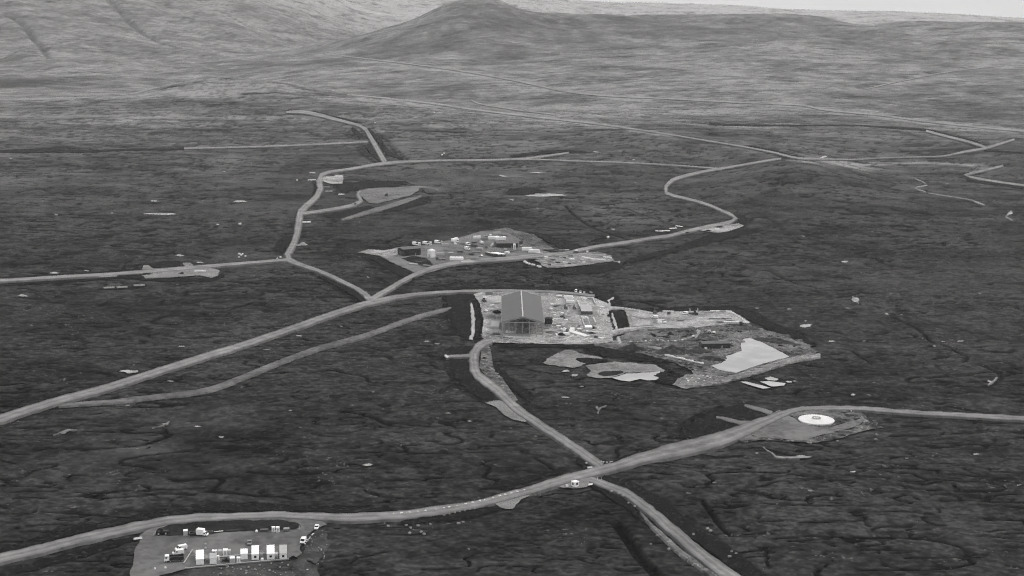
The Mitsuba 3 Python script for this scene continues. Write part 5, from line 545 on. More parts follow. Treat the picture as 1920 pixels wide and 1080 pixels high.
 ('moor_pool','','dim_water',[(266.9,700.4),(265.7,699.8),(265.0,699.4),(263.7,699.0),(263.7,699.6),(264.1,700.1),(264.4,701.0),(265.8,701.4),(266.6,701.0)]),
 ('moor_pool','','dim_water',[(197.8,714.9),(197.1,714.3),(196.5,713.9),(196.1,714.5),(196.0,715.0),(196.0,715.6),(196.4,716.0),(197.1,716.2),(197.1,715.3)]),
 ('moor_pool','','bright_water',[(-22.1,804.5),(-23.4,803.8),(-24.1,802.9),(-25.2,803.4),(-25.7,803.8),(-26.0,804.5),(-25.3,805.1),(-24.2,805.7),(-23.5,805.0)]),
 ('moor_pool','','dim_water',[(-36.2,821.0),(-36.6,820.2),(-37.7,820.2),(-38.3,820.3),(-39.3,820.4),(-39.4,821.2),(-38.5,821.7),(-37.7,822.3),(-37.1,821.5)]),
 ('moor_pool','','dim_water',[(91.3,814.7),(91.1,814.3),(90.6,814.1),(90.0,814.0),(89.9,814.5),(89.8,815.0),(90.0,815.8),(90.9,815.8),(91.7,815.6)]),
 ('moor_pool','','bright_water',[(37.3,860.4),(36.5,859.1),(34.9,858.4),(33.2,858.9),(31.8,859.7),(31.9,861.1),(33.6,861.6),(34.8,861.7),(35.5,861.0)]),
 ('moor_pool','','dim_water',[(47.7,887.2),(46.8,886.2),(46.1,885.2),(45.3,886.2),(44.9,886.8),(44.8,887.6),(45.4,888.2),(46.2,888.7),(47.2,888.4)]),
 ('moor_pool','','dim_water',[(-8.9,920.4),(-9.2,919.5),(-10.0,919.2),(-10.7,919.1),(-11.5,919.4),(-11.6,920.5),(-10.7,921.0),(-10.0,921.3),(-9.0,921.5)])]
TRENCH = [
 (4.5,2.5,[(51.3,633.9),(52.3,629.6),(53.2,625.2),(54.1,620.7),(54.9,616.3),(55.6,611.8),(56.3,607.4),(57.0,602.9),(57.6,598.5),(58.4,594.4),(59.3,590.6),(60.3,587.0),(61.3,583.6),(62.3,580.2),(63.3,576.8),(64.3,573.5),(65.4,570.3),(66.4,567.2)]),
 (2.5,1.6,[(96.5,669.2),(97.0,663.5),(97.5,658.0),(98.1,652.6),(98.7,647.3),(99.2,642.0),(99.9,637.1),(100.8,632.7),(101.9,628.8),(103.2,625.2)]),
 (2.5,1.4,[(307.5,1120.2),(308.6,1112.2),(309.7,1104.5),(310.9,1097.1),(312.1,1089.9),(313.5,1083.3),(315.1,1077.1),(316.1,1069.9),(316.1,1060.5),(315.6,1049.6),(314.3,1037.6),(313.0,1025.8),(314.1,1020.4),(316.4,1017.1),(318.9,1014.3),(321.0,1010.5),(322.1,1004.5),(322.6,997.2),(323.2,990.1),(324.8,984.8),(326.7,980.3),(324.3,973.1),(318.0,962.4)]),
 (3,1.6,[(328.1,953.9),(330.0,950.7),(331.5,946.5),(332.6,941.6),(333.7,935.4),(333.8,928.2),(331.2,920.7),(325.9,912.9),(321.5,907.6),(317.5,903.8)]),
 (3,1.6,[(295.4,1203.5),(295.7,1191.8),(295.1,1178.4),(293.5,1163.0)]),
 (2.5,1.3,[(249.9,1220.9),(253.3,1218.4),(256.6,1215.9),(259.9,1213.3),(263.2,1210.5),(266.4,1207.7),(269.6,1204.8),(272.6,1201.3),(275.4,1197.1),(278.5,1193.8),(282.0,1192.9),(286.2,1195.0),(290.9,1199.0),(295.9,1204.0),(300.8,1209.0),(305.6,1212.9),(309.8,1214.6),(313.7,1214.7),(317.5,1214.5),(321.2,1214.0),(324.9,1213.3),(328.6,1212.5),(332.2,1211.7),(335.8,1210.8),(339.5,1210.0),(343.1,1209.2),(346.7,1208.5),(350.4,1207.7),(354.0,1206.8),(357.5,1206.0),(361.1,1205.0),(364.7,1204.1),(368.2,1203.1),(371.7,1202.1)]),
 (2.5,1.5,[(245.8,1316.3),(247.6,1305.3),(249.4,1295.0),(251.5,1285.5),(253.6,1276.6),(255.8,1268.0),(258.1,1260.2),(260.7,1253.9),(263.6,1248.9),(266.6,1244.4),(269.7,1240.6),(273.1,1237.5),(276.7,1235.5)]),
 (2.5,1.5,[(247.3,993.6),(248.2,985.4),(249.1,977.4),(250.1,969.6),(251.0,962.0),(251.9,954.6)]),
 (2,1.2,[(-217.5,786.2),(-215.8,789.2),(-213.7,791.0),(-211.4,791.7),(-209.0,792.0),(-206.3,791.2),(-203.0,787.8),(-199.9,783.1),(-196.5,776.2)]),
 (2,1.2,[(-249.5,971.4),(-247.1,975.0),(-244.5,978.0),(-241.6,979.8),(-238.4,980.2),(-235.1,980.4),(-231.7,980.3),(-228.3,980.1),(-224.8,979.4)]),
 (2,1.2,[(-354.4,1012.9),(-351.1,1013.0),(-347.9,1013.1),(-344.6,1013.3),(-341.4,1013.4),(-338.1,1013.6),(-334.9,1013.7),(-331.7,1013.9),(-328.4,1013.8),(-324.9,1013.2),(-321.3,1012.1),(-317.6,1010.9),(-313.9,1009.5)]),
 (2,1.2,[(12.6,736.2),(15.0,732.6),(17.3,728.9),(19.5,724.9),(21.7,720.8),(23.7,716.5)]),
 (3,1.6,[(-102.9,824.3),(-100.0,823.7),(-97.2,822.6),(-94.3,821.2),(-91.5,819.5),(-88.7,817.6),(-85.8,815.6),(-83.0,812.9),(-80.2,809.0),(-77.3,804.6),(-74.5,800.4),(-71.7,796.7),(-69.0,794.3),(-66.4,793.3),(-63.8,792.6),(-61.1,792.1),(-58.4,792.0)]),
 (2,1.4,[(123.4,756.3),(126.1,757.9),(128.8,759.1),(131.4,759.9),(133.9,760.4),(136.4,760.8),(138.8,760.9),(141.2,760.7),(143.4,759.6),(145.5,757.9),(147.5,755.8),(149.5,753.5),(151.4,751.2),(153.4,749.2),(155.4,747.5),(157.5,745.8),(159.5,744.1),(161.5,742.5),(163.6,741.1),(165.7,739.9),(167.9,739.1),(170.2,738.5),(172.4,738.0),(174.7,737.6),(177.0,737.2),(179.4,737.1),(181.8,737.1)]),
 (2,1.4,[(115.8,687.7),(118.0,687.1),(120.2,686.4),(122.3,685.6),(124.4,684.7),(126.5,683.7),(128.5,682.6),(130.4,681.2),(132.3,679.3),(134.1,677.4),(136.0,675.8),(138.0,674.9),(140.1,674.3),(142.3,673.9),(144.4,673.5),(146.6,673.2),(148.8,673.0),(151.1,673.0)]),
 (4,1.5,[(66.8,1778.5),(69.5,1745.3),(72.3,1715.1),(75.2,1687.8),(78.3,1663.2),(81.4,1641.1),(84.7,1621.2),(88.0,1603.6),(91.5,1588.2),(95.3,1574.9),(99.2,1563.2),(103.3,1552.6),(107.3,1542.7),(111.3,1533.1),(115.3,1523.7),(119.2,1514.8),(123.1,1506.3),(127.1,1498.3),(131.0,1490.7)]),
 (3,1.3,[(143.8,1764.7),(147.5,1748.4),(151.2,1733.0),(154.9,1718.4),(158.6,1704.8),(162.4,1692.1),(166.2,1680.2),(170.0,1669.2),(173.9,1659.1),(177.8,1649.7),(181.7,1641.0),(185.7,1632.8),(189.7,1625.2),(193.8,1618.1),(197.9,1611.7),(202.1,1605.8)]),
 (34,14,[(-2730.9,9356.9),(-2682.4,9257.0),(-2635.7,9161.7),(-2589.9,9068.5),(-2544.7,8976.0),(-2500.5,8886.1),(-2457.2,8798.1),(-2413.8,8707.6),(-2371.1,8618.0),(-2329.4,8531.1),(-2288.9,8448.2),(-2249.3,8369.0),(-2210.1,8292.3),(-2170.4,8214.5),(-2130.6,8136.2),(-2090.7,8057.9),(-2051.1,7980.6),(-2011.9,7904.8),(-1973.1,7830.0),(-1935.1,7758.4),(-1898.0,7690.3),(-1861.2,7623.3),(-1825.3,7560.0),(-1791.0,7503.8),(-1758.0,7452.8),(-1725.7,7405.0),(-1694.0,7360.1)]),
 (26,10,[(-2927.8,8219.2),(-2886.4,8162.7),(-2844.3,8101.6),(-2802.1,8037.3),(-2759.6,7969.0),(-2714.5,7889.6),(-2666.3,7797.6),(-2616.3,7697.7),(-2564.6,7590.2),(-2509.4,7471.0),(-2451.0,7341.1),(-2392.6,7209.3),(-2327.8,7056.3),(-2257.4,6883.8),(-2177.5,6679.9)]),
 (22,9,[(-1953.0,9280.3),(-1917.6,9239.1),(-1882.7,9197.5),(-1847.9,9154.0),(-1813.2,9108.4),(-1778.6,9060.7),(-1744.1,9010.8),(-1709.7,8958.1),(-1675.1,8901.7),(-1640.1,8840.3),(-1604.5,8772.3)]),
 (20,8,[(-2849.5,8123.6),(-2806.4,8057.4),(-2763.1,7987.3),(-2718.0,7908.2),(-2670.2,7817.1),(-2620.9,7718.4),(-2569.3,7609.4),(-2513.2,7483.5),(-2451.3,7336.5)])]
TONE = [
 (-424.0,3478.0,24.0,84.0,0.45),
 (-406.0,3487.0,29.0,90.0,0.45),
 (-389.0,3497.0,34.0,98.0,0.45),
 (-371.0,3508.0,44.0,107.0,0.45),
 (-354.0,3520.0,63.0,119.0,0.45),
 (-337.0,3536.0,717.0,134.0,0.45),
 (-320.0,3560.0,680.0,158.0,0.45),
 (-304.0,3591.0,634.0,190.0,0.45),
 (-288.0,3629.0,578.0,233.0,0.45),
 (-271.0,3662.0,522.0,272.0,0.45),
 (-250.0,3644.0,504.0,262.0,0.45),
 (-227.0,3586.0,514.0,214.0,0.45),
 (-205.0,3537.0,516.0,177.0,0.45),
 (-184.0,3497.0,78.0,151.0,0.45),
 (-164.0,3463.0,42.0,133.0,0.45),
 (-145.0,3435.0,34.0,124.0,0.45),
 (-126.0,3412.0,31.0,119.0,0.45),
 (-107.0,3393.0,29.0,118.0,0.45),
 (-89.0,3376.0,27.0,119.0,0.45),
 (-70.0,3362.0,26.0,121.0,0.45),
 (-52.0,3348.0,25.0,123.0,0.45),
 (-34.0,3333.0,23.0,125.0,0.45),
 (-16.0,3314.0,21.0,126.0,0.45),
 (1.0,3291.0,19.0,124.0,0.45),
 (19.0,3265.0,17.0,120.0,0.45),
 (36.0,3237.0,16.0,115.0,0.45),
 (52.0,3208.0,15.0,111.0,0.45),
 (69.0,3181.0,14.0,109.0,0.45),
 (85.0,3154.0,13.0,111.0,0.45),
 (101.0,3126.0,13.0,113.0,0.45),
 (117.0,3095.0,13.0,113.0,0.45),
 (132.0,3059.0,12.0,107.0,0.45),
 (146.0,3019.0,12.0,99.0,0.45),
 (160.0,2978.0,12.0,92.0,0.45),
 (173.0,2938.0,12.0,88.0,0.45),
 (187.0,2898.0,12.0,86.0,0.45),
 (199.0,2858.0,12.0,84.0,0.45),
 (211.0,2817.0,12.0,82.0,0.45),
 (223.0,2775.0,11.0,79.0,0.45),
 (234.0,2734.0,11.0,74.0,0.45),
 (245.0,2693.0,11.0,68.0,0.45),
 (256.0,2655.0,11.0,61.0,0.45),
 (267.0,2622.0,10.0,54.0,0.45),
 (278.0,2595.0,11.0,49.0,0.45),
 (289.0,2574.0,12.0,43.0,0.45),
 (-297.0,5489.0,22.0,156.0,0.4),
 (-267.0,5456.0,22.0,158.0,0.4),
 (-237.0,5421.0,22.0,161.0,0.4),
 (-207.0,5382.0,22.0,167.0,0.4),
 (-177.0,5339.0,22.0,174.0,0.4),
 (-148.0,5288.0,21.0,172.0,0.4),
 (-119.0,5228.0,21.0,158.0,0.4),
 (-91.0,5168.0,20.0,146.0,0.4),
 (-63.0,5112.0,20.0,139.0,0.4),
 (-36.0,5053.0,20.0,131.0,0.4),
 (-10.0,4993.0,20.0,120.0,0.4),
 (16.0,4934.0,20.0,114.0,0.4),
 (41.0,4871.0,20.0,109.0,0.4),
 (65.0,4806.0,20.0,105.0,0.4),
 (88.0,4740.0,20.0,106.0,0.4),
 (111.0,4672.0,21.0,110.0,0.4),
 (133.0,4602.0,21.0,113.0,0.4),
 (155.0,4536.0,21.0,118.0,0.4),
 (176.0,4477.0,20.0,123.0,0.4),
 (197.0,4425.0,20.0,128.0,0.4),
 (218.0,4379.0,20.0,134.0,0.4),
 (239.0,4336.0,19.0,140.0,0.4),
 (259.0,4294.0,19.0,142.0,0.4),
 (279.0,4256.0,19.0,142.0,0.4),
 (299.0,4220.0,18.0,140.0,0.4),
 (319.0,4188.0,18.0,139.0,0.4),
 (339.0,4160.0,18.0,138.0,0.4),
 (359.0,4135.0,17.0,137.0,0.4),
 (378.0,4112.0,17.0,134.0,0.4),
 (398.0,4090.0,17.0,131.0,0.4),
 (417.0,4069.0,17.0,128.0,0.4),
 (436.0,4047.0,16.0,126.0,0.4),
 (455.0,4026.0,16.0,126.0,0.4),
 (474.0,4005.0,16.0,129.0,0.4),
 (493.0,3983.0,16.0,132.0,0.4),
 (511.0,3961.0,16.0,136.0,0.4),
 (529.0,3939.0,16.0,137.0,0.4),
 (546.0,3917.0,15.0,136.0,0.4),
 (564.0,3895.0,15.0,134.0,0.4),
 (581.0,3873.0,15.0,130.0,0.4),
 (599.0,3853.0,15.0,127.0,0.4),
 (616.0,3834.0,15.0,123.0,0.4),
 (634.0,3819.0,15.0,120.0,0.4),
 (652.0,3807.0,15.0,118.0,0.4),
 (670.0,3797.0,15.0,117.0,0.4),
 (689.0,3790.0,15.0,116.0,0.4),
 (708.0,3782.0,15.0,115.0,0.4),
 (726.0,3774.0,15.0,116.0,0.4),
 (743.0,3762.0,15.0,118.0,0.4),
 (760.0,3745.0,15.0,122.0,0.4),
 (769.0,3697.0,15.0,133.0,0.4),
 (774.0,3626.0,14.0,147.0,0.4),
 (779.0,3563.0,15.0,150.0,0.4),
 (789.0,3525.0,15.0,147.0,0.4),
 (801.0,3496.0,16.0,144.0,0.4),
 (814.0,3474.0,17.0,141.0,0.4),
 (828.0,3457.0,18.0,138.0,0.4),
 (843.0,3442.0,20.0,136.0,0.4),
 (858.0,3429.0,21.0,134.0,0.4),
 (872.0,3413.0,21.0,131.0,0.4),
 (885.0,3394.0,22.0,129.0,0.4),
 (898.0,3373.0,22.0,128.0,0.4),
 (909.0,3351.0,21.0,127.0,0.4),
 (920.0,3327.0,20.0,125.0,0.4),
 (931.0,3301.0,19.0,124.0,0.4),
 (941.0,3277.0,18.0,122.0,0.4),
 (952.0,3255.0,18.0,122.0,0.4),
 (963.0,3234.0,17.0,122.0,0.4),
 (974.0,3214.0,17.0,124.0,0.4),
 (985.0,3194.0,17.0,126.0,0.4),
 (996.0,3174.0,17.0,128.0,0.4),
 (1006.0,3155.0,17.0,131.0,0.4),
 (1017.0,3136.0,17.0,135.0,0.4),
 (1028.0,3117.0,17.0,137.0,0.4),
 (1038.0,3100.0,17.0,139.0,0.4),
 (1049.0,3082.0,17.0,142.0,0.4),
 (1059.0,3066.0,18.0,146.0,0.4),
 (1070.0,3051.0,17.0,151.0,0.4),
 (1081.0,3036.0,17.0,156.0,0.4),
 (1092.0,3020.0,15.0,159.0,0.4),
 (-806.0,6634.0,49.0,54.0,0.35),
 (-752.0,6503.0,45.0,54.0,0.35),
 (-700.0,6371.0,54.0,81.0,0.35),
 (-646.0,6209.0,50.0,91.0,0.35),
 (-597.0,6085.0,40.0,71.0,0.35),
 (-553.0,5998.0,38.0,71.0,0.35),
 (-511.0,5922.0,35.0,66.0,0.35),
 (-472.0,5868.0,32.0,65.0,0.35),
 (365.0,3376.0,13.0,42.0,0.35),
 (384.0,3380.0,13.0,42.0,0.35),
 (403.0,3387.0,13.0,41.0,0.35),
 (423.0,3396.0,13.0,41.0,0.35),
 (443.0,3407.0,13.0,40.0,0.35),
 (463.0,3420.0,14.0,40.0,0.35),
 (483.0,3433.0,14.0,39.0,0.35),
 (504.0,3447.0,14.0,38.0,0.35),
 (526.0,3466.0,14.0,36.0,0.35),
 (548.0,3492.0,14.0,36.0,0.35),
 (572.0,3524.0,14.0,37.0,0.35),
 (598.0,3563.0,14.0,40.0,0.35),
 (624.0,3605.0,15.0,40.0,0.35),
 (651.0,3643.0,15.0,37.0,0.35),
 (676.0,3674.0,15.0,33.0,0.35),
 (700.0,3697.0,15.0,32.0,0.35),
 (724.0,3716.0,15.0,31.0,0.35),
 (748.0,3734.0,15.0,31.0,0.35),
 (771.0,3749.0,15.0,31.0,0.35),
 (1133.0,4460.0,19.0,34.0,0.3),
 (1183.0,4569.0,20.0,39.0,0.3),
 (1233.0,4671.0,20.0,36.0,0.3),
 (1281.0,4760.0,19.0,34.0,0.3),
 (1328.0,4844.0,19.0,36.0,0.3),
 (1375.0,4923.0,19.0,36.0,0.3),
 (1419.0,4990.0,19.0,35.0,0.3),
 (1463.0,5052.0,19.0,36.0,0.3),
 (1507.0,5114.0,19.0,39.0,0.3),
 (1554.0,5182.0,20.0,41.0,0.3),
 (1598.0,5237.0,20.0,37.0,0.3),
 (1638.0,5280.0,20.0,36.0,0.3),
 (1676.0,5313.0,20.0,38.0,0.3),
 (1714.0,5345.0,20.0,38.0,0.3),
 (1752.0,5374.0,20.0,38.0,0.3),
 (1789.0,5401.0,20.0,38.0,0.3),
 (1825.0,5424.0,21.0,38.0,0.3),
 (1862.0,5446.0,21.0,41.0,0.3),
 (1897.0,5465.0,22.0,44.0,0.3),
 (1932.0,5482.0,23.0,47.0,0.3),
 (1965.0,5492.0,24.0,49.0,0.3),
 (856.0,3460.0,20.0,30.0,0.25),
 (898.0,3558.0,19.0,27.0,0.25),
 (939.0,3645.0,19.0,26.0,0.25),
 (979.0,3727.0,18.0,26.0,0.25),
 (1018.0,3801.0,18.0,25.0,0.25),
 (1055.0,3868.0,18.0,24.0,0.25),
 (1092.0,3929.0,17.0,25.0,0.25),
 (1129.0,3987.0,17.0,27.0,0.25),
 (1166.0,4044.0,17.0,29.0,0.25),
 (1201.0,4092.0,16.0,27.0,0.25),
 (1233.0,4130.0,16.0,25.0,0.25),
 (1265.0,4163.0,16.0,25.0,0.25),
 (1296.0,4195.0,17.0,27.0,0.25),
 (1327.0,4222.0,17.0,28.0,0.25),
 (437.0,2141.0,13.0,21.0,0.5),
 (448.0,2140.0,20.0,22.0,0.5),
 (461.0,2149.0,28.0,26.0,0.5),
 (477.0,2168.0,36.0,31.0,0.5),
 (495.0,2197.0,40.0,38.0,0.5),
 (516.0,2236.0,37.0,43.0,0.5),
 (537.0,2275.0,29.0,40.0,0.5),
 (557.0,2308.0,21.0,32.0,0.5),
 (575.0,2330.0,15.0,24.0,0.5),
 (591.0,2343.0,12.0,21.0,0.5),
 (606.0,2351.0,10.0,20.0,0.5),
 (620.0,2355.0,10.0,19.0,0.5),
 (633.0,2358.0,9.0,19.0,0.5),
 (646.0,2358.0,9.0,19.0,0.5),
 (658.0,2356.0,9.0,19.0,0.5),
 (670.0,2353.0,9.0,19.0,0.5),
 (681.0,2348.0,9.0,19.0,0.5),
 (692.0,2341.0,9.0,19.0,0.5),
 (702.0,2334.0,9.0,19.0,0.5),
 (712.0,2325.0,9.0,18.0,0.5),
 (721.0,2316.0,9.0,18.0,0.5),
 (731.0,2307.0,9.0,18.0,0.5),
 (741.0,2298.0,9.0,17.0,0.5),
 (750.0,2289.0,9.0,17.0,0.5),
 (760.0,2281.0,9.0,16.0,0.5),
 (199.0,4200.0,126.0,240.0,-0.3),
 (770.0,4304.0,234.0,619.0,0.25),
 (618.0,5786.0,265.0,510.0,0.1),
 (939.0,3633.0,106.0,162.0,-0.2),
 (-1508.0,9992.0,953.0,568.0,0.15),
 (1188.0,3555.0,110.0,363.0,-0.2),
 (649.0,2878.0,376.0,191.0,0.1),
 (-906.0,2843.0,231.0,227.0,0.1),
 (110.0,1709.0,92.0,137.0,0.1),
 (-194.0,746.0,50.0,54.0,0.15),
 (74.0,631.0,15.0,40.0,0),
 (-1350,3560.0,70.0,70.0,0.22),
 (-1296,3560.0,70.0,70.0,0.22),
 (-1242,3560.0,70.0,70.0,0.22),
 (-1188,3560.0,70.0,70.0,0.22),
 (-1134,3560.0,70.0,70.0,0.22),
 (-1080,3560.0,70.0,70.0,0.22),
 (-1026,3560.0,70.0,70.0,0.22),
 (-972,3560.0,70.0,70.0,0.22),
 (-937,3690.0,60.0,60.0,0.22),
 (-888,3690.0,60.0,60.0,0.22),
 (-839,3690.0,60.0,60.0,0.22),
 (-790,3690.0,60.0,60.0,0.22),
 (-741,3690.0,60.0,60.0,0.22),
 (-692,3690.0,60.0,60.0,0.22),
 (-643,3690.0,60.0,60.0,0.22),
 (-594,3690.0,60.0,60.0,0.22),
 (-546,3690.0,60.0,60.0,0.22),
 (-851,3300.0,140.0,160.0,-0.07),
 (-776,3300.0,140.0,160.0,-0.07),
 (-701,3300.0,140.0,160.0,-0.07),
 (-625,3300.0,140.0,160.0,-0.07),
 (-550,3300.0,140.0,160.0,-0.07),
 (-1146,6300.0,260.0,300.0,-0.06),
 (-1015,6316.5,260.0,300.0,-0.06),
 (-884,6333.0,260.0,300.0,-0.06),
 (-752,6349.5,260.0,300.0,-0.06),
 (-621,6366.0,260.0,300.0,-0.06),
 (-490,6382.5,260.0,300.0,-0.06),
 (-358,6399.0,260.0,300.0,-0.06),
 (-227,6415.5,260.0,300.0,-0.06),
 (-96,6432.0,260.0,300.0,-0.06),
 (36,6448.5,260.0,300.0,-0.06),
 (-1900.0,5450.0,380.0,300.0,-0.6),
 (-260.0,7000.0,650.0,900.0,-0.06),
 (150.0,6900.0,500.0,700.0,-0.1),
 (1100.0,7300.0,900.0,800.0,-0.18),
 (2300.0,7600.0,1200.0,900.0,-0.08),
 (-1100.0,6400.0,500.0,250.0,-0.1)]
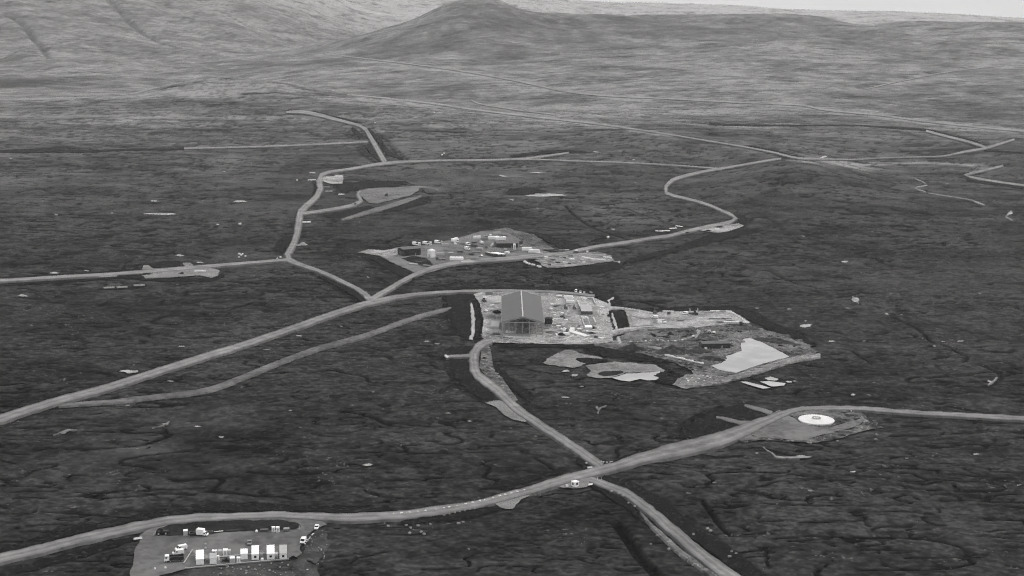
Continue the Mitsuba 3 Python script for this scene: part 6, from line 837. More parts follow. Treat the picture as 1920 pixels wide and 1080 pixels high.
OBJ = [
 ('cabin',-135.8,583.7,102.5,(11.0,3.4,2.5,0),'long plain white site cabin at the left end of the row','cabin','cabins of the lower compound'),
 ('cabin',-129.8,582.5,102.0,(6.5,2.9,2.5,0,'white_paint','light_grey'),'short site cabin with a grey roof,second from the left','cabin','cabins of the lower compound'),
 ('cabin',-117.2,587.8,100.8,(6.0,3.1,2.6,0),'short white site cabin just left of the three with dark end windows','cabin','cabins of the lower compound'),
 ('cabin',-112.6,589.7,100.3,(10.5,3.2,2.6,1),'long white cabin with dark end window,leftmost of three','cabin','cabins of the lower compound'),
 ('cabin',-105.9,590.4,99.7,(10.5,3.3,2.6,1),'long white cabin with dark end window,middle of three','cabin','cabins of the lower compound'),
 ('cabin',-100.4,590.8,99.2,(10.3,3.2,2.6,1,'white_paint','light_grey'),'long pale grey roofed cabin with dark end window at the right end','cabin','cabins of the lower compound'),
 ('gen',-132.6,583.3,102.2,(5.0,1.7,1.9,'mid_grey'),'narrow grey store between the two leftmost cabins','store',None,1.0,'store'),
 ('cube',-130.8,590.0,101.9,(1.9,2.0,2.2,'white_paint','white_paint',1),'white toilet cabin with a dark hatch,leftmost of the back row','toilet','small cabins behind the row',1.0,'toilet_cabin'),
 ('cube',-128.4,590.0,101.7,(2.2,1.7,2.2,'light_grey','light_grey'),'grey toilet cabin in the back row beside the dark hatched one','toilet','small cabins behind the row',1.0,'toilet_cabin'),
 ('cube',-126.1,590.7,95.5,(2.4,2.0,2.3),'brightest white cabin of the small back row','toilet','small cabins behind the row',1.0,'toilet_cabin'),
 ('cube',-124.3,590.5,101.4,(1.8,1.4,2.2,'light_grey','light_grey'),'narrow grey cabin at the right end of the small back row','toilet','small cabins behind the row',1.0,'toilet_cabin'),
 ('walk',-123.9,588.3,14.4,(11.5,),'pale boardwalk between the back row and the front cabins','walkway'),
 ('walk',-115.2,590.8,10.6,(2.6,1.2),'short pale boardwalk left of the first windowed cabin','walkway'),
 ('walk',-109.6,591.9,11.0,(2.4,1.2),'short pale boardwalk between the first two windowed cabins','walkway'),
 ('walk',-103.6,592.1,9.5,(2.0,1.2),'short pale boardwalk between the last two windowed cabins','walkway'),
 ('gen',-109.5,587.6,100.1,(3.0,1.3,1.9,'mid_grey'),'grey store between the first two windowed cabins','store',None,1.0,'store'),
 ('gen',-103.0,587.8,99.5,(3.0,1.5,1.9,'light_grey'),'pale grey store between the last two windowed cabins','store',None,1.0,'store'),
 ('bag',-108.6,584.5,10.1,('white_paint',1.2),'white sack in front of the gap between two windowed cabins','sack'),
 ('cube',-128.1,584.5,91.8,(1.2,1.0,1.9),'small white box in front of the boardwalk','box',None,1.0,'store_box'),
 ('car',-124.1,583.1,-164.4,(4.0,1.8,'black',1),'black pickup parked in front of the boardwalk','pickup',None,1.0,'pickup'),
 ('cube',-121.2,581.7,103.2,(2.6,2.1,2.3,'light_grey','white_paint'),'pale cube cabin right of the black pickup','cabin',None,1.0,'site_cabin'),
 ('cube',-118.5,581.8,101.0,(1.7,1.5,2.3),'small white cabin left of the short white site cabin','cabin',None,1.0,'site_cabin'),
 ('tipper',-147.0,582.5,-165.6,(),'black bodied tipper lorry with a white cab,left of the cabins','lorry'),
 ('van',-146.9,595.6,-148.2,(5.2,),'farther of two white vans behind the tipper lorry','van','white vans behind the tipper'),
 ('van',-147.0,590.4,-157.2,(5.0,),'nearer of two white vans behind the tipper lorry','van','white vans behind the tipper'),
 ('bag',-153.0,573.1,14.2,('white_paint',0.85),'white sack on the gravel,left of two','sack','two sacks on the gravel'),
 ('bag',-148.8,574.4,13.8,('white_paint',0.8),'white sack on the gravel,right of two below the tipper','sack','two sacks on the gravel'),
 ('bag',-137.3,601.7,12.3,('light_grey',0.8),'farther pale sack behind the long plain cabin','sack','pale sacks behind the plain cabin'),
 ('bag',-136.3,597.0,12.3,('light_grey',0.8),'nearer pale sack behind the long plain cabin','sack','pale sacks behind the plain cabin'),
 ('heap',-141.2,592.8,102.8,(3.2,1.8,0.9,'stony',3),'small grey heap left of the long plain cabin','heap'),
 ('wall',-128.6,577.0,16.0,(24.0,0.5,0.3),'low wall along the front of the left cabins','wall'),
 ('wall',-107.8,582.7,14.0,(22.0,0.5,0.3),'low wall along the front of the windowed cabins','wall'),
 ('wall',-141.8,587.2,89.0,(16.0,0.5,0.3),'low wall running away left of the long plain cabin','wall'),
 ('kerbblock',-169.5,607.9,26.9,(3.8,'white_paint'),'pale barrier block at the left entrance of the compound','barrier',None,1.0,'barrier_block'),
 ('loader',-159.9,613.8,-171.1,('black',),'black wheel loader at the left end of the dark island','loader'),
 ('cube',-149.1,613.8,103.1,(2.4,2.0,2.2,'light_grey','white_paint'),'small cabin with a white roof left of the box truck','cabin'),
 ('skip',-145.3,613.2,12.8,(3.6,2.2,1.5,'black','mid_grey'),'black open skip between the small cabin and the box truck','skip'),
 ('boxtruck',-141.2,612.9,-11.5,(3.4,),'white box truck parked at the dark island','truck'),
 ('skip',-138.2,615.5,22.1,(2.6,1.6,1.2,'dark_grey','mid_grey'),'grey skip just right of the box truck','skip'),
 ('pipes',-134.7,617.9,17.8,(4.0,2,0.16,'white_paint'),'thin white pipes lying right of the box truck','pipes'),
 ('stack',-128.5,618.8,11.2,(6.0,1.2,2,0.25,'black',3),'low dark stack beside the white pipes','stack'),
 ('bag',-117.2,618.2,10.3,('white_paint',1.1),'white sack on the island edge left of the two white toilets','sack'),
 ('stack',-114.0,619.4,10.0,(4.0,2.0,3,0.3,'dark_grey',4),'dark material stack left of the two white toilets','stack'),
 ('cube',-109.5,619.2,99.6,(1.6,1.6,2.2),'left of the two white toilets on the island edge','toilet','two toilets on the island edge',1.0,'toilet_cabin'),
 ('cube',-107.5,619.2,99.4,(1.6,1.6,2.2),'right of the two white toilets on the island edge','toilet','two toilets on the island edge',1.0,'toilet_cabin'),
 ('artic',-103.7,620.4,9.1,(3.6,0,'flat'),'small flat trailer right of the two white toilets','trailer',None,0.8,'flat_trailer'),
 ('post',-98.2,623.0,8.6,(1.5,),'small sign post at the right tip of the dark island','sign'),
 ('car',-117.8,603.5,-82.5,(4.2,1.8,'mid_grey'),'grey car parked behind the windowed cabins','car'),
 ('van',-93.8,606.0,-96.1,(4.6,),'white van by the right entrance of the compound','van'),
 ('car',-90.1,624.0,-92.4,(4.2,1.8,'white_paint'),'white car on the road at the right entrance of the compound','car'),
 ('heap',-95.4,587.4,8.8,(2.6,1.4,1.2,'peat',4),'dark heap at the right end of the cabin row','heap'),
 ('row','boulder',[(0,'mid_grey'),(1,'light_grey'),(2,'mid_grey')],'grey boulder in the loose arc right of the cabin compound','boulder','boulders right of the cabin compound',None,[(-85.9,599.9,267,0.37),(-84.3,597.0,266,0.4),(-84.8,598.0,168,0.41),(-83.1,594.1,324,0.22),(-82.6,592.7,89,0.32),(-82.1,590.2,5,0.25),(-82.0,589.1,330,0.37),(-81.9,587.5,287,0.23),(-82.2,583.8,46,0.2),(-83.6,581.1,75,0.25),(-84.1,580.5,314,0.26)]),
 ('row','boulder',[(0,),(1,),(2,)],'pale boulder edging the right entrance of the compound','boulder','boulders at the right compound entrance',None,[(-90.7,616.6,194,0.44),(-91.0,615.3,339,0.44),(-91.6,612.2,322,0.36),(-91.8,610.7,60,0.33),(-92.1,608.8,108,0.42),(-92.4,606.7,244,0.37),(-92.6,604.1,295,0.4)]),
 ('row','boulder',[(0,'mid_grey'),(1,'mid_grey'),(2,'mid_grey'),(3,'mid_grey')],'pale stone in the rubble verge below the cabin compound','boulder','stones below the cabin compound',None,[(-124.6,574.5,114,0.44),(-123.1,577.5,254,0.32),(-118.9,571.1,351,0.31),(-115.9,573.6,270,0.55),(-113.3,571.9,7,0.54),(-108.7,578.5,132,0.47),(-106.2,575.0,3,0.31),(-103.5,572.8,65,0.59),(-113.1,576.0,71,0.53),(-109.9,573.7,335,0.58),(-120.0,575.8,124,0.41),(-123.6,568.7,189,0.53),(-99.5,576.4,39,0.52),(-96.4,578.9,287,0.56)]),
 ('kiosk',33.4,688.5,40.4,(2.9,2.4),'white gate cabin with two dark windows at the road junction','cabin'),
 ('gen',29.2,687.1,27.8,(1.3,0.9,0.9,'white_paint'),'small white generator beside the gate cabin','generator'),
 ('kerbblock',41.4,690.9,31.8,(2.6,'white_paint'),'white barrier block right of the gate cabin','barrier',None,1.0,'barrier_block'),
 ('kerbblock',42.6,718.1,6.8,(2.6,'white_paint'),'white barrier block at the foot of the hall road','barrier',None,1.0,'barrier_block'),
 ('bag',41.1,725.3,-3.0,('light_grey',1.0),'pale sack beside the foot of the hall road','sack'),
 ('post',45.4,698.2,-3.5,(2.0,0),'left of two gate posts at the start of the lower right road','post','gate posts at the junction',1.0,'gate_post'),
 ('post',47.5,698.3,-3.6,(1.6,0),'right of two gate posts at the start of the lower right road','post','gate posts at the junction',1.0,'gate_post'),
 ('row','boulder',[(0,),(1,),(2,),(3,)],'white marker stone along the far edge of the foreground road','boulder','marker stones along the foreground road','marker_stone',[(-55.9,644.6,340,0.43),(-52.2,645.5,220,0.68),(-48.2,646.7,333,0.56),(-44.4,648.0,114,0.45),(-40.9,649.3,54,0.61),(-35.8,651.5,58,0.41),(-32.1,653.3,192,0.52),(-29.5,654.7,214,0.65),(-25.7,657.0,152,0.42),(-21.7,659.6,12,0.55),(-18.3,661.8,47,0.62),(-14.9,664.3,227,0.64),(-12.6,666.0,156,0.44),(-8.4,669.2,106,0.54),(-5.0,671.8,307,0.69),(-2.4,673.8,176,0.62),(0.9,676.3,105,0.52),(3.7,678.5,136,0.7),(7.3,681.4,226,0.55)]),
 ('row','boulder',[(1,'mid_grey'),(2,'mid_grey'),(3,'mid_grey')],'white marker stone along the near edge of the foreground road','boulder','marker stones on the near road edge','marker_stone',[(-31.4,643.4,32,0.48),(-28.9,645.3,312,0.51),(-26.5,647.0,279,0.61),(-24.2,648.5,273,0.51),(-21.8,650.2,101,0.55),(-19.3,651.8,249,0.49),(-17.1,653.2,234,0.57)]),
 ('row','boulder',[(0,'mid_grey'),(1,'mid_grey')],'pale boulder in the turned peat below the foreground road','boulder','boulders below the foreground road',None,[(-48.6,629.1,4,0.67),(-46.3,625.7,90,0.74),(-43.0,628.6,167,0.81),(-41.0,620.4,233,0.8),(-37.4,630.9,125,0.72),(-46.3,618.8,266,0.81),(-39.5,617.7,126,0.82),(-57.0,627.4,313,0.74),(-24.1,632.1,351,0.88),(-22.1,634.3,187,0.66)]),
 ('row','boulder',[(0,'mid_grey'),(1,'mid_grey'),(2,'mid_grey')],'pale boulder beside the lower right road','boulder','boulders beside the lower right road',None,[(56.9,674.0,60,0.92),(55.0,677.1,337,0.74),(51.4,680.2,249,0.86),(58.8,663.8,263,0.59),(61.5,658.6,281,0.79),(85.8,621.8,240,0.71),(93.2,629.0,225,0.89),(94.3,626.3,229,0.86),(102.1,598.6,10,0.58),(98.6,594.6,159,0.83),(72.3,602.7,79,0.84),(64.7,609.0,227,0.52),(68.7,619.9,170,0.61),(100.5,601.1,19,0.57)]),
 ('row','boulder',[(0,),(1,),(2,),(3,)],'white stone edging the far side of the road junction','boulder','stones on the far side of the junction',None,[(49.5,729.3,65,0.38),(50.5,728.5,168,0.41),(52.4,728.0,212,0.39),(54.1,728.4,0,0.41),(55.1,729.0,148,0.37)]),
 ('turbine_base',183.5,813.9,-12.2,(10.6,),'white round concrete turbine base with a grey anchor ring','foundation',None,1.0,None,0.25),
 ('bag',209.3,834.5,-13.6,('white_paint',0.7),'white sack on the bank right of the turbine base','sack'),
 ('row','boulder',[(0,'mid_grey'),(1,'mid_grey'),(2,'mid_grey')],'pale boulder at the lower foot of the turbine pad','boulder','boulders below the turbine pad',None,[(169.2,768.3,299,0.65),(170.5,767.4,13,0.75),(186.8,772.2,34,0.72),(160.9,771.0,122,0.73),(209.7,776.3,345,0.83),(212.7,785.7,151,0.83)]),
 ('heap',215.4,804.0,-14.4,(5.5,3,1.3,'rubble_dark',7),'stony heap at the right end of the turbine pad','heap'),
 ('heap',211.7,814.8,16.0,(5,3,1.6,'stony',8),'pale stony heap on the bank right of the turbine base','heap'),
 ('hall',8.4,1028.6,0.5,(31.0,100.0,11.2,4.2),'big steel hall with a grey gabled roof and an open front frame','hall'),
 ('container',28.9,1073.7,83.5,(6.0,5.2,4.6,'black'),'black square container against the right side of the hall','container'),
 ('cube',32.1,1078.3,88.3,(1.6,1.6,2.3),'small white cabin beside the black container','cabin'),
 ('slab',-12.7,1064.3,88.7,(20.0,6.6,1.8,'light_grey'),'pale concrete plinth along the left side of the hall','plinth'),
 ('stack',-11.7,1035.8,0.7,(6,3,3,0.3,'dark_grey',6),'dark stack at the front left corner of the hall','stack'),
 ('heap',-11.9,1113.8,90.6,(9,4,1.6,'peat',9),'dark heap left of the hall behind the plinth','heap'),
 ('heap',-20.2,1037.2,61.1,(4,2.6,1.6,'pale_gravel',2),'pale stone heap at the top of the hall road','heap'),
 ('stack',-16.1,1136.0,20.8,(4,2,3,0.3,'white_paint',1),'white panel stack left of the hall near the road','stack','stacks left of the hall'),
 ('stack',-13.2,1146.7,80.7,(3,2,4,0.3,'light_grey',2),'grey panel stack left of the hall,middle of the group','stack','stacks left of the hall'),
 ('stack',-11.0,1147.9,10.5,(3.4,2,3,0.3,'light_grey',8),'pale panel stack closest to the left wall of the hall','stack','stacks left of the hall'),
 ('stack',-22.5,1167.9,1.1,(3.6,2.2,3,0.3,'white_paint',3),'white panel stack at the far left corner of the yard','stack'),
 ('loader',-23.3,1153.7,106.3,('dark_grey',),'dark loader in the far left corner of the hall yard','loader'),
 ('car',-21.0,1115.3,114.9,(4.4,1.9,'white_paint'),'white car left of the concrete plinth','car'),
 ('container',-19.6,1183.8,0.9,(6,2.4,2.6,'mid_grey'),'grey container at the far left edge of the hall yard','container'),
 ('container',48.0,1168.5,-4.3,(7.5,2.5,2.6,'white_paint'),'farther white container behind the ribbed roof building','container','white containers behind the ribbed roof'),
 ('container',48.7,1150.9,-4.4,(7.0,2.5,2.6,'white_paint'),'nearer white container behind the ribbed roof building','container','white containers behind the ribbed roof'),
 ('container',46.3,1158.5,87.8,(7,2.4,2.6,'light_grey'),'pale grey container beside the two white ones','container'),
 ('van',55.5,1197.8,-93.9,(5.0,),'leftmost of the parked vehicles on the far yard edge,a white van','van','vehicles on the far yard edge'),
 ('car',59.3,1195.3,-93.8,(4.4,1.8,'white_paint'),'white car next right of the white van on the far yard edge','car','vehicles on the far yard edge'),
 ('car',62.5,1194.7,-94.0,(4.4,1.8,'light_grey'),'pale grey car third in the line on the far yard edge','car','vehicles on the far yard edge'),
 ('car',68.3,1193.9,-68.5,(4.4,1.8,'mid_grey'),'grey car at the right end of the line on the far yard edge','car','vehicles on the far yard edge'),
 ('cabin',60.6,1120.4,90.0,(25.0,9.2,2.4,0,'dark_grey','light_grey'),'low building with a pale ribbed roof in the hall yard','building',None,1.0,'yard_building'),
 ('found',60.9,1076.5,91.9,(26.0,9.5,0.7,0.9),'strip foundations in front of the ribbed roof building','foundation'),
 ('wall',55.9,1141.6,92.3,(34.0,1.2,1.4,'dark_grey'),'dark wall along the left side of the ribbed roof building','wall'),
 ('wall',69.0,1159.6,91.7,(26.0,1.0,0.8,'mid_grey'),'grey wall along the right side of the ribbed roof building','wall'),
 ('stack',59.2,1059.9,-1.1,(5.6,7.0,4,0.35,'white_paint',11),'broad white panel stack on the strip foundations','stack'),
 ('stack',64.8,1060.1,-1.4,(2.6,3.4,4,0.35,'light_grey',12),'pale panel stack right of the broad white one','stack'),
 ('stack',63.2,1057.4,76.7,(3,1.4,4,0.4,'black',13),'dark stack between the two pale panel stacks','stack'),
 ('slab',49.4,1041.8,-54.6,(27.0,5.5,0.6),'pale concrete apron slanting across the front of the yard','slab'),
 ('slab',46.7,1055.9,89.5,(8.0,3.5,0.5),'pale concrete slab at the upper end of the slanting apron','slab'),
 ('heap',48.6,1104.7,-2.5,(6.5,4,1.8,'pale_stone',11),'pale sand heap left of the ribbed roof building','heap'),
 ('heap',50.3,1093.2,-22.6,(6,3.2,1.2,'pale_stone',12),'low pale sand heap below the larger one','heap'),
 ('heap',37.4,1036.1,-2.0,(5,3.5,1.8,'peat',13),'dark heap inside the curved kerb in front of the hall','heap'),
 ('heap',30.4,1044.6,-1.6,(6,4,1.4,'stony',14),'grey stone heap right of the hall front','heap'),
 ('slab',34.2,1036.0,98.2,(6,1.4,0.5),'pale beam lying beside the dark heap','beam',None,1.0,'concrete_beam'),
 ('excavator',44.3,1127.6,102.5,('dark_grey',0.8),'dark excavator left of the pale sand heap','excavator'),
 ('excavator',51.3,1127.9,94.6,('dark_grey',0.8),'dark excavator beside the dark wall','excavator'),
 ('excavator',40.3,1097.6,-67.5,('machine_paint',0.8),'grey excavator in the middle of the hall yard','excavator'),
 ('stack',33.3,1142.7,18.4,(3,2,3,0.3,'white_paint',21),'white panel stack right of the hall roof,farthest of its line','stack'),
 ('stack',35.8,1136.5,58.2,(4,1.6,3,0.3,'dark_grey',22),'dark stack between pale ones right of the hall','stack'),
 ('pipes',38.1,1140.8,13.1,(5,4,0.2,'mid_grey',1),'grey pipe bundle right of the hall roof','pipes'),
 ('stack',32.4,1122.0,28.4,(3,1.6,4,0.3,'white_paint',23),'white panel stack beside the hall wall','stack'),
 ('stack',33.8,1110.0,-31.7,(4,1,3,0.3,'white_paint',24),'narrow white panel stack turned askew beside the hall wall','stack'),
 ('stack',34.4,1102.2,8.3,(2.4,2,3,0.3,'white_paint',25),'short white panel stack above the black container','stack'),
 ('pipes',36.6,1088.8,0.1,(7,5,0.22,'white_paint',2),'white pipe bundle in the middle of the hall yard','pipes'),
 ('stack',40.6,1106.4,68.0,(3,2,4,0.4,'white_paint',26),'white panel stack behind the grey excavator','stack'),
 ('frame',38.5,1122.2,13.1,(5,3,2.2,'mid_grey'),'grey steel frame in the middle of the hall yard','frame'),
 ('stack',42.8,1085.3,7.8,(3,1.6,3,0.3,'white_paint',27),'white panel stack left of the low sand heap','stack'),
 ('stack',45.0,1086.3,-42.3,(4,1,3,0.3,'light_grey',28),'narrow pale panel stack left of the low sand heap','stack'),
 ('frame',48.3,1076.1,2.5,(9,6,0.6,'mid_grey'),'low steel frame lying left of the strip foundations','frame'),
 ('stack',33.9,1069.1,8.2,(2.4,2,4,0.3,'light_grey',29),'pale panel stack below the small white cabin','stack'),
 ('stack',37.3,1072.0,28.1,(4,1.2,3,0.3,'light_grey',30),'pale narrow panel stack right of the small white cabin','stack'),
 ('stack',36.3,1063.7,-21.9,(3.4,2,3,0.3,'white_paint',31),'white panel stack in front of the small white cabin','stack'),
 ('stack',40.0,1062.9,17.9,(2.6,2,4,0.35,'light_grey',32),'pale block stack near the upper end of the apron','stack'),
 ('stack',38.7,1050.2,-52.0,(4,1.2,4,0.35,'white_paint',33),'white stack turned askew left of the apron','stack'),
 ('stack',40.8,1053.0,-62.1,(4,1.2,4,0.35,'white_paint',34),'white stack turned askew touching the apron','stack'),
 ('drum',42.7,1046.8,27.7,(1.2,1.3),'cable drum beside the apron','drum'),
 ('pipes',27.4,1057.0,8.6,(6,4,0.22,'mid_grey',3),'grey pipe bundle at the front right corner of the hall','pipes'),
 ('stack',28.4,1065.2,-1.5,(4,2,3,0.3,'mid_grey',35),'grey stack below the black container','stack'),
 ('container',41.5,1036.2,-5.2,(4.5,2.2,1.6,'white_paint'),'low white container above the curved kerb','container'),
 ('stack',52.9,1067.0,82.2,(7,1.2,4,0.3,'mid_grey',36),'long grey stack left of the broad white panel stack','stack'),
 ('stack',56.6,1092.4,-62.9,(5,1,4,0.3,'white_paint',37),'white beam stack at the head of the strip foundations,left','stack'),
 ('stack',59.6,1093.5,-65.0,(6,1,4,0.3,'white_paint',38),'white beam stack at the head of the strip foundations,right','stack'),
 ('stack',52.0,1054.3,12.3,(3.4,1.6,3,0.3,'white_paint',39),'white stack above the lower apron','stack'),
 ('stack',55.2,1045.5,7.1,(3,2,3,0.3,'light_grey',40),'pale stack at the lower right of the strip foundations','stack'),
 ('stack',57.7,1046.5,36.9,(2.6,1.6,3,0.3,'white_paint',41),'small white stack below the broad panel stack','stack'),
 ('heap',60.3,1042.1,-3.2,(5,2.5,1.3,'rubble_dark',41),'dark stone heap below the broad panel stack','heap'),
 ('stack',63.3,1044.0,-28.4,(6,0.8,3,0.3,'white_paint',42),'thin white beams at the lower right of the yard','stack'),
 ('stack',62.0,1168.1,2.0,(4,1.6,3,0.3,'white_paint',43),'white stack behind the ribbed roof building,left','stack'),
 ('stack',65.7,1169.4,-8.1,(4,1.6,3,0.3,'light_grey',44),'pale stack behind the ribbed roof building,right','stack'),
 ('stack',73.7,1107.6,76.3,(3,2,4,0.3,'light_grey',45),'pale stack at the right edge of the hall yard','stack'),
 ('stack',74.0,1134.0,-3.6,(3.4,1.8,3,0.3,'white_paint',46),'white stack at the far right corner of the hall yard','stack'),
 ('slab',65.4,1086.1,92.6,(19,1.2,0.9,'light_grey'),'long pale beam right of the strip foundations','beam',None,1.0,'concrete_beam'),
 ('stack',40.2,1178.2,-4.9,(5,1.6,3,0.3,'white_paint',47),'white stack behind the hall yard near the road','stack'),
 ('stack',43.6,1171.6,-10.1,(10,0.8,2,0.3,'mid_grey',48),'long grey beam stack near the far road','stack'),
 ('pipes',60.7,1033.4,-11.3,(8,4,0.25,'light_grey',4),'pale pipe bundle at the lower right of the yard','pipes'),
 ('stack',67.0,1025.0,-15.6,(4,1.6,3,0.3,'white_paint',49),'white stack at the bottom right corner of the yard','stack'),
 ('stack',63.2,1028.3,16.6,(2.6,1.6,4,0.3,'dark_grey',50),'dark stack at the bottom right of the yard','stack'),
 ('heap',69.9,1019.9,-13.8,(7,2.4,1.2,'pale_stone',51),'pale stone heap at the bottom right corner of the yard','heap'),
 ('row','kerbblock',[(1.9,)],'white block of the row across the open hall front','block','blocks across the hall front',None,[(-3.6,1027.5,-8,1.0),(-1.6,1027.2,-9,1.0),(0.3,1026.9,-9,1.0),(2.3,1026.6,-10,1.0),(4.2,1026.2,-10,1.0),(6.2,1025.9,-11,1.0),(8.1,1025.5,-11,1.0),(10.0,1025.1,-12,1.0),(12.0,1024.7,-13,1.0),(13.9,1024.2,-13,1.0),(15.8,1023.8,-14,1.0),(17.7,1023.3,-14,1.0),(19.7,1022.8,-15,1.0),(21.6,1022.3,-15,1.0),(23.5,1021.7,-16,1.0)]),
 ('row','kerbblock',[(1.9,)],'white block of the curved row right of the hall front','block','blocks of the curved row',None,[(27.8,1021.9,-37,1.0),(29.7,1020.7,-29,1.0),(31.7,1019.8,-11,1.0),(33.9,1019.6,-3,1.0),(36.0,1020.1,22,1.0),(38.0,1021.1,34,1.0),(39.7,1022.5,48,1.0),(41.1,1024.2,55,1.0),(42.3,1026.1,57,1.0),(43.5,1027.9,59,1.0),(44.6,1029.9,61,1.0),(45.6,1031.8,64,1.0),(46.6,1033.8,64,1.0)]),
 ('row','kerbblock',[(1.6,)],'pale block of the row along the lower yard edge','block','blocks along the lower yard edge',None,[(37.0,1010.3,2,1.0),(39.0,1010.4,3,1.0),(40.9,1010.5,4,1.0),(42.9,1010.7,5,1.0),(44.8,1010.9,6,1.0),(46.7,1011.4,23,1.0),(48.2,1012.6,48,1.0),(49.5,1014.1,50,1.0),(50.8,1015.6,51,1.0),(52.0,1017.1,51,1.0),(53.1,1018.7,55,1.0),(54.2,1020.4,58,1.0),(55.2,1022.1,60,1.0),(56.1,1023.8,62,1.0),(57.0,1025.5,62,1.0)]),
 ('row','kerbblock',[(2.2,)],'pale kerb block of the dotted row below the works platform','block','kerb blocks below the works platform',None,[(77.0,1049.7,34,1.0),(78.5,1050.8,34,1.0),(80.0,1051.8,33,1.0),(81.6,1052.8,33,1.0),(83.1,1053.7,31,1.0),(84.7,1054.6,30,1.0),(86.3,1055.5,29,1.0),(87.8,1056.4,29,1.0),(89.4,1057.3,29,1.0),(91.0,1058.2,28,1.0),(92.6,1059.0,27,1.0),(94.2,1059.8,27,1.0),(95.9,1060.6,26,1.0),(97.5,1061.4,25,1.0),(99.2,1062.2,23,1.0),(100.9,1062.8,21,1.0),(102.6,1063.5,20,1.0),(104.3,1064.0,16,1.0),(106.0,1064.5,15,1.0),(107.8,1065.0,15,1.0),(109.6,1065.4,13,1.0),(111.3,1065.8,13,1.0),(113.1,1066.2,12,1.0),(114.9,1066.6,11,1.0),(116.7,1066.9,11,1.0),(118.4,1067.3,10,1.0),(120.2,1067.6,10,1.0),(122.0,1067.9,10,1.0),(123.8,1068.2,10,1.0),(125.6,1068.5,10,1.0),(127.4,1068.8,9,1.0),(129.2,1069.1,9,1.0),(131.0,1069.4,9,1.0),(132.8,1069.7,8,1.0),(134.6,1069.9,8,1.0),(136.4,1070.2,7,1.0),(138.2,1070.4,7,1.0),(140.0,1070.6,7,1.0)]),
 ('row','kerbblock',[(2.2,)],'pale kerb block along the far edge of the works platform','block','kerb blocks on the far platform edge',None,[(76.3,1136.2,0,1.0),(78.4,1136.2,-3,1.0),(80.5,1136.0,-8,1.0),(82.5,1135.6,-9,1.0),(84.6,1135.3,-15,1.0),(86.6,1134.6,-20,1.0),(88.5,1133.8,-26,1.0),(90.4,1132.9,-28,1.0),(92.2,1131.9,-29,1.0),(94.0,1130.8,-30,1.0),(95.8,1129.8,-31,1.0),(97.6,1128.6,-35,1.0),(99.3,1127.4,-36,1.0),(101.0,1126.1,-37,1.0),(102.6,1124.8,-39,1.0),(104.2,1123.5,-39,1.0),(105.8,1122.2,-40,1.0),(107.4,1120.8,-42,1.0),(109.0,1119.4,-43,1.0),(110.5,1118.0,-44,1.0),(112.0,1116.5,-45,1.0),(113.4,1115.0,-46,1.0)]),
 ('excavator',115.8,1113.1,92.7,('dark_grey',0.9),'dark excavator in the middle of the works platform','excavator'),
 ('van',114.2,1096.6,168.7,(5.2,),'white van beside the dark excavator on the works platform','van'),
 ('drum',112.6,1080.0,-5.8,(1.6,1.5,'light_grey'),'pale cable drum below the white van on the platform','drum'),
 ('pipes',117.7,1088.7,-1.0,(6,3,0.25,'white_paint',5),'white pipes right of the white van on the platform','pipes'),
 ('container',116.1,1077.3,-1.0,(3.4,2.2,2,'white_paint'),'small white container right of the pale drum','container'),
 ('stack',120.5,1079.3,-1.2,(3,2,3,0.3,'white_paint',52),'white stack right of the small white container','stack'),
 ('pipes',127.4,1120.5,-6.3,(9,4,0.25,'white_paint',6),'white pipe bundle on the far edge of the platform','pipes'),
 ('gen',126.9,1111.4,-6.4,(2.6,1.6,1.8,'dark_grey'),'dark generator below the far pipe bundle','generator'),
 ('stack',133.6,1087.3,3.2,(5,2.2,3,0.3,'mid_grey',53),'grey stack in the middle of the platform','stack'),
 ('stack',136.6,1091.2,-2.0,(3,1.5,3,0.3,'light_grey',54),'pale stack in the middle of the platform','stack'),
 ('van',140.2,1111.4,-150.0,(5.0,),'white van left of the machines on the far platform edge','van'),
 ('excavator',144.6,1113.6,96.7,('machine_paint',0.8),'left of the excavators on the far platform edge','excavator'),
 ('loader',147.8,1110.2,118.2,('black',),'black loader between the excavators on the platform','loader'),
 ('excavator',149.4,1114.3,68.7,('light_grey',0.8),'pale excavator right of the white van on the platform','excavator'),
 ('pipes',160.3,1119.8,0.0,(7.5,4,0.28,'light_grey',7),'pale far pipe bundle on the right of the platform,first','pipes','pipe bundles on the far platform edge'),
 ('pipes',165.6,1123.1,-6.2,(7.5,4,0.28,'white_paint',8),'pale far pipe bundle on the right of the platform,second','pipes','pipe bundles on the far platform edge'),
 ('pipes',170.8,1123.4,-10.5,(7.5,4,0.28,'light_grey',9),'pale far pipe bundle on the right of the platform,third','pipes','pipe bundles on the far platform edge'),
 ('pipes',175.5,1122.6,-12.7,(7.5,4,0.28,'white_paint',10),'pale far pipe bundle on the right of the platform,fourth','pipes','pipe bundles on the far platform edge'),
 ('row','kerbblock',[(2.6,'white_paint')],'white block along the slanting right edge of the platform','block','blocks on the right platform edge',None,[(178.4,1121.7,-75,1.0),(179.6,1117.2,-76,1.0),(180.6,1112.7,-78,1.0),(181.5,1108.2,-79,1.0),(182.3,1103.6,-80,1.0),(183.0,1099.1,-82,1.0),(183.7,1094.5,-83,1.0),(184.2,1089.9,-83,1.0),(184.7,1085.3,-84,1.0)]),
 ('slab',176.7,1082.2,-7.0,(20,2.2,0.8),'long pale slab at the lower right edge of the platform','slab'),
 ('stack',164.1,1082.7,-3.4,(6,2,3,0.3,'mid_grey',55),'grey stack left of the long pale slab','stack'),
 ('stack',170.9,1094.4,-23.7,(8,3,2,0.3,'dark_grey',56),'dark stack near the right platform edge','stack'),
 ('stack',173.4,1088.7,-28.8,(8,1.4,3,0.3,'light_grey',57),'pale stack near the right platform edge','stack'),
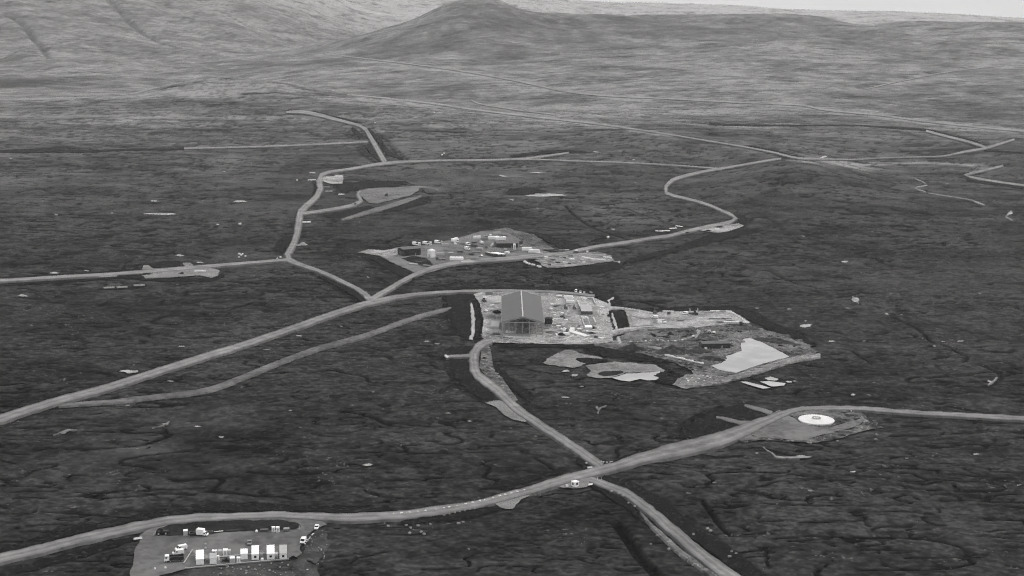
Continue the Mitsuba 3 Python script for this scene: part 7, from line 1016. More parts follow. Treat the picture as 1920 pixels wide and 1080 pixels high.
 ('pipes',161.5,1094.0,-3.2,(9,3,0.25,'mid_grey',12),'grey pipe bundle right of the centre of the platform','pipes'),
 ('cube',179.0,1072.9,-9.2,(2.6,2.4,2.6,'black','black'),'black store under the lower right platform edge','store',None,1.0,'store'),
 ('shed',148.5,1000.3,7.3,(21.0,8.0,3.6,0.5,'dark_cladding','ribbed_grey'),'low dark shed with a grey roof beside the silt pond','shed'),
 ('excavator',160.7,1006.4,-72.1,('light_grey',0.8),'pale excavator at the right end of the low dark shed','excavator'),
 ('excavator',153.4,1043.1,-178.3,('white_paint',0.7),'white excavator on the bank above the low dark shed','excavator'),
 ('loader',148.8,1044.7,-178.3,('machine_paint',),'grey loader left of the white excavator','loader'),
 ('row','boulder',[(0,),(1,),(2,)],'white boulder of the row in front of the low dark shed','boulder','boulders in front of the dark shed',None,[(141.2,995.1,85,1.14),(143.8,996.7,333,1.08),(146.4,998.3,248,1.24),(149.0,999.9,340,0.96),(151.6,1001.6,105,1.24),(154.2,1003.3,59,1.0),(156.9,1004.7,83,0.94)]),
 ('row','boulder',[(0,),(1,),(2,),(3,)],'white boulder of the dense row below the spoil heaps','boulder','boulders below the spoil heaps',None,[(109.8,973.2,350,0.82),(110.2,972.8,168,0.77),(111.1,971.9,258,0.7),(111.2,971.8,242,1.16),(112.1,971.0,155,1.19),(112.1,971.0,22,1.07),(113.0,970.1,16,0.93),(114.1,969.1,187,0.81),(113.9,969.3,26,1.14),(114.7,968.4,337,0.63),(115.1,968.1,18,0.84),(115.5,967.7,92,0.84),(116.2,967.0,18,0.62),(117.3,965.9,65,0.91),(117.4,965.8,191,0.65),(117.9,965.3,39,0.93),(118.9,964.3,215,1.11),(118.9,964.3,6,0.92),(119.6,963.6,206,0.83),(120.3,962.9,261,1.15),(120.5,962.6,162,1.1),(121.0,962.1,42,0.79),(121.4,961.7,278,1.09),(122.1,960.9,47,0.65),(122.5,960.4,30,0.86),(123.3,959.5,88,0.64),(123.9,958.8,17,0.72),(124.0,958.6,135,0.66),(124.6,957.9,113,1.05),(125.2,957.2,323,0.99),(125.9,956.4,207,0.87),(126.5,955.8,236,1.17),(126.9,955.3,252,0.76),(127.5,954.7,138,0.68),(127.4,954.8,61,0.76),(128.5,953.7,103,0.64),(129.1,953.1,201,0.62),(129.0,953.2,47,0.81),(130.3,952.0,342,0.97),(130.3,952.0,154,0.82),(131.0,951.4,4,0.95),(132.0,950.5,262,0.66),(132.3,950.2,62,1.03),(132.8,949.8,338,1.08)]),
 ('row','boulder',[(0,'light_grey'),(1,'mid_grey'),(2,'mid_grey'),(3,'concrete'),(1,'mid_grey')],'pale boulder of the winding row below the works platform','boulder','boulders below the works platform',None,[(88.0,1013.7,114,1.05),(89.3,1013.9,156,0.76),(91.6,1014.3,337,0.82),(93.5,1014.7,215,0.56),(94.5,1015.0,151,0.53),(96.4,1015.4,12,0.85),(96.6,1015.4,317,0.74),(97.3,1015.6,100,0.62),(99.6,1016.3,129,0.95),(100.2,1016.6,127,0.65),(103.3,1017.8,302,1.01),(103.8,1018.0,144,0.59),(105.7,1018.6,176,0.52),(105.5,1018.6,36,0.93),(108.7,1019.3,72,0.98),(108.7,1019.3,246,1.02),(111.0,1019.2,288,0.73),(110.8,1019.3,184,0.85),(112.7,1018.9,140,0.69),(113.7,1018.5,112,0.73),(116.2,1017.7,253,0.74),(118.9,1017.1,294,1.05),(119.6,1017.1,241,0.82),(121.3,1017.4,131,0.86),(122.4,1017.8,188,0.67),(122.4,1017.7,31,0.71),(124.7,1019.1,273,0.93),(125.3,1019.6,335,0.66),(127.3,1021.1,26,0.95),(128.3,1022.0,344,1.04),(129.5,1023.0,302,0.94),(130.4,1023.9,75,0.81),(131.8,1025.6,86,1.08),(132.1,1026.1,142,0.5),(132.7,1026.9,64,0.89),(134.2,1029.3,328,0.87),(134.3,1029.4,39,0.91),(135.3,1031.0,257,0.72),(136.6,1032.9,77,0.68),(136.5,1032.8,224,1.04),(137.1,1033.9,228,0.96),(138.0,1035.2,23,0.84),(139.5,1037.9,316,0.94),(139.7,1038.2,153,0.82),(141.0,1040.6,109,0.67),(141.2,1041.0,348,0.61)]),
 ('row','boulder',[(0,),(2,)],'boulder at the tip of the short spur by the hall road','boulder','boulders at the spur tip',None,[(-46.2,965.9,42,1.03),(-45.7,963.5,66,0.88),(-45.2,961.2,233,1.08)]),
 ('heap',116.2,983.0,1.5,(15,7,5,'turf_mix',21),'tall dark spoil heap left of the low dark shed','heap'),
 ('heap',87.4,992.0,-4.9,(11,6,4,'turf_mix',22),'rounded spoil heap below the dotted kerb','heap'),
 ('heap',135.0,986.8,-2.6,(12,6,2.6,'turf_mix',23),'low dark spoil heap left of the boulder row by the shed','heap'),
 ('heap',141.2,964.6,-18.1,(11,6,2.2,'turf_mix',24),'broad spoil heap at the left shore of the silt pond','heap'),
 ('heap',163.8,1019.2,11.1,(12,7,2.2,'stony',25),'pale stony mound at the upper shore of the silt pond','heap'),
 ('heap',183.5,1060.1,-9.6,(12,7,2.4,'turf_mix',26),'stony mound below the right end of the works platform','heap'),
 ('heap',140.1,1020.2,-7.6,(8,4,1.2,'peat',27),'dark patch of spoil above the low dark shed','heap'),
 ('heap',196.8,1019.9,-40.6,(20,8,2.6,'turf_mix',28),'dark mound along the right shore of the silt pond','heap'),
 ('row','boulder',[(0,),(1,),(2,),(3,)],'pale boulder lying on the spit by the causeway','boulder','boulders on the spit',None,[(128.9,916.6,262,0.52),(131.4,913.9,174,0.83),(133.2,911.1,345,0.63),(125.0,908.0,306,0.76),(121.0,910.7,334,0.59),(117.1,902.2,251,0.84),(122.1,899.6,172,0.54),(127.8,902.6,70,0.56)]),
 ('shed',-102.4,1378.7,30.2,(19.4,12.0,6.6,0.8),'dark shed left of the white silo house','shed'),
 ('silo',-79.6,1364.8,41.3,(5.6,7.0),'tall white silo house in the works compound','silo'),
 ('marquee',-54.3,1349.7,-0.7,(13.0,4.2,3.4),'long white marquee in front of the works compound','marquee'),
 ('artic',-68.3,1349.9,-162.0,(8.0,1,'flat','dark_grey'),'dark flatbed lorry between the silo house and the marquee','lorry',None,0.85,'flatbed_lorry'),
 ('van',-100.6,1437.0,-48.3,(6.0,2.2,2.6),'first white van of the line behind the dark shed','van','vans behind the dark shed',1.25),
 ('van',-89.9,1441.3,-43.6,(6.0,2.2,2.6),'second white van of the line behind the dark shed','van','vans behind the dark shed',1.25),
 ('van',-78.1,1448.5,-43.9,(6.0,2.2,2.6),'third white van of the line behind the dark shed','van','vans behind the dark shed',1.25),
 ('cube',-96.2,1435.4,93.8,(2,1.8,2.6),'small white cabin right of the first van behind the dark shed','cabin','small cabins between the vans',1.2),
 ('cube',-85.0,1439.0,93.3,(2,1.8,2.6),'small white cabin right of the second van behind the dark shed','cabin','small cabins between the vans',1.2),
 ('cube',-73.5,1446.2,92.9,(2,1.6,2.4,'light_grey','light_grey'),'small grey cabin right of the third van behind the dark shed','cabin','small cabins between the vans',1.2),
 ('boxtruck',-61.5,1453.4,-67.8,(4.6,),'left of two white box trucks side by side','truck','pair of white box trucks',1.3),
 ('boxtruck',-58.5,1458.5,-72.1,(4.6,),'right of two white box trucks side by side','truck','pair of white box trucks',1.3),
 ('stack',-59.2,1442.1,2.3,(3,2,3,0.4,'white_paint',61),'white stack in front of the two box trucks','stack'),
 ('frame',-47.2,1475.1,6.8,(5,3,2.6,'light_grey'),'pale steel frame on the far side of the works compound','frame'),
 ('container',-37.8,1482.0,19.4,(8,2.5,2.7,'white_paint'),'white container right of the pale steel frame','container'),
 ('van',-46.0,1438.0,-62.4,(5.4,),'white van left of the compound centre,farther of two','van','two vans left of the compound centre',1.25),
 ('van',-45.8,1409.5,-53.9,(6.0,2.2,2.5),'white van left of the compound centre,nearer of two','van','two vans left of the compound centre',1.25),
 ('artic',-32.1,1446.5,116.6,(7,0,'box'),'white trailer in the centre of the works compound','trailer',None,0.8,'box_trailer'),
 ('van',-20.9,1431.6,-113.4,(6.0,2.2,2.5),'white van left of the long dark building','van'),
 ('car',-26.7,1422.0,-103.5,(4.6,1.9,'dark_grey',1),'dark pickup left of the white van by the long dark building','pickup',None,1.0,'pickup'),
 ('container',-20.4,1476.7,5.8,(9,2.5,2.8,'white_paint'),'left of two long white containers behind the dark building','container','long containers behind the dark building',1.25),
 ('container',-12.7,1473.8,12.5,(9,2.5,2.6,'white_paint'),'right of two long white containers behind the dark building','container','long containers behind the dark building',1.25),
 ('cube',-8.8,1480.6,90.3,(2.6,2.6,2.8),'white cabin at the right end of the long containers','cabin'),
 ('artic',-29.2,1492.4,-144.5,(7,0,'flat'),'flat trailer on the far side of the works compound','trailer',None,0.85,'flat_trailer'),
 ('cube',-23.5,1496.0,90.9,(2.4,2.2,2.6),'small white cabin right of the far flat trailer','cabin'),
 ('shed',-6.5,1432.8,8.2,(22.0,16.0,4.6,0.7),'long dark building with a grey roof in the works compound','shed'),
 ('cube',2.0,1417.1,91.9,(2.6,2.8,5.2),'tall white cabin at the front of the long dark building','cabin',None,1.0,'tall_cabin'),
 ('artic',8.8,1434.0,-129.7,(6,0,'flat'),'flat trailer right of the tall white cabin','trailer',None,0.85,'flat_trailer'),
 ('gen',9.0,1449.8,-0.4,(4,2.2,3,'dark_grey'),'dark generator right of the long dark building','generator'),
 ('frame',-15.5,1407.3,-29.4,(6,4,2.4,'light_grey'),'pale steel frame in front of the long dark building','frame'),
 ('stack',-7.2,1409.6,-59.7,(4,1.6,4,0.4,'light_grey',62),'pale stack in front of the long dark building','stack'),
 ('stack',-36.2,1391.4,4.5,(9,2.4,3,0.4,'mid_grey',63),'long grey stack left of the three slanting cabins','stack'),
 ('car',-31.0,1370.4,-42.9,(4.8,1.9,'light_grey',1),'pale pickup in front of the three slanting cabins','pickup',None,1.0,'pickup'),
 ('cabin',-21.0,1375.2,-51.2,(15.0,3.6,2.7,0,'dark_grey','light_grey'),'left of three slanting cabins side by side in the works compound','cabin','three slanting cabins'),
 ('cabin',-16.7,1373.9,-51.3,(15.0,3.6,2.7,0,'dark_grey','white_paint'),'middle of three slanting cabins side by side in the works compound','cabin','three slanting cabins'),
 ('cabin',-12.5,1374.3,-51.5,(15.0,3.6,2.7,0,'dark_grey','white_paint'),'right of three slanting cabins side by side in the works compound','cabin','three slanting cabins'),
 ('container',14.8,1409.4,5.4,(8.5,2.5,2.6,'white_paint'),'white container at the right end of the works compound,first','container','containers at the right end',1.2),
 ('container',21.9,1397.3,-14.9,(9,2.6,2.6,'white_paint'),'white container at the right end of the works compound,second','container','containers at the right end',1.2),
 ('stack',-94.5,1322.9,-26.0,(9,3,3,0.3,'light_grey',64),'pale stack in the triangular heather patch','stack'),
 ('stack',-81.2,1314.7,-28.5,(8,2.4,3,0.35,'mid_grey',65),'grey stack in the triangular heather patch','stack'),
 ('stack',-90.2,1334.6,-6.2,(7,2,3,0.35,'dark_grey',66),'dark stack in the triangular heather patch','stack'),
 ('pipes',-43.0,1337.7,4.8,(12,3,0.3,'white_paint',20),'white pipes lying along the road below the marquee','pipes'),
 ('slab',-49.4,1357.4,-28.0,(4,1.2,0.6),'small pale slab right of the marquee','slab'),
 ('stack',33.9,1416.8,-9.5,(5,2,3,0.4,'mid_grey',1023),'first stack from the left along the upper edge of the laydown road','stack','stacks along the laydown road'),
 ('stack',39.9,1417.0,-4.3,(5,2,3,0.4,'mid_grey',1034),'second stack from the left along the upper edge of the laydown road','stack','stacks along the laydown road'),
 ('stack',44.2,1415.9,-0.3,(5,2,3,0.4,'dark_grey',1042),'third stack from the left along the upper edge of the laydown road','stack','stacks along the laydown road'),
 ('stack',50.1,1413.5,2.7,(5,2,3,0.4,'mid_grey',1053),'fourth stack from the left along the upper edge of the laydown road','stack','stacks along the laydown road'),
 ('stack',55.6,1416.0,2.0,(5,2,3,0.4,'light_grey',1063),'fifth stack from the left along the upper edge of the laydown road','stack','stacks along the laydown road'),
 ('stack',-40.0,1450.8,21.5,(6,2.4,3,0.5,'dark_grey',5),'dark stack in front of the far white container','stack'),
 ('stack',-51.5,1443.4,-8.0,(5,2.4,4,0.5,'mid_grey',6),'grey stack right of the white box trucks','stack'),
 ('container',-29.9,1472.4,11.1,(7,2.5,2.7,'mid_grey'),'grey container in the far part of the works compound','container'),
 ('container',-39.4,1427.1,-38.5,(7,2.5,2.7,'dark_grey'),'dark container in the open middle of the works compound','container'),
 ('stack',-33.5,1410.9,-18.7,(7,3,3,0.6,'light_grey',7),'pale stack in the open middle of the works compound','stack'),
 ('stack',-40.6,1378.6,-28.3,(6,2.4,3,0.6,'dark_grey',8),'dark stack left of the pale pickup','stack'),
 ('heap',-36.7,1351.4,-3.5,(8,4,1.4,'rubble_dark',9),'dark stone heap between the pale pickup and the road','heap'),
 ('stack',-5.2,1390.5,-39.8,(5,3,3,0.6,'white_paint',10),'white stack right of the slanting cabins','stack'),
 ('stack',-1.5,1400.5,0.0,(6,2,3,0.5,'mid_grey',11),'grey stack before the tall white cabin','stack'),
 ('container',-69.1,1429.3,12.7,(7,2.6,2.7,'light_grey'),'pale container right of the small grey cabin','container'),
 ('stack',-66.3,1406.2,-17.4,(7,3,2,0.5,'mid_grey',12),'grey stack behind the marquee','stack'),
 ('container',-71.7,1374.3,-2.1,(8,2.5,2.7,'light_grey'),'pale container between the silo house and the marquee','container'),
 ('stack',-61.7,1387.1,32.5,(6,3,2,0.5,'light_grey',13),'pale stack behind the left end of the marquee','stack'),
 ('stack',-52.3,1393.8,-7.9,(6,3,3,0.5,'dark_grey',14),'dark stack behind the right end of the marquee','stack'),
 ('container',-16.8,1511.9,8.6,(8,2.5,2.7,'light_grey'),'farthest pale container of the works compound','container'),
 ('stack',-8.7,1505.1,20.3,(6,2.4,3,0.5,'mid_grey',15),'grey stack beside the farthest pale container','stack'),
 ('stack',27.4,1387.9,-16.1,(6,3,3,0.5,'light_grey',16),'pale stack below the two right end containers','stack'),
 ('pipes',75.0,1368.4,-45.1,(17,5,0.35,'white_paint',21),'long white pipe stack in the laydown yard','pipes'),
 ('pipes',86.7,1362.6,1.4,(10,5,0.35,'white_paint',22),'short white pipe stack in the laydown yard','pipes'),
 ('pipes',87.1,1387.2,-31.6,(14,4,0.35,'light_grey',23),'pale pipe stack on the upper edge of the laydown yard','pipes'),
 ('pipes',94.5,1377.5,-33.9,(9,4,0.35,'white_paint',24),'white pipe stack at the upper right corner of the laydown yard','pipes'),
 ('pipes',101.5,1355.7,-49.2,(9,2,0.3,'light_grey',25),'thin pipes reaching out of the right corner of the laydown yard','pipes'),
 ('bag',104.2,1350.1,-4.4,('white_paint',1.8),'white sack at the outermost right tip of the laydown yard','sack'),
 ('bag',75.8,1406.1,-3.1,('white_paint',2.0),'white sack at the upper edge of the laydown yard','sack'),
 ('stack',64.3,1402.7,-2.6,(5,3,4,0.4,'dark_grey',71),'dark stack with the road behind it in the laydown yard','stack'),
 ('container',64.7,1406.0,-2.6,(3,2.4,2.4,'white_paint'),'small white container at the road side of the laydown yard','container'),
 ('pipes',25.9,1359.9,-25.5,(4.0,3,0.3,'light_grey',0),'first heap of stored material from the left on the speckled laydown yard','materials','stored material on the laydown yard'),
 ('stack',29.1,1366.4,-28.5,(3.0,2.0,3,0.35,'mid_grey',1),'second heap of stored material from the left on the speckled laydown yard','materials','stored material on the laydown yard'),
 ('stack',31.7,1336.8,-34.1,(5.0,2.0,3,0.35,'light_grey',2),'third heap of stored material from the left on the speckled laydown yard','materials','stored material on the laydown yard'),
 ('stack',33.4,1370.0,-51.0,(5.0,2.0,3,0.35,'white_paint',3),'fourth heap of stored material from the left on the speckled laydown yard','materials','stored material on the laydown yard'),
 ('stack',36.1,1349.2,-3.7,(4.0,2.0,3,0.35,'mid_grey',4),'fifth heap of stored material from the left on the speckled laydown yard','materials','stored material on the laydown yard'),
 ('stack',35.6,1328.5,14.6,(3.0,2.0,3,0.35,'dark_grey',5),'sixth heap of stored material from the left on the speckled laydown yard','materials','stored material on the laydown yard'),
 ('stack',39.9,1355.7,-50.6,(4.0,2.0,3,0.35,'dark_grey',6),'seventh heap of stored material from the left on the speckled laydown yard','materials','stored material on the laydown yard'),
 ('stack',44.1,1374.6,12.5,(4.0,2.0,3,0.35,'mid_grey',7),'eighth heap of stored material from the left on the speckled laydown yard','materials','stored material on the laydown yard'),
 ('stack',44.1,1341.4,11.5,(5.0,2.0,3,0.35,'dark_grey',8),'ninth heap of stored material from the left on the speckled laydown yard','materials','stored material on the laydown yard'),
 ('pipes',47.5,1333.0,-11.7,(6.0,3,0.3,'light_grey',9),'tenth heap of stored material from the left on the speckled laydown yard','materials','stored material on the laydown yard'),
 ('stack',51.3,1369.5,13.9,(3.0,2.0,3,0.35,'dark_grey',10),'eleventh heap of stored material from the left on the speckled laydown yard','materials','stored material on the laydown yard'),
 ('pipes',51.4,1342.4,-48.6,(6.0,3,0.3,'white_paint',11),'twelfth heap of stored material from the left on the speckled laydown yard','materials','stored material on the laydown yard'),
 ('stack',55.3,1337.1,-5.7,(3.0,2.0,3,0.35,'dark_grey',12),'thirteenth heap of stored material from the left on the speckled laydown yard','materials','stored material on the laydown yard'),
 ('stack',58.0,1379.7,15.3,(5.0,2.0,3,0.35,'dark_grey',13),'fourteenth heap of stored material from the left on the speckled laydown yard','materials','stored material on the laydown yard'),
 ('stack',58.4,1361.4,16.5,(5.0,2.0,3,0.35,'white_paint',14),'fifteenth heap of stored material from the left on the speckled laydown yard','materials','stored material on the laydown yard'),
 ('stack',60.1,1340.7,-46.1,(4.0,2.0,3,0.35,'mid_grey',15),'sixteenth heap of stored material from the left on the speckled laydown yard','materials','stored material on the laydown yard'),
 ('stack',65.1,1347.4,-52.4,(3.0,2.0,3,0.35,'light_grey',16),'seventeenth heap of stored material from the left on the speckled laydown yard','materials','stored material on the laydown yard'),
 ('stack',68.6,1356.9,-51.4,(5.0,2.0,3,0.35,'light_grey',17),'eighteenth heap of stored material from the left on the speckled laydown yard','materials','stored material on the laydown yard'),
 ('stack',69.6,1345.1,7.8,(3.0,2.0,3,0.35,'white_paint',18),'nineteenth heap of stored material from the left on the speckled laydown yard','materials','stored material on the laydown yard'),
 ('stack',77.6,1349.2,-39.7,(4.0,2.0,3,0.35,'mid_grey',19),'twentieth heap of stored material from the left on the speckled laydown yard','materials','stored material on the laydown yard'),
 ('row','boulder',[(0,),(1,),(2,)],'pale boulder on the lower left edge of the laydown yard','boulder','boulders on the laydown yard edge',None,[(12.1,1340.4,187,1.57),(13.3,1336.2,302,1.23),(13.9,1334.4,58,1.44),(16.1,1329.3,310,1.56),(19.1,1326.0,223,1.31),(20.8,1324.3,152,1.41),(24.1,1319.3,297,1.2),(26.0,1315.5,5,1.47),(26.6,1314.2,122,1.11)]),
 ('container',-256.6,2061.1,9.0,(12,2.6,2.8,'white_paint'),'long white container in the clearing by the upper fork','container'),
 ('frame',-252.8,2011.4,7.1,(9,9,1.2,'light_grey'),'pale square frame in the clearing by the upper fork','frame'),
 ('stack',-290.2,2021.3,13.1,(12,2.6,3,0.5,'white_paint',81),'white stack left of the upper fork','stack'),
 ('stack',-302.5,2113.8,-1.9,(9,2,3,0.5,'white_paint',82),'white stack above the upper fork','stack'),
 ('bag',-310.5,2012.7,8.7,('white_paint',2.4),'lone white sack on the moor left of the upper fork','sack'),
 ('stack',-227.5,1853.2,16.9,(8,2,3,0.5,'white_paint',83),'white stack right of the bend below the upper fork','stack'),
 ('stack',-247.8,1884.1,12.4,(10,2.4,3,0.5,'light_grey',84),'pale stack on the right roadside below the upper fork','stack'),
 ('stack',-258.7,1939.6,15.5,(9,2.2,3,0.5,'mid_grey',85),'grey stack on the right roadside nearest the upper fork','stack'),
 ('stack',-235.6,1592.5,8.3,(10,3,3,0.5,'white_paint',86),'white stack right of the road below the quarry turning','stack'),
 ('heap',-216.9,1437.8,8.5,(5,3,3,'pale_stone',87),'pale pointed heap right of the climbing road','heap'),
 ('loader',-197.7,1750.8,-93.3,('dark_grey',),'dark loader on the small quarry road','loader'),
 ('excavator',-167.6,1850.8,-68.2,('dark_grey',1.0),'dark excavator on the floor of the small quarry','excavator'),
 ('stack',-288.2,1277.0,14.5,(11,2,2,0.4,'white_paint',88),'white stack on the right of the left moor platform','stack'),
 ('car',-302.9,1266.0,-166.8,(4.6,1.9,'black'),'black car on the left moor platform','car'),
 ('heap',-333.8,1262.8,14.6,(8,5,1.2,'peat',89),'dark heap at the left end of the left moor platform','heap'),
 ('pipes',-349.5,1197.5,20.0,(9,4,0.35,'light_grey',205),'left of three pale pipe bundles on the moor below the left platform','pipes','pipe bundles below the left platform'),
 ('pipes',-339.1,1200.4,19.5,(9,4,0.35,'light_grey',229),'middle of three pale pipe bundles on the moor below the left platform','pipes','pipe bundles below the left platform'),
 ('pipes',-326.6,1209.3,18.8,(9,4,0.35,'light_grey',261),'right of three pale pipe bundles on the moor below the left platform','pipes','pipe bundles below the left platform'),
 ('heap',220.0,1565.2,-2.9,(6,4,1.6,'peat',90),'dark heap left of the pale working area at the far bend','heap'),
 ('heap',237.1,1592.7,-3.4,(7,4,1.6,'peat',91),'dark heap on the road before the far bend','heap'),
 ('stack',231.0,1571.1,1.7,(5,2.4,4,0.5,'white_paint',92),'white stack on the pale working area at the far bend','stack'),
 ('car',194.4,1549.5,-130.6,(4.8,1.9,'black'),'black car on the road before the far bend','car'),
 ('slab',164.5,1561.5,-21.0,(9,2.4,0.7,'white_paint'),'left of four white slabs beside the road before the far bend','slab','white slabs before the far bend'),
 ('slab',172.5,1564.0,13.7,(9,2.4,0.7,'white_paint'),'second of four white slabs beside the road before the far bend','slab','white slabs before the far bend'),
 ('slab',182.4,1582.8,23.5,(9,2.4,0.7,'white_paint'),'third of four white slabs beside the road before the far bend','slab','white slabs before the far bend'),
 ('slab',191.0,1599.5,-41.8,(9,2.4,0.7,'white_paint'),'right of four white slabs beside the road before the far bend','slab','white slabs before the far bend'),
 ('row','boulder',[(0,),(1,)],'white boulder near the upper middle track','boulder','white boulders on the upper moor',None,[(-120.4,2375.6,69,1.9),(-117.9,2397.8,28,1.62),(195.8,2289.0,142,1.51),(-177.0,3138.5,50,1.62),(-283.2,2881.0,1,1.78),(103.4,1505.6,277,1.85),(-308.2,1573.7,28,1.81)]),
 ('row','boulder',[(0,),(1,),(2,)],'boulder of the cluster above the left road before the fork','boulder','boulders before the upper fork',None,[(-267.0,1353.7,13,1.09),(-267.3,1366.0,54,1.25),(-266.9,1372.3,269,1.15),(-262.0,1360.1,114,1.12),(-228.8,1349.6,169,0.85),(-226.7,1355.8,131,1.23),(-270.1,1372.2,5,1.37)])]
RUBBLE = [
 ('loose pale stones along the front of the cabin compound','light_grey',0.05,0.5,[(-128.5,576.7),(-96.2,584.9),(-92.9,589.3),(-84.8,579.2),(-90.3,569.1),(-126.6,567.4)]),
 ('loose stones right of the cabin compound','mid_grey',0.09,0.5,[(-91.9,595.6),(-92.0,613.1),(-86.1,624.2),(-78.8,625.8),(-80.0,605.6),(-82.3,586.6),(-85.2,581.6)]),
 ('loose stones on the bank round the turbine base','mid_grey',0.06,0.6,[(166.8,828.4),(185.5,839.8),(214.2,833.0),(219.1,809.6),(199.9,789.3),(171.2,770.4),(147.5,774.4),(172.9,778.6),(202.5,800.1),(210.9,819.2),(196.2,828.7),(175.8,824.2)]),
 ('loose stones over the quarry ground by the silt pond','mid_grey',0.04,0.9,[(75.7,1018.4),(92.2,1050.2),(140.6,1062.4),(187.4,1078.8),(190.6,1053.1),(167.9,1012.5),(145.9,955.5),(126.3,947.3),(92.4,982.3)]),
 ('loose stones on the spit and causeway','light_grey',0.03,0.7,[(108.4,893.7),(119.2,919.1),(138.6,916.9),(186.0,950.5),(208.4,969.3),(184.4,941.5),(153.5,909.0),(129.8,891.8),(115.0,884.5)]),
 ('loose stones beside the bend of the hall road','light_grey',0.03,0.7,[(-20.5,981.5),(-15.9,998.1),(-12.2,934.9),(-2.9,899.0),(5.8,859.3),(2.4,846.5),(-8.0,885.1),(-19.3,927.1)]),
 ('loose stones and scraps over the hall yard','white_paint',0.045,0.75,[(28.2,1170.8),(68.5,1179.8),(78.8,1140.5),(75.4,1032.1),(59.6,1012.8),(26.1,1016.7)]),
 ('loose stones left of the hall','light_grey',0.02,0.6,[(-25.3,1192.5),(-10.1,1195.8),(-9.4,1126.0),(-9.5,1015.2),(-16.2,1014.9),(-20.9,1031.9),(-20.8,1086.2)]),
 ('loose stones in the turned peat below the road','mid_grey',0.02,0.6,[(-64.9,637.0),(-44.4,634.2),(-31.6,631.2),(-35.8,617.2),(-45.8,618.2),(-58.8,625.2)]),
 ('loose stones over the laydown yard','light_grey',0.04,0.9,[(23.2,1353.5),(58.3,1386.0),(86.3,1409.3),(99.2,1361.4),(50.7,1321.9),(32.8,1316.7)]),
 ('loose stones along the far shore of the works compound','mid_grey',0.02,0.9,[(-117.8,1421.4),(-87.0,1435.6),(-57.4,1482.0),(-18.3,1536.9),(32.2,1414.2),(-5.5,1356.5),(-79.9,1292.5),(-126.5,1366.6)])]
# ------------------------------------------------------------------ the lie of the land
# CTRL: surveyed heights (x, y, z) in metres; the land between them is a thin plate
def rcoord(x, y):
    x, y = np.asarray(x, float), np.asarray(y, float)
    return np.stack([x / (y + 300) * 2.4, np.log(y + 300)], -1)


_c = np.array(CTRL, float)
_rbf = RBFInterpolator(rcoord(_c[:, 0], _c[:, 1]), _c[:, 2], kernel='thin_plate_spline', smoothing=1e-4)


def base(x, y):
    """Height of the land without its hummocks."""
    x, y = np.broadcast_arrays(np.asarray(x, float), np.asarray(y, float))
    sh = x.shape
    x, y = x.ravel(), y.ravel()
    z = _rbf(rcoord(x, np.maximum(y, -100)))
    p = np.stack([x, y, x * 0], -1)
    near = np.clip((y - 300) / 600, 0, 1)
    far = np.clip((y - 2600) / 3000, 0, 1)
    z = z + 3.2 * near * (meshkit.fbm(p / 330, 2, 5) - .5) + 26 * far * (meshkit.fbm(p / 1100, 3, 8) - .5) * np.clip((9500 - y) / 2500, 0, 1)
    return z.reshape(sh)


# ------------------------------------------------------------------ materials
def rgb(v):
    return {'type': 'rgb', 'value': [v, v, v]}


def principled(v, rough=.8, spec=.3, metallic=0.0, tex=None):
    return {'type': 'twosided', 'bsdf': {'type': 'principled', 'base_color': tex or rgb(v), 'roughness': rough, 'specular': spec, 'metallic': metallic}}


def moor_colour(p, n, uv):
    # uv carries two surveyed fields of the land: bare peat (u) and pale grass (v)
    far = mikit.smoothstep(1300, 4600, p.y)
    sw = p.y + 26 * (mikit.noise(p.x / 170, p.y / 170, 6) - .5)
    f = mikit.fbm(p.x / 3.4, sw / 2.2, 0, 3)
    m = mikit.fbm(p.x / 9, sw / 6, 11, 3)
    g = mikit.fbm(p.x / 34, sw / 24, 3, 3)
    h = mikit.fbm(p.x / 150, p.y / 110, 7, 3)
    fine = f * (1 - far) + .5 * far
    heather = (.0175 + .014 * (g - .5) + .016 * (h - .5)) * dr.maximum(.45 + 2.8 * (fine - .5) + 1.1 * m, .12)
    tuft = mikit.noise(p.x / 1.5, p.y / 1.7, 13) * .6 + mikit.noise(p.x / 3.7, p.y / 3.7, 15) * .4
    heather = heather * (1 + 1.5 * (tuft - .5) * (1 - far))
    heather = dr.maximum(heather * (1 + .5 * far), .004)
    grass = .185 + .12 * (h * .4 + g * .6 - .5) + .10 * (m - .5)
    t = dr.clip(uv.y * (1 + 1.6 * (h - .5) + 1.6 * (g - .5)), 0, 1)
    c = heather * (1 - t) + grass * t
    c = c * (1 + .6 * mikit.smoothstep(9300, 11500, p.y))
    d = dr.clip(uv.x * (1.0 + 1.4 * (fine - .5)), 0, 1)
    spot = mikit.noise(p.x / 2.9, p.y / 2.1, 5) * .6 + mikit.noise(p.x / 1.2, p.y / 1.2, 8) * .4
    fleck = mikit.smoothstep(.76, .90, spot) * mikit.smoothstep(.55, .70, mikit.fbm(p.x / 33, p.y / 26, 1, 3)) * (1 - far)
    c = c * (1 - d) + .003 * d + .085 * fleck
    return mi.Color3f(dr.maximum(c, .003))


def tone_fn(lo, hi, s, s2, speck=0.0):
    def fn(p, n, uv):
        a = mikit.fbm(p.x / s, p.y / s, p.z / s, 3)
        b = mikit.fbm(p.x / s2, p.y / s2, 4, 2)
        c = lo + (hi - lo) * mikit.smoothstep(.2, .8, .55 * a + .45 * b)
        if speck:
            c = c + speck * mikit.smoothstep(.74, .84, mikit.noise(p.x / 1.3, p.y / 1.3, 9)) - speck * .35 * mikit.smoothstep(.74, .84, mikit.noise(p.x / 1.9, p.y / 1.9, 2))
        return mi.Color3f(dr.maximum(c, .006))
    return fn


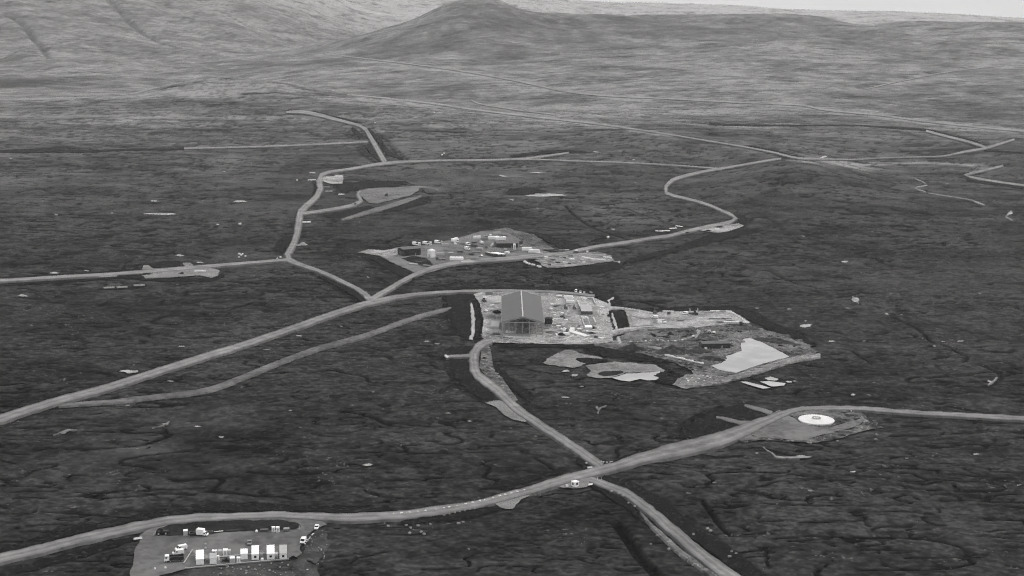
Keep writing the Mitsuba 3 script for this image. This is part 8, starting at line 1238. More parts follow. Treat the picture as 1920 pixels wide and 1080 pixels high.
def road_fn(lo, hi):
    def fn(p, n, uv):
        # uv.x runs across the road: two worn wheel tracks, looser stone at the crown and the edges
        w = uv.x + .06 * (mikit.noise(p.x / 14, p.y / 14, 1) - .5)
        track = dr.exp(-dr.square((dr.abs(w - .5) - .19) / .09))
        edge = mikit.smoothstep(.36, .5, dr.abs(w - .5))
        a = mikit.fbm(p.x / 2.3, p.y / 2.3, 1, 3)
        b = mikit.fbm(p.x / 28, p.y / 28, 5, 2)
        c = lo + (hi - lo) * (.5 * a + .5 * b) - .012 + .05 * track
        c = c * (1 - .75 * edge * a) * (.80 + .4 * mikit.noise(p.x / 6, p.y / 6, 3))
        return mi.Color3f(c)
    return fn


MATS = {
    'moor': dict(tex=mikit.proc(moor_colour), v=0, rough=1.0, spec=0.05),
    'heather': dict(tex=mikit.proc(tone_fn(.009, .026, 3, 14)), v=0, rough=1.0, spec=.05),
    'peat': dict(tex=mikit.proc(tone_fn(.002, .011, 2.2, 15, .018)), v=0, rough=1.0, spec=.1),
    'gravel_road': dict(tex=mikit.proc(road_fn(.10, .24)), v=0, rough=1.0, spec=.1),
    'gravel_grey': dict(tex=mikit.proc(tone_fn(.07, .165, 2.5, 19)), v=0, rough=1.0, spec=.1),
    'pale_gravel': dict(tex=mikit.proc(tone_fn(.10, .36, 2.0, 15, .16)), v=0, rough=1.0, spec=.1),
    'pale_stone': dict(tex=mikit.proc(tone_fn(.24, .42, 1.6, 9)), v=0, rough=1.0, spec=.1),
    'stony': dict(tex=mikit.proc(tone_fn(.08, .24, 2.2, 12, .12)), v=0, rough=1.0, spec=.1),
    'rubble_dark': dict(tex=mikit.proc(tone_fn(.016, .15, 3.2, 17, .09)), v=0, rough=1.0, spec=.1),
    'pale_grass': dict(tex=mikit.proc(tone_fn(.12, .24, 9, 60)), v=0, rough=1.0, spec=.05),
    'turf_mix': dict(tex=mikit.proc(tone_fn(.016, .075, 5, 26, .03)), v=0, rough=1.0, spec=.05),
    'mud': dict(tex=mikit.proc(tone_fn(.09, .22, 2.5, 14, .05)), v=0, rough=.75, spec=.3),
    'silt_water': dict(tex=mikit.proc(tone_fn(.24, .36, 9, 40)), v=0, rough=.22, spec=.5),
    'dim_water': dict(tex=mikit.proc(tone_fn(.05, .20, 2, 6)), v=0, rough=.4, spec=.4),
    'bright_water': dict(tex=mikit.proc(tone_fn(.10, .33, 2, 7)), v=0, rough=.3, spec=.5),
}
PLAIN = {'white_paint': (.82, .5), 'light_grey': (.40, .6), 'mid_grey': (.21, .6), 'dark_grey': (.07, .6), 'black': (.018, .6), 'tyre': (.014, .9),
         'window_glass': (.012, .12), 'galvanised': (.30, .45), 'concrete': (.60, .9), 'roof_sheet': (.078, .55), 'dark_cladding': (.022, .6), 'timber': (.20, .9), 'machine_paint': (.33, .5), 'ribbed_grey': (.09, .6)}
for k, a in MATS.items():
    scene[k] = principled(**a)


def grime_fn(v):
    def fn(p, n, uv):
        a = mikit.fbm(p.x / 1.1, p.y / 1.1, p.z / .7, 3)
        b = mikit.fbm(p.x / 5, p.y / 5, p.z / 9, 2)
        return mi.Color3f(v * (.80 + .22 * a + .18 * b))
    return fn


for k, (v, r) in PLAIN.items():
    scene[k] = principled(v, r, .4, tex=mikit.proc(grime_fn(v)) if k in ('white_paint', 'concrete', 'roof_sheet', 'light_grey', 'mid_grey') else None)


# ------------------------------------------------------------------ moor: one sheet out to the horizon, hummocks and hags as relief
def noise2(x, y, s, seed=0, octaves=1):
    p = np.stack([x / s, y / s, np.zeros_like(x) + seed * 1.37], -1)
    return meshkit.fbm(p, octaves, seed) if octaves > 1 else meshkit.noise(p, seed)


def sstep(a, b, x):
    t = np.clip((x - a) / (b - a), 0, 1)
    return t * t * (3 - 2 * t)


NR, NC = 1050, 1000
i = np.linspace(0, 1, NR)
dens = np.linspace(0, 1, 4000)
ytab = 1 / np.interp(np.linspace(0, 1, 4000), [0, 1], [1 / 430, 1 / 20500])
stab = .62 * dens + .38 * np.log(ytab / 430) / np.log(20500 / 430)
yrow = np.interp(i, stab, ytab)
s = np.linspace(-1, 1, NC)
tcol = s * (.55 + .45 * s * s)
wrow = 330 + .52 * yrow
GX, GY = wrow[:, None] * tcol[None], np.broadcast_to(yrow[:, None], (NR, NC)).copy()
GB = base(GX, GY)


def line_points(L, R, step=2.0):
    out = []
    for a, b in ((L, R),):
        a, b = np.array(a), np.array(b)
        c = (a + b) / 2
        w = np.hypot(*(a - b).T) / 2
        s_ = np.r_[0, np.cumsum(np.hypot(*np.diff(c, axis=0).T))]
        t = np.linspace(0, s_[-1], max(2, int(s_[-1] / step)))
        out.append(np.stack([np.interp(t, s_, c[:, 0]), np.interp(t, s_, c[:, 1]), np.interp(t, s_, w)], -1))
    return np.vstack(out)


flat = np.zeros_like(GX)      # 1 where a road or a yard has been levelled
for _, _, _, L, R in ROADS:
    P = line_points(L, R)
    lo, hi = P[:, :2].min(0) - 60, P[:, :2].max(0) + 60
    sel = np.nonzero((GX > lo[0]) & (GX < hi[0]) & (GY > lo[1]) & (GY < hi[1]))
    d, k = cKDTree(P[:, :2]).query(np.stack([GX[sel], GY[sel]], -1))
    e = 4 + GY[sel] / 250
    flat[sel] = np.maximum(flat[sel], 1 - sstep(P[k, 2] + .4 * e, P[k, 2] + 1.4 * e, d))


def inside(poly, grow):
    g = Polygon(poly).buffer(0).buffer(grow)
    x0, y0, x1, y1 = g.bounds
    sel = np.nonzero((GX > x0) & (GX < x1) & (GY > y0) & (GY < y1))
    shapely.prepare(g)
    k = shapely.contains_xy(g, GX[sel], GY[sel])
    return sel[0][k], sel[1][k]


for _, _, _, _, poly in SHEETS:
    flat[inside(poly, 6)] = np.maximum(flat[inside(poly, 6)], .55)
    flat[inside(poly, 2.5)] = 1
peaty = np.zeros_like(GX)
for poly in PEAT:
    flat[inside(poly, 3)] = np.maximum(flat[inside(poly, 3)], .8)
    peaty[inside(poly, 5)] = .8
for L, R in PEAT_STRIPS:
    P = line_points(L, R)
    lo, hi = P[:, :2].min(0) - 60, P[:, :2].max(0) + 60
    sel = np.nonzero((GX > lo[0]) & (GX < hi[0]) & (GY > lo[1]) & (GY < hi[1]))
    d, k = cKDTree(P[:, :2]).query(np.stack([GX[sel], GY[sel]], -1))
    flat[sel] = np.maximum(flat[sel], .8 * (1 - sstep(P[k, 2] + 1, P[k, 2] + 5, d)))
    peaty[sel] = np.maximum(peaty[sel], .85 * (1 - sstep(P[k, 2] - 2, P[k, 2] + .5 + GY[sel] / 900, d)))

farw = sstep(2200, 5000, GY)
def crack(ax, ay, sc, seed):
    """distance in metres to the winding lines where a noise crosses its middle"""
    n = noise2(hx * ax, hy * ay, sc, seed, 2)
    gx = noise2(hx * ax + ax, hy * ay, sc, seed, 2) - n
    gy = noise2(hx * ax, hy * ay + ay, sc, seed, 2) - n
    return np.abs(n - .5) / np.maximum(np.hypot(gx, gy), .004)


warp = 11 * (noise2(GX, GY, 24, 45, 2) - .5)
hx, hy = GX + warp, GY + 9 * (noise2(GX, GY, 24, 46, 2) - .5) + 36 * (noise2(GX, GY, 210, 52, 2) - .5)
m1 = sstep(.45, .53, noise2(GX, GY, 150, 14, 3)) * sstep(.43, .52, noise2(GX, GY, 24, 15, 2))
m2 = sstep(.38, .50, noise2(GX, GY, 140, 16, 3)) * sstep(.45, .53, noise2(GX, GY, 15, 18, 2))
m3 = sstep(.36, .50, noise2(GX, GY, 90, 43, 3)) * sstep(.47, .55, noise2(GX, GY, 9, 47, 2))
lod = .55 + GY / 1500
wn = .5 + noise2(GX, GY, 9, 51, 2)
hag = np.clip(1.7 * (1 - sstep(.5 * lod, 1.9 * lod * wn, crack(.45, 1, 36, 9))) * m1 + 1.6 * (1 - sstep(.4 * lod, 1.7 * lod * wn, crack(.36, 1.15, 17, 12))) * m2
              + 1.3 * (1 - sstep(.3 * lod, 1.5 * lod * wn, crack(.34, 1.15, 9, 41))) * m3, 0, 1) * (1 - .8 * farw) * (1 - .3 * sstep(1300, 2600, GY))
relief = 1.0 * (noise2(GX * .8, GY, 5, 20, 2) - .5) + .6 * (noise2(GX, GY, 12, 21, 2) - .5) + 1.2 * (noise2(GX, GY, 42, 23, 2) - .5) - .9 * hag
relief = relief * (1 + 1.6 * farw) + farw * 9 * (noise2(GX, GY, 170, 25, 3) - .5)
along, cross = GX * .59 - GY * .81, GX * .81 + GY * .59
west = sstep(-600, -1500, GX) * sstep(5500, 7500, GY)
relief += farw * (36 * (.5 - np.abs(noise2(GX, GY, 520, 27, 2) - .5) * 2) * sstep(0, 160, GB)) * (1 - west)
relief += west * (26 * (np.abs(noise2(along / 3.2, cross, 230, 29, 3) - .5) * 3 - .4) + 115 * (.5 - np.abs(noise2(along / 4, cross, 640, 53, 2) - .5) * 2.4))
tr = np.zeros_like(GX)
for w, dep, pts in TRENCH:
    P = np.array(pts)
    lo, hi = P.min(0) - w * 3 - 20, P.max(0) + w * 3 + 20
    sel = np.nonzero((GX > lo[0]) & (GX < hi[0]) & (GY > lo[1]) & (GY < hi[1]))
    q = line_points(pts, pts, max(1, w / 4))
    d, _ = cKDTree(q[:, :2]).query(np.stack([GX[sel], GY[sel]], -1))
    k = 1 - sstep(.3 * w, .8 * w, d)
    relief[sel] -= dep * k
    if w < 10:
        tr[sel] = np.maximum(tr[sel], k)
    else:
        tr[sel] = np.maximum(tr[sel], .6 * k)
low = np.zeros_like(GX)
for name, _, _, poly in POOLS:
    g = inside(poly, 1.5)
    low[g] = 1.2 if name == 'silt_pond' else .7
GZ = GB + relief * (1 - flat) - .35 * flat * (1 + GY / 1800) - low
dark = np.clip(np.maximum(np.maximum(hag, tr), peaty * sstep(.28, .62, noise2(GX, GY, 8, 31, 3)) * 1.1), 0, 1)
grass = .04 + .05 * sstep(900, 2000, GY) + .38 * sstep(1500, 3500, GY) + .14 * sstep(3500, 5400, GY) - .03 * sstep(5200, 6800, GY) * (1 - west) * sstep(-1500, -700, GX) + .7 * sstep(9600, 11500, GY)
for x, y, rx, ry, a in TONE:
    sel = np.nonzero((np.abs(GX - x) < 2.5 * rx) & (np.abs(GY - y) < 2.5 * ry))
    grass[sel] += a * np.exp(-(((GX[sel] - x) / rx) ** 2 + ((GY[sel] - y) / ry) ** 2))
grass += .55 * west * (noise2(along / 4.5, cross, 110, 37, 3) - .5) + .4 * west * (noise2(along / 2, cross, 420, 39, 2) - .5)
grass = np.clip(grass + (farw - .6 * west) * (.65 * (noise2(GX, GY * .6, 330, 33, 3) - .5) + .40 * (noise2(GX, GY * .4, 60, 35, 3) - .5)), 0, 1)
idx = np.arange(NR * NC).reshape(NR, NC)
quads = np.stack([idx[:-1, :-1], idx[:-1, 1:], idx[1:, 1:], idx[1:, :-1]], -1).reshape(-1, 4)
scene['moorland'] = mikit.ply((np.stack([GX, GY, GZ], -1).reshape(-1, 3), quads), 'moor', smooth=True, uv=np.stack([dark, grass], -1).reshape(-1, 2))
labels['moorland'] = {'label': 'dark heather moorland with peat hags rising to pale far hills', 'kind': 'structure'}


def ground(x, y):
    return float(base(np.array([x]), np.array([y]))[0])


# ------------------------------------------------------------------ roads, peat, yards, pools: draped sheets
_count = {}


def key_for(name):
    k = _count.get(name, 0)
    _count[name] = k + 1
    return name if k == 0 else f'{name}_{k:03d}'


def lift(y, layer):
    return (.10 + .07 * layer) * (1 + np.asarray(y) / 1500)


def ribbon_mesh(L, R, layer, seed, wobble=.5, crown=.12, skirt=1.0, bump=0.0):
    L, R = np.array(L), np.array(R)
    c = (L + R) / 2
    s_ = np.r_[0, np.cumsum(np.hypot(*np.diff(c, axis=0).T))]
    step = max(2.0, c[:, 1].mean() / 450)
    t = np.linspace(0, s_[-1], max(3, int(s_[-1] / step)))
    I = lambda A: np.stack([np.interp(t, s_, A[:, 0]), np.interp(t, s_, A[:, 1])], -1)
    l, r = I(L), I(R)
    w = np.hypot(*(r - l).T)[:, None] + 1e-6
    d = (r - l) / w
    k = wobble * (1 + c[:, 1].mean() / 1500)
    jl = 2 * k * (noise2(l[:, 0], l[:, 1], 5, seed, 3) - .5)[:, None]
    jr = 2 * k * (noise2(r[:, 0], r[:, 1], 5, seed + 1, 3) - .5)[:, None]
    l, r = l + d * jl, r + d * jr
    T_ = [-.5, 0, .08, .25, .42, .58, .75, .92, 1, 1.5]
    V, UV = [], []
    for a in T_:
        if a < 0:
            p, z = l - d * skirt * (1 + c[:, 1].mean() / 5000), -1.3
        elif a > 1:
            p, z = r + d * skirt * (1 + c[:, 1].mean() / 5000), -1.3
        else:
            p, z = l + (r - l) * a, crown * (1 - (2 * a - 1) ** 2)
        zz = base(p[:, 0], p[:, 1]) + lift(p[:, 1], layer) + z
        if bump and 0 <= a <= 1:
            zz += bump * (noise2(p[:, 0], p[:, 1], 3, seed + 3, 2) - .35)
        V.append(np.c_[p, zz])
        UV.append(np.c_[np.full(len(t), np.clip(a, 0, 1)), t / 10])
    V, UV = np.stack(V, 1), np.stack(UV, 1)
    n, m = V.shape[:2]
    ix = np.arange(n * m).reshape(n, m)
    q = np.stack([ix[:-1, :-1], ix[:-1, 1:], ix[1:, 1:], ix[1:, :-1]], -1).reshape(-1, 4)
    return (V.reshape(-1, 3), q), UV.reshape(-1, 2)


def sheet_mesh(poly, layer, seed, wobble=.8, bump=.15, zlevel=None, step=None, holes=()):
    g = Polygon(poly).buffer(0)
    for hole in holes:
        g = g.difference(Polygon(hole).buffer(.4))
    if g.geom_type != 'Polygon':
        g = max(g.geoms, key=lambda q: q.area)
    y = g.centroid.y
    k = step or max(1.5, y / 420)
    k = max(k, math.sqrt(g.area / 9000))
    b = np.array(g.segmentize(k * .7).exterior.coords)[:-1]
    cen = np.array(g.centroid.coords[0])
    off = (b - cen) / (np.hypot(*(b - cen).T)[:, None] + 1e-6)
    b = b + off * (wobble * (1 + y / 1500) * 2 * (noise2(b[:, 0], b[:, 1], 6, seed, 3) - .5))[:, None]
    inner = [np.array(r_.segmentize(k * .7).coords)[:-1] for r_ in g.interiors]
    g2 = Polygon(b, inner).buffer(0)
    if g2.geom_type != 'Polygon':
        g2 = max(g2.geoms, key=lambda q: q.area)
    b = np.vstack([np.array(r_.coords)[:-1] for r_ in (g2.exterior, *g2.interiors)])
    x0, y0, x1, y1 = g2.bounds
    X, Y = np.meshgrid(np.arange(x0, x1, k), np.arange(y0, y1, k))
    r = np.random.default_rng(seed)
    X, Y = X.ravel() + r.uniform(-.25, .25, X.size) * k, Y.ravel() + r.uniform(-.25, .25, X.size) * k
    ins = g2.buffer(-.45 * k)
    if not ins.is_empty:
        shapely.prepare(ins)
        keep = shapely.contains_xy(ins, X, Y)
        P = np.vstack([b, np.c_[X[keep], Y[keep]]])
    else:
        P = b
    tri = Delaunay(P).simplices
    c = P[tri].mean(1)
    shapely.prepare(g2)
    tri = tri[shapely.contains_xy(g2, c[:, 0], c[:, 1])]
    a = P[tri]
    flip = ((a[:, 1, 0] - a[:, 0, 0]) * (a[:, 2, 1] - a[:, 0, 1]) - (a[:, 1, 1] - a[:, 0, 1]) * (a[:, 2, 0] - a[:, 0, 0])) < 0
    tri[flip] = tri[flip][:, ::-1]
    if zlevel is None:
        z = base(P[:, 0], P[:, 1]) + lift(P[:, 1], layer) + bump * 2 * (noise2(P[:, 0], P[:, 1], 4.5, seed + 5, 3) - .4)
        z[:len(b)] -= .12
    else:
        z = np.full(len(P), zlevel)
    return np.c_[P, z], tri


def put_structure(name, mesh, mat, label, uv=None):
    k = key_for(name)
    scene[k] = mikit.ply(mesh, mat, smooth=True, uv=uv)
    labels[k] = {'label': label, 'kind': 'structure'}


for n, (L, R) in enumerate(PEAT_STRIPS):
    m, uv = ribbon_mesh(L, R, 0, 100 + n, wobble=2.6, crown=.0, skirt=1.2, bump=.9)
    put_structure('bare_peat', m, 'peat', 'strip of turned dark peat beside a road')
for n, p in enumerate(PEAT):
    put_structure('bare_peat', sheet_mesh(p, 0, 200 + n, wobble=3.5, bump=.4), 'peat', 'patch of bare dark peat beside the works')
for n, (name, label, mat, layer, p) in enumerate(SHEETS):
    rough = mat in ('rubble_dark', 'stony')
    put_structure(name, sheet_mesh(p, layer, 300 + n, wobble=1.2 if name == 'rubble_bank' else 2.4 if mat in ('rubble_dark', 'turf_mix', 'mud') else 1.8 if rough or mat == 'heather' else 1.0, holes=([q[3] for q in POOLS if q[0] != 'moor_pool'] + ([q[4] for q in SHEETS if q[3] > layer and q[2] != 'heather'] if mat == 'rubble_dark' else [])) if mat in ('rubble_dark', 'mud') else (), bump=.75 if mat == 'rubble_dark' else .3 if rough else .35 if mat == 'heather' else .04), mat, label)
for n, (name, label, mat, L, R) in enumerate(ROADS):
    wet = name == 'stream'
    m, uv = ribbon_mesh(L, R, 0 if wet else 4 if mat == 'gravel_road' else 3, 400 + 3 * n, wobble=1.1, bump=.3 if mat == 'stony' else 0, skirt=.15 if wet else .8, crown=0 if wet else .12)
    put_structure(name, m, mat, label, uv)
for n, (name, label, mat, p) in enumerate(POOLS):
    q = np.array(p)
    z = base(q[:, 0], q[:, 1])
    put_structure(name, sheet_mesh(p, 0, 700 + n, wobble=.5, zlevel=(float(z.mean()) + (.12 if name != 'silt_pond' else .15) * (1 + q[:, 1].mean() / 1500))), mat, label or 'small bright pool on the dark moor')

# ------------------------------------------------------------------ builders: each returns [(part path, mesh, material)]
def bx(cx, cy, cz, sx, sy, sz, rz=0.0, ry=0.0):
    m = trimesh.creation.box((sx, sy, sz))
    if ry:
        m.apply_transform(trimesh.transformations.rotation_matrix(ry, (0, 1, 0)))
    if rz:
        m.apply_transform(trimesh.transformations.rotation_matrix(rz, (0, 0, 1)))
    m.apply_translation((cx, cy, cz))
    return m


def cyl(p, q, r, n=12, r2=None):
    p, q = np.array(p, float), np.array(q, float)
    h = np.linalg.norm(q - p)
    m = trimesh.creation.cylinder(r, h, sections=n)
    if r2 is not None:
        v = m.vertices.copy()
        v[v[:, 2] > 0, :2] *= r2 / r
        m.vertices = v
    m.apply_transform(trimesh.geometry.align_vectors((0, 0, 1), (q - p) / h))
    m.apply_translation((p + q) / 2)
    return m


def cat_(*ms):
    return trimesh.util.concatenate([m for m in ms])


def prism(pts, w, axis='y', off=0.0):
    """A side outline in (x, z), w wide across y."""
    m = trimesh.creation.extrude_polygon(Polygon(pts), w, engine='earcut')
    v = m.vertices
    m.vertices = np.c_[v[:, 0], (v[:, 2] - w / 2) + off, v[:, 1]]
    m.invert()
    return m


def wheel(x, y, r, w):
    return [('wheel', cyl((x, y - w / 2, r), (x, y + w / 2, r), r, 14), 'tyre'),
            ('wheel__hub', cyl((x, y - w / 2 - .02, r), (x, y + w / 2 + .02, r), r * .5, 10), 'light_grey')]


@lru_cache(None)
def b_cabin(L=10.0, W=3.3, H=2.6, hole=1, wall='white_paint', roof='white_paint', base_z=.15):
    out = [('wall', bx(0, 0, base_z + H / 2, L, W, H), wall)]
    n = max(3, int(L / 1.1))
    ribs = [bx(-L / 2 + (k + .5) * L / n, 0, base_z + H + .15, .12, W + .1, .06) for k in range(n)]
    out.append(('roof', cat_(bx(0, 0, base_z + H + .06, L + .16, W + .16, .12), *ribs), roof))
    out.append(('skid', cat_(bx(0, -W * .38, base_z / 2, L, .2, base_z), bx(0, W * .38, base_z / 2, L, .2, base_z)), 'dark_grey'))
    if hole:
        out.append(('window', bx(-L / 2 - .02, 0, base_z + H * .55, .06, .95, 1.0), 'window_glass'))
        out.append(('window__frame', cat_(*[bx(-L / 2 - .04, s * .53, base_z + H * .55, .05, .08, 1.1) for s in (-1, 1)]), 'light_grey'))
    for k in range(int(L // 3.2)):
        out.append(('window', bx(-L / 2 + 1.8 + k * 3.2, -W / 2 - .02, base_z + H * .6, 1.1, .06, .9), 'window_glass'))
    out.append(('door', bx(L / 2 - 1.0, W / 2 + .02, base_z + 1.02, .9, .06, 2.0), 'mid_grey'))
    return out


@lru_cache(None)
def b_cube(L=2.0, W=2.0, H=2.3, wall='white_paint', roof='white_paint', dark=0):
    """portable toilet, store or generator housing: body, capped roof, door, louvre"""
    cap = prism([(-L / 2 - .05, H), (L / 2 + .05, H), (L / 2 - .1, H + .18), (-L / 2 + .1, H + .18)], W + .1)
    out = [('body', cat_(bx(0, 0, H / 2 + .05, L, W, H - .1), bx(0, 0, .05, L + .1, W + .1, .1)), wall), ('roof', cap, roof),
           ('door', bx(-L / 2 - .02, 0, H * .48, .05, W * .45, H * .8), 'mid_grey' if dark else 'light_grey')]
    if dark:
        out.append(('vent', bx(-L / 2 - .03, W * .3, H * .7, .05, W * .28, H * .3), 'black'))
        out.append(('hatch', bx(L * .1, -W * .12, H + .2, .55, .55, .06), 'black'))
    return out


@lru_cache(None)
def b_van(L=5.2, W=2.0, H=2.2, paint='white_paint'):
    h = L / 2
    body = prism([(-h, .35), (h, .35), (h, 1.0), (h - .75, 1.2), (h - 1.45, H), (-h + .1, H), (-h, H - .25)], W)
    out = [('body', body, paint), ('windscreen', prism([(h - .80, 1.24), (h - .72, 1.24), (h - 1.36, H - .12), (h - 1.44, H - .12)], W - .3), 'window_glass')]
    for s in (-1, 1):
        out.append(('side_window', bx(h - 1.75, s * (W / 2 + .01), H * .72, .8, .04, .5), 'window_glass'))
        for x in (-h + .95, h - .95):
            out += wheel(x, s * (W / 2 - .12), .36, .26)
    out.append(('rear_window', bx(-h - .01, 0, H * .74, .04, W * .7, .45), 'window_glass'))
    out.append(('bumper', bx(h + .03, 0, .5, .1, W * .96, .22), 'dark_grey'))
    return out


@lru_cache(None)
def b_car(L=4.4, W=1.8, paint='mid_grey', pickup=0):
    h = L / 2
    if pickup:
        side = [(-h, .4), (h, .4), (h, .95), (h - 1.2, 1.05), (h - 1.9, 1.75), (-.2, 1.75), (-.35, 1.0), (-h, 1.0)]
    else:
        side = [(-h, .35), (h, .35), (h, .8), (h - 1.1, .95), (h - 1.85, 1.5), (-h + .7, 1.5), (-h, 1.0)]
    t = side[4][1]
    out = [('body', prism(side, W), paint), ('windscreen', prism([(h - 1.16, side[3][1] + .03), (h - 1.08, side[3][1] + .03), (h - 1.78, t - .04), (h - 1.86, t - .04)], W - .2), 'window_glass')]
    for s in (-1, 1):
        out.append(('side_window', bx((h - 1.85 + (-.2 if pickup else -h + .9)) / 2, s * (W / 2 + .01), t - .3, .9, .04, .38), 'window_glass'))
        for x in (-h + .85, h - .85):
            out += wheel(x, s * (W / 2 - .1), .35, .24)
    return out


def cab_parts(x, W, paint='white_paint', H=3.0):
    out = [('cab', prism([(x, .8), (x + 2.1, .8), (x + 2.1, 1.9), (x + 1.8, H), (x, H)], W), paint),
           ('cab__windscreen', prism([(x + 2.13, 1.95), (x + 2.16, 1.95), (x + 1.92, H - .25), (x + 1.87, H - .25)], W - .35), 'window_glass'),
           ('bumper', bx(x + 2.05, 0, .65, .3, W, .4), paint)]
    for s in (-1, 1):
        out.append(('cab__side_window', bx(x + 1.25, s * (W / 2 + .01), 2.25, .85, .04, .65), 'window_glass'))
        out.append(('cab__mirror', bx(x + 2.15, s * (W / 2 + .16), 2.3, .12, .2, .5), 'black'))
    return out


@lru_cache(None)
def b_tipper():
    W, out = 2.5, []
    out += cab_parts(2.0, W)
    out.append(('chassis', bx(-.4, 0, .85, 7.6, .9, .35), 'black'))
    floor = bx(-1.3, 0, 1.15, 5.9, W, .12)
    sides = [bx(-1.3, s * (W / 2 - .05), 1.85, 5.9, .1, 1.35) for s in (-1, 1)]
    posts = [bx(-4.1 + 1.15 * k, s * (W / 2 + .03), 1.85, .14, .1, 1.35) for k in range(6) for s in (-1, 1)]
    out.append(('tipping_body', cat_(floor, *sides, *posts, bx(1.6, 0, 1.95, .1, W, 1.55), bx(-4.2, 0, 1.8, .1, W, 1.25)), 'black'))
    out.append(('tipping_body__rail', cat_(*[bx(-1.3, s * (W / 2 + .06), 2.5, 5.9, .08, .1) for s in (-1, 1)]), 'mid_grey'))
    for s in (-1, 1):
        for x in (3.2, 1.5, -2.3, -3.5):
            out += wheel(x, s * (W / 2 - .18), .5, .34)
    return out


@lru_cache(None)
def b_boxtruck(L=3.6):
    W, out = 2.4, []
    out.append(('cargo_box', cat_(bx(-.8, 0, 2.05, L, W, 2.5), *[bx(-.8 - L / 2 + k * L / 5, s * (W / 2 + .02), 2.05, .06, .05, 2.5) for k in range(6) for s in (-1, 1)]), 'white_paint'))
    x = -.8 + L / 2 + .1
    out += [('cab', prism([(x, .5), (x + 1.7, .5), (x + 1.7, 1.15), (x + 1.25, 1.3), (x + .75, 2.1), (x, 2.1)], 2.0), 'white_paint'),
            ('cab__windscreen', prism([(x + 1.27, 1.33), (x + 1.33, 1.33), (x + .84, 2.06), (x + .78, 2.06)], 1.7), 'window_glass'),
            ('chassis', bx(-.2, 0, .62, L + 1.4, .8, .2), 'black')]
    for s in (-1, 1):
        out.append(('cab__side_window', bx(x + .45, s * 1.01, 1.6, .6, .04, .45), 'window_glass'))
        for xx in (x + 1.0, -1.3):
            out += wheel(xx, s * .95, .4, .26)
    return out


@lru_cache(None)
def b_artic(L=10.0, cab=1, load='box', paint='white_paint'):
    W, out = 2.5, []
    if load == 'box':
        out.append(('trailer_box', cat_(bx(0, 0, 2.5, L, W, 2.6), *[bx(-L / 2 + k * L / 10, s * (W / 2 + .02), 2.5, .08, .05, 2.6) for k in range(11) for s in (-1, 1)]), paint))
    elif load == 'tank':
        out.append(('tank', cyl((-L / 2, 0, 2.4), (L / 2, 0, 2.4), 1.25, 20), paint))
    else:
        out.append(('bed', bx(0, 0, 1.25, L, W, .18), 'mid_grey'))
        out.append(('load', cat_(*[bx(0, -.8 + .4 * k, 1.55 + .12 * (k % 2), L * .85, .3, .4) for k in range(5)]), 'light_grey'))
    out.append(('chassis', bx(0, 0, 1.0, L, .9, .25), 'black'))
    for s in (-1, 1):
        for x in (-L / 2 + 1.0, -L / 2 + 2.2, -L / 2 + 3.4):
            out += wheel(x, s * 1.05, .5, .3)
        if cab:
            for x in (L / 2 - .6, L / 2 + 2.3):
                out += wheel(x, s * 1.05, .5, .3)
    if cab:
        out += cab_parts(L / 2 + .8, W, paint, 3.3)
    return out


@lru_cache(None)
def b_excavator(paint='machine_paint', k=1.0):
    out = []
    for s in (-1, 1):
        t = prism([(-2.0, .2), (-1.7, 0), (1.7, 0), (2.0, .2), (2.0, .65), (1.7, .9), (-1.7, .9), (-2.0, .65)], .6, off=s * 1.15)
        out.append(('track', t, 'black'))
    out.append(('turntable', cyl((0, 0, .85), (0, 0, 1.1), .9, 16), 'dark_grey'))
    out.append(('house', cat_(bx(-.7, 0, 1.75, 2.6, 2.6, 1.25), bx(-2.0, 0, 1.7, .6, 2.5, 1.1)), paint))
    out.append(('cab', prism([(.6, 1.1), (2.0, 1.1), (2.0, 2.0), (1.7, 3.0), (.6, 3.0)], 1.1, off=.75), paint))
    out.append(('cab__window', prism([(1.1, 1.9), (2.03, 1.95), (1.74, 2.85), (.8, 2.85)], 1.16, off=.75), 'window_glass'))
    out.append(('boom', prism([(1.0, 1.5), (1.6, 1.4), (3.9, 4.2), (6.1, 3.7), (6.1, 4.05), (3.7, 4.75)], .45, off=-.3), paint))
    out.append(('arm', prism([(5.8, 4.2), (6.3, 4.1), (6.6, 1.3), (6.3, 1.3)], .38, off=-.3), paint))
    out.append(('bucket', prism([(5.5, .5), (6.6, .2), (6.9, 1.4), (6.3, 1.5), (5.7, 1.2)], 1.1, off=-.3), 'dark_grey'))
    for p in out:
        if k != 1:
            p[1].apply_scale(k)
    return out


@lru_cache(None)
def b_loader(paint='dark_grey'):
    out = [('body', cat_(prism([(-2.9, .8), (0, .8), (0, 1.9), (-.4, 2.0), (-2.9, 1.75)], 1.9), bx(.9, 0, 1.1, 1.9, 1.2, .8)), paint),
           ('cab', prism([(-.5, 1.8), (.7, 1.6), (.9, 2.2), (.6, 3.2), (-.5, 3.2)], 1.4), paint),
           ('cab__window', prism([(-.3, 2.2), (.84, 2.2), (.66, 3.05), (-.3, 3.05)], 1.46), 'window_glass'),
           ('lift_arm', cat_(*[prism([(.7, 1.5), (1.1, 1.5), (3.2, .6), (3.0, .3)], .2, off=s * .6) for s in (-1, 1)]), paint),
           ('bucket', prism([(2.8, .1), (4.1, .1), (3.5, .35), (3.2, 1.2), (2.9, 1.2)], 2.7), 'mid_grey')]
    for s in (-1, 1):
        for x in (-1.75, 1.55):
            out += wheel(x, s * 1.1, .85, .6)
    return out


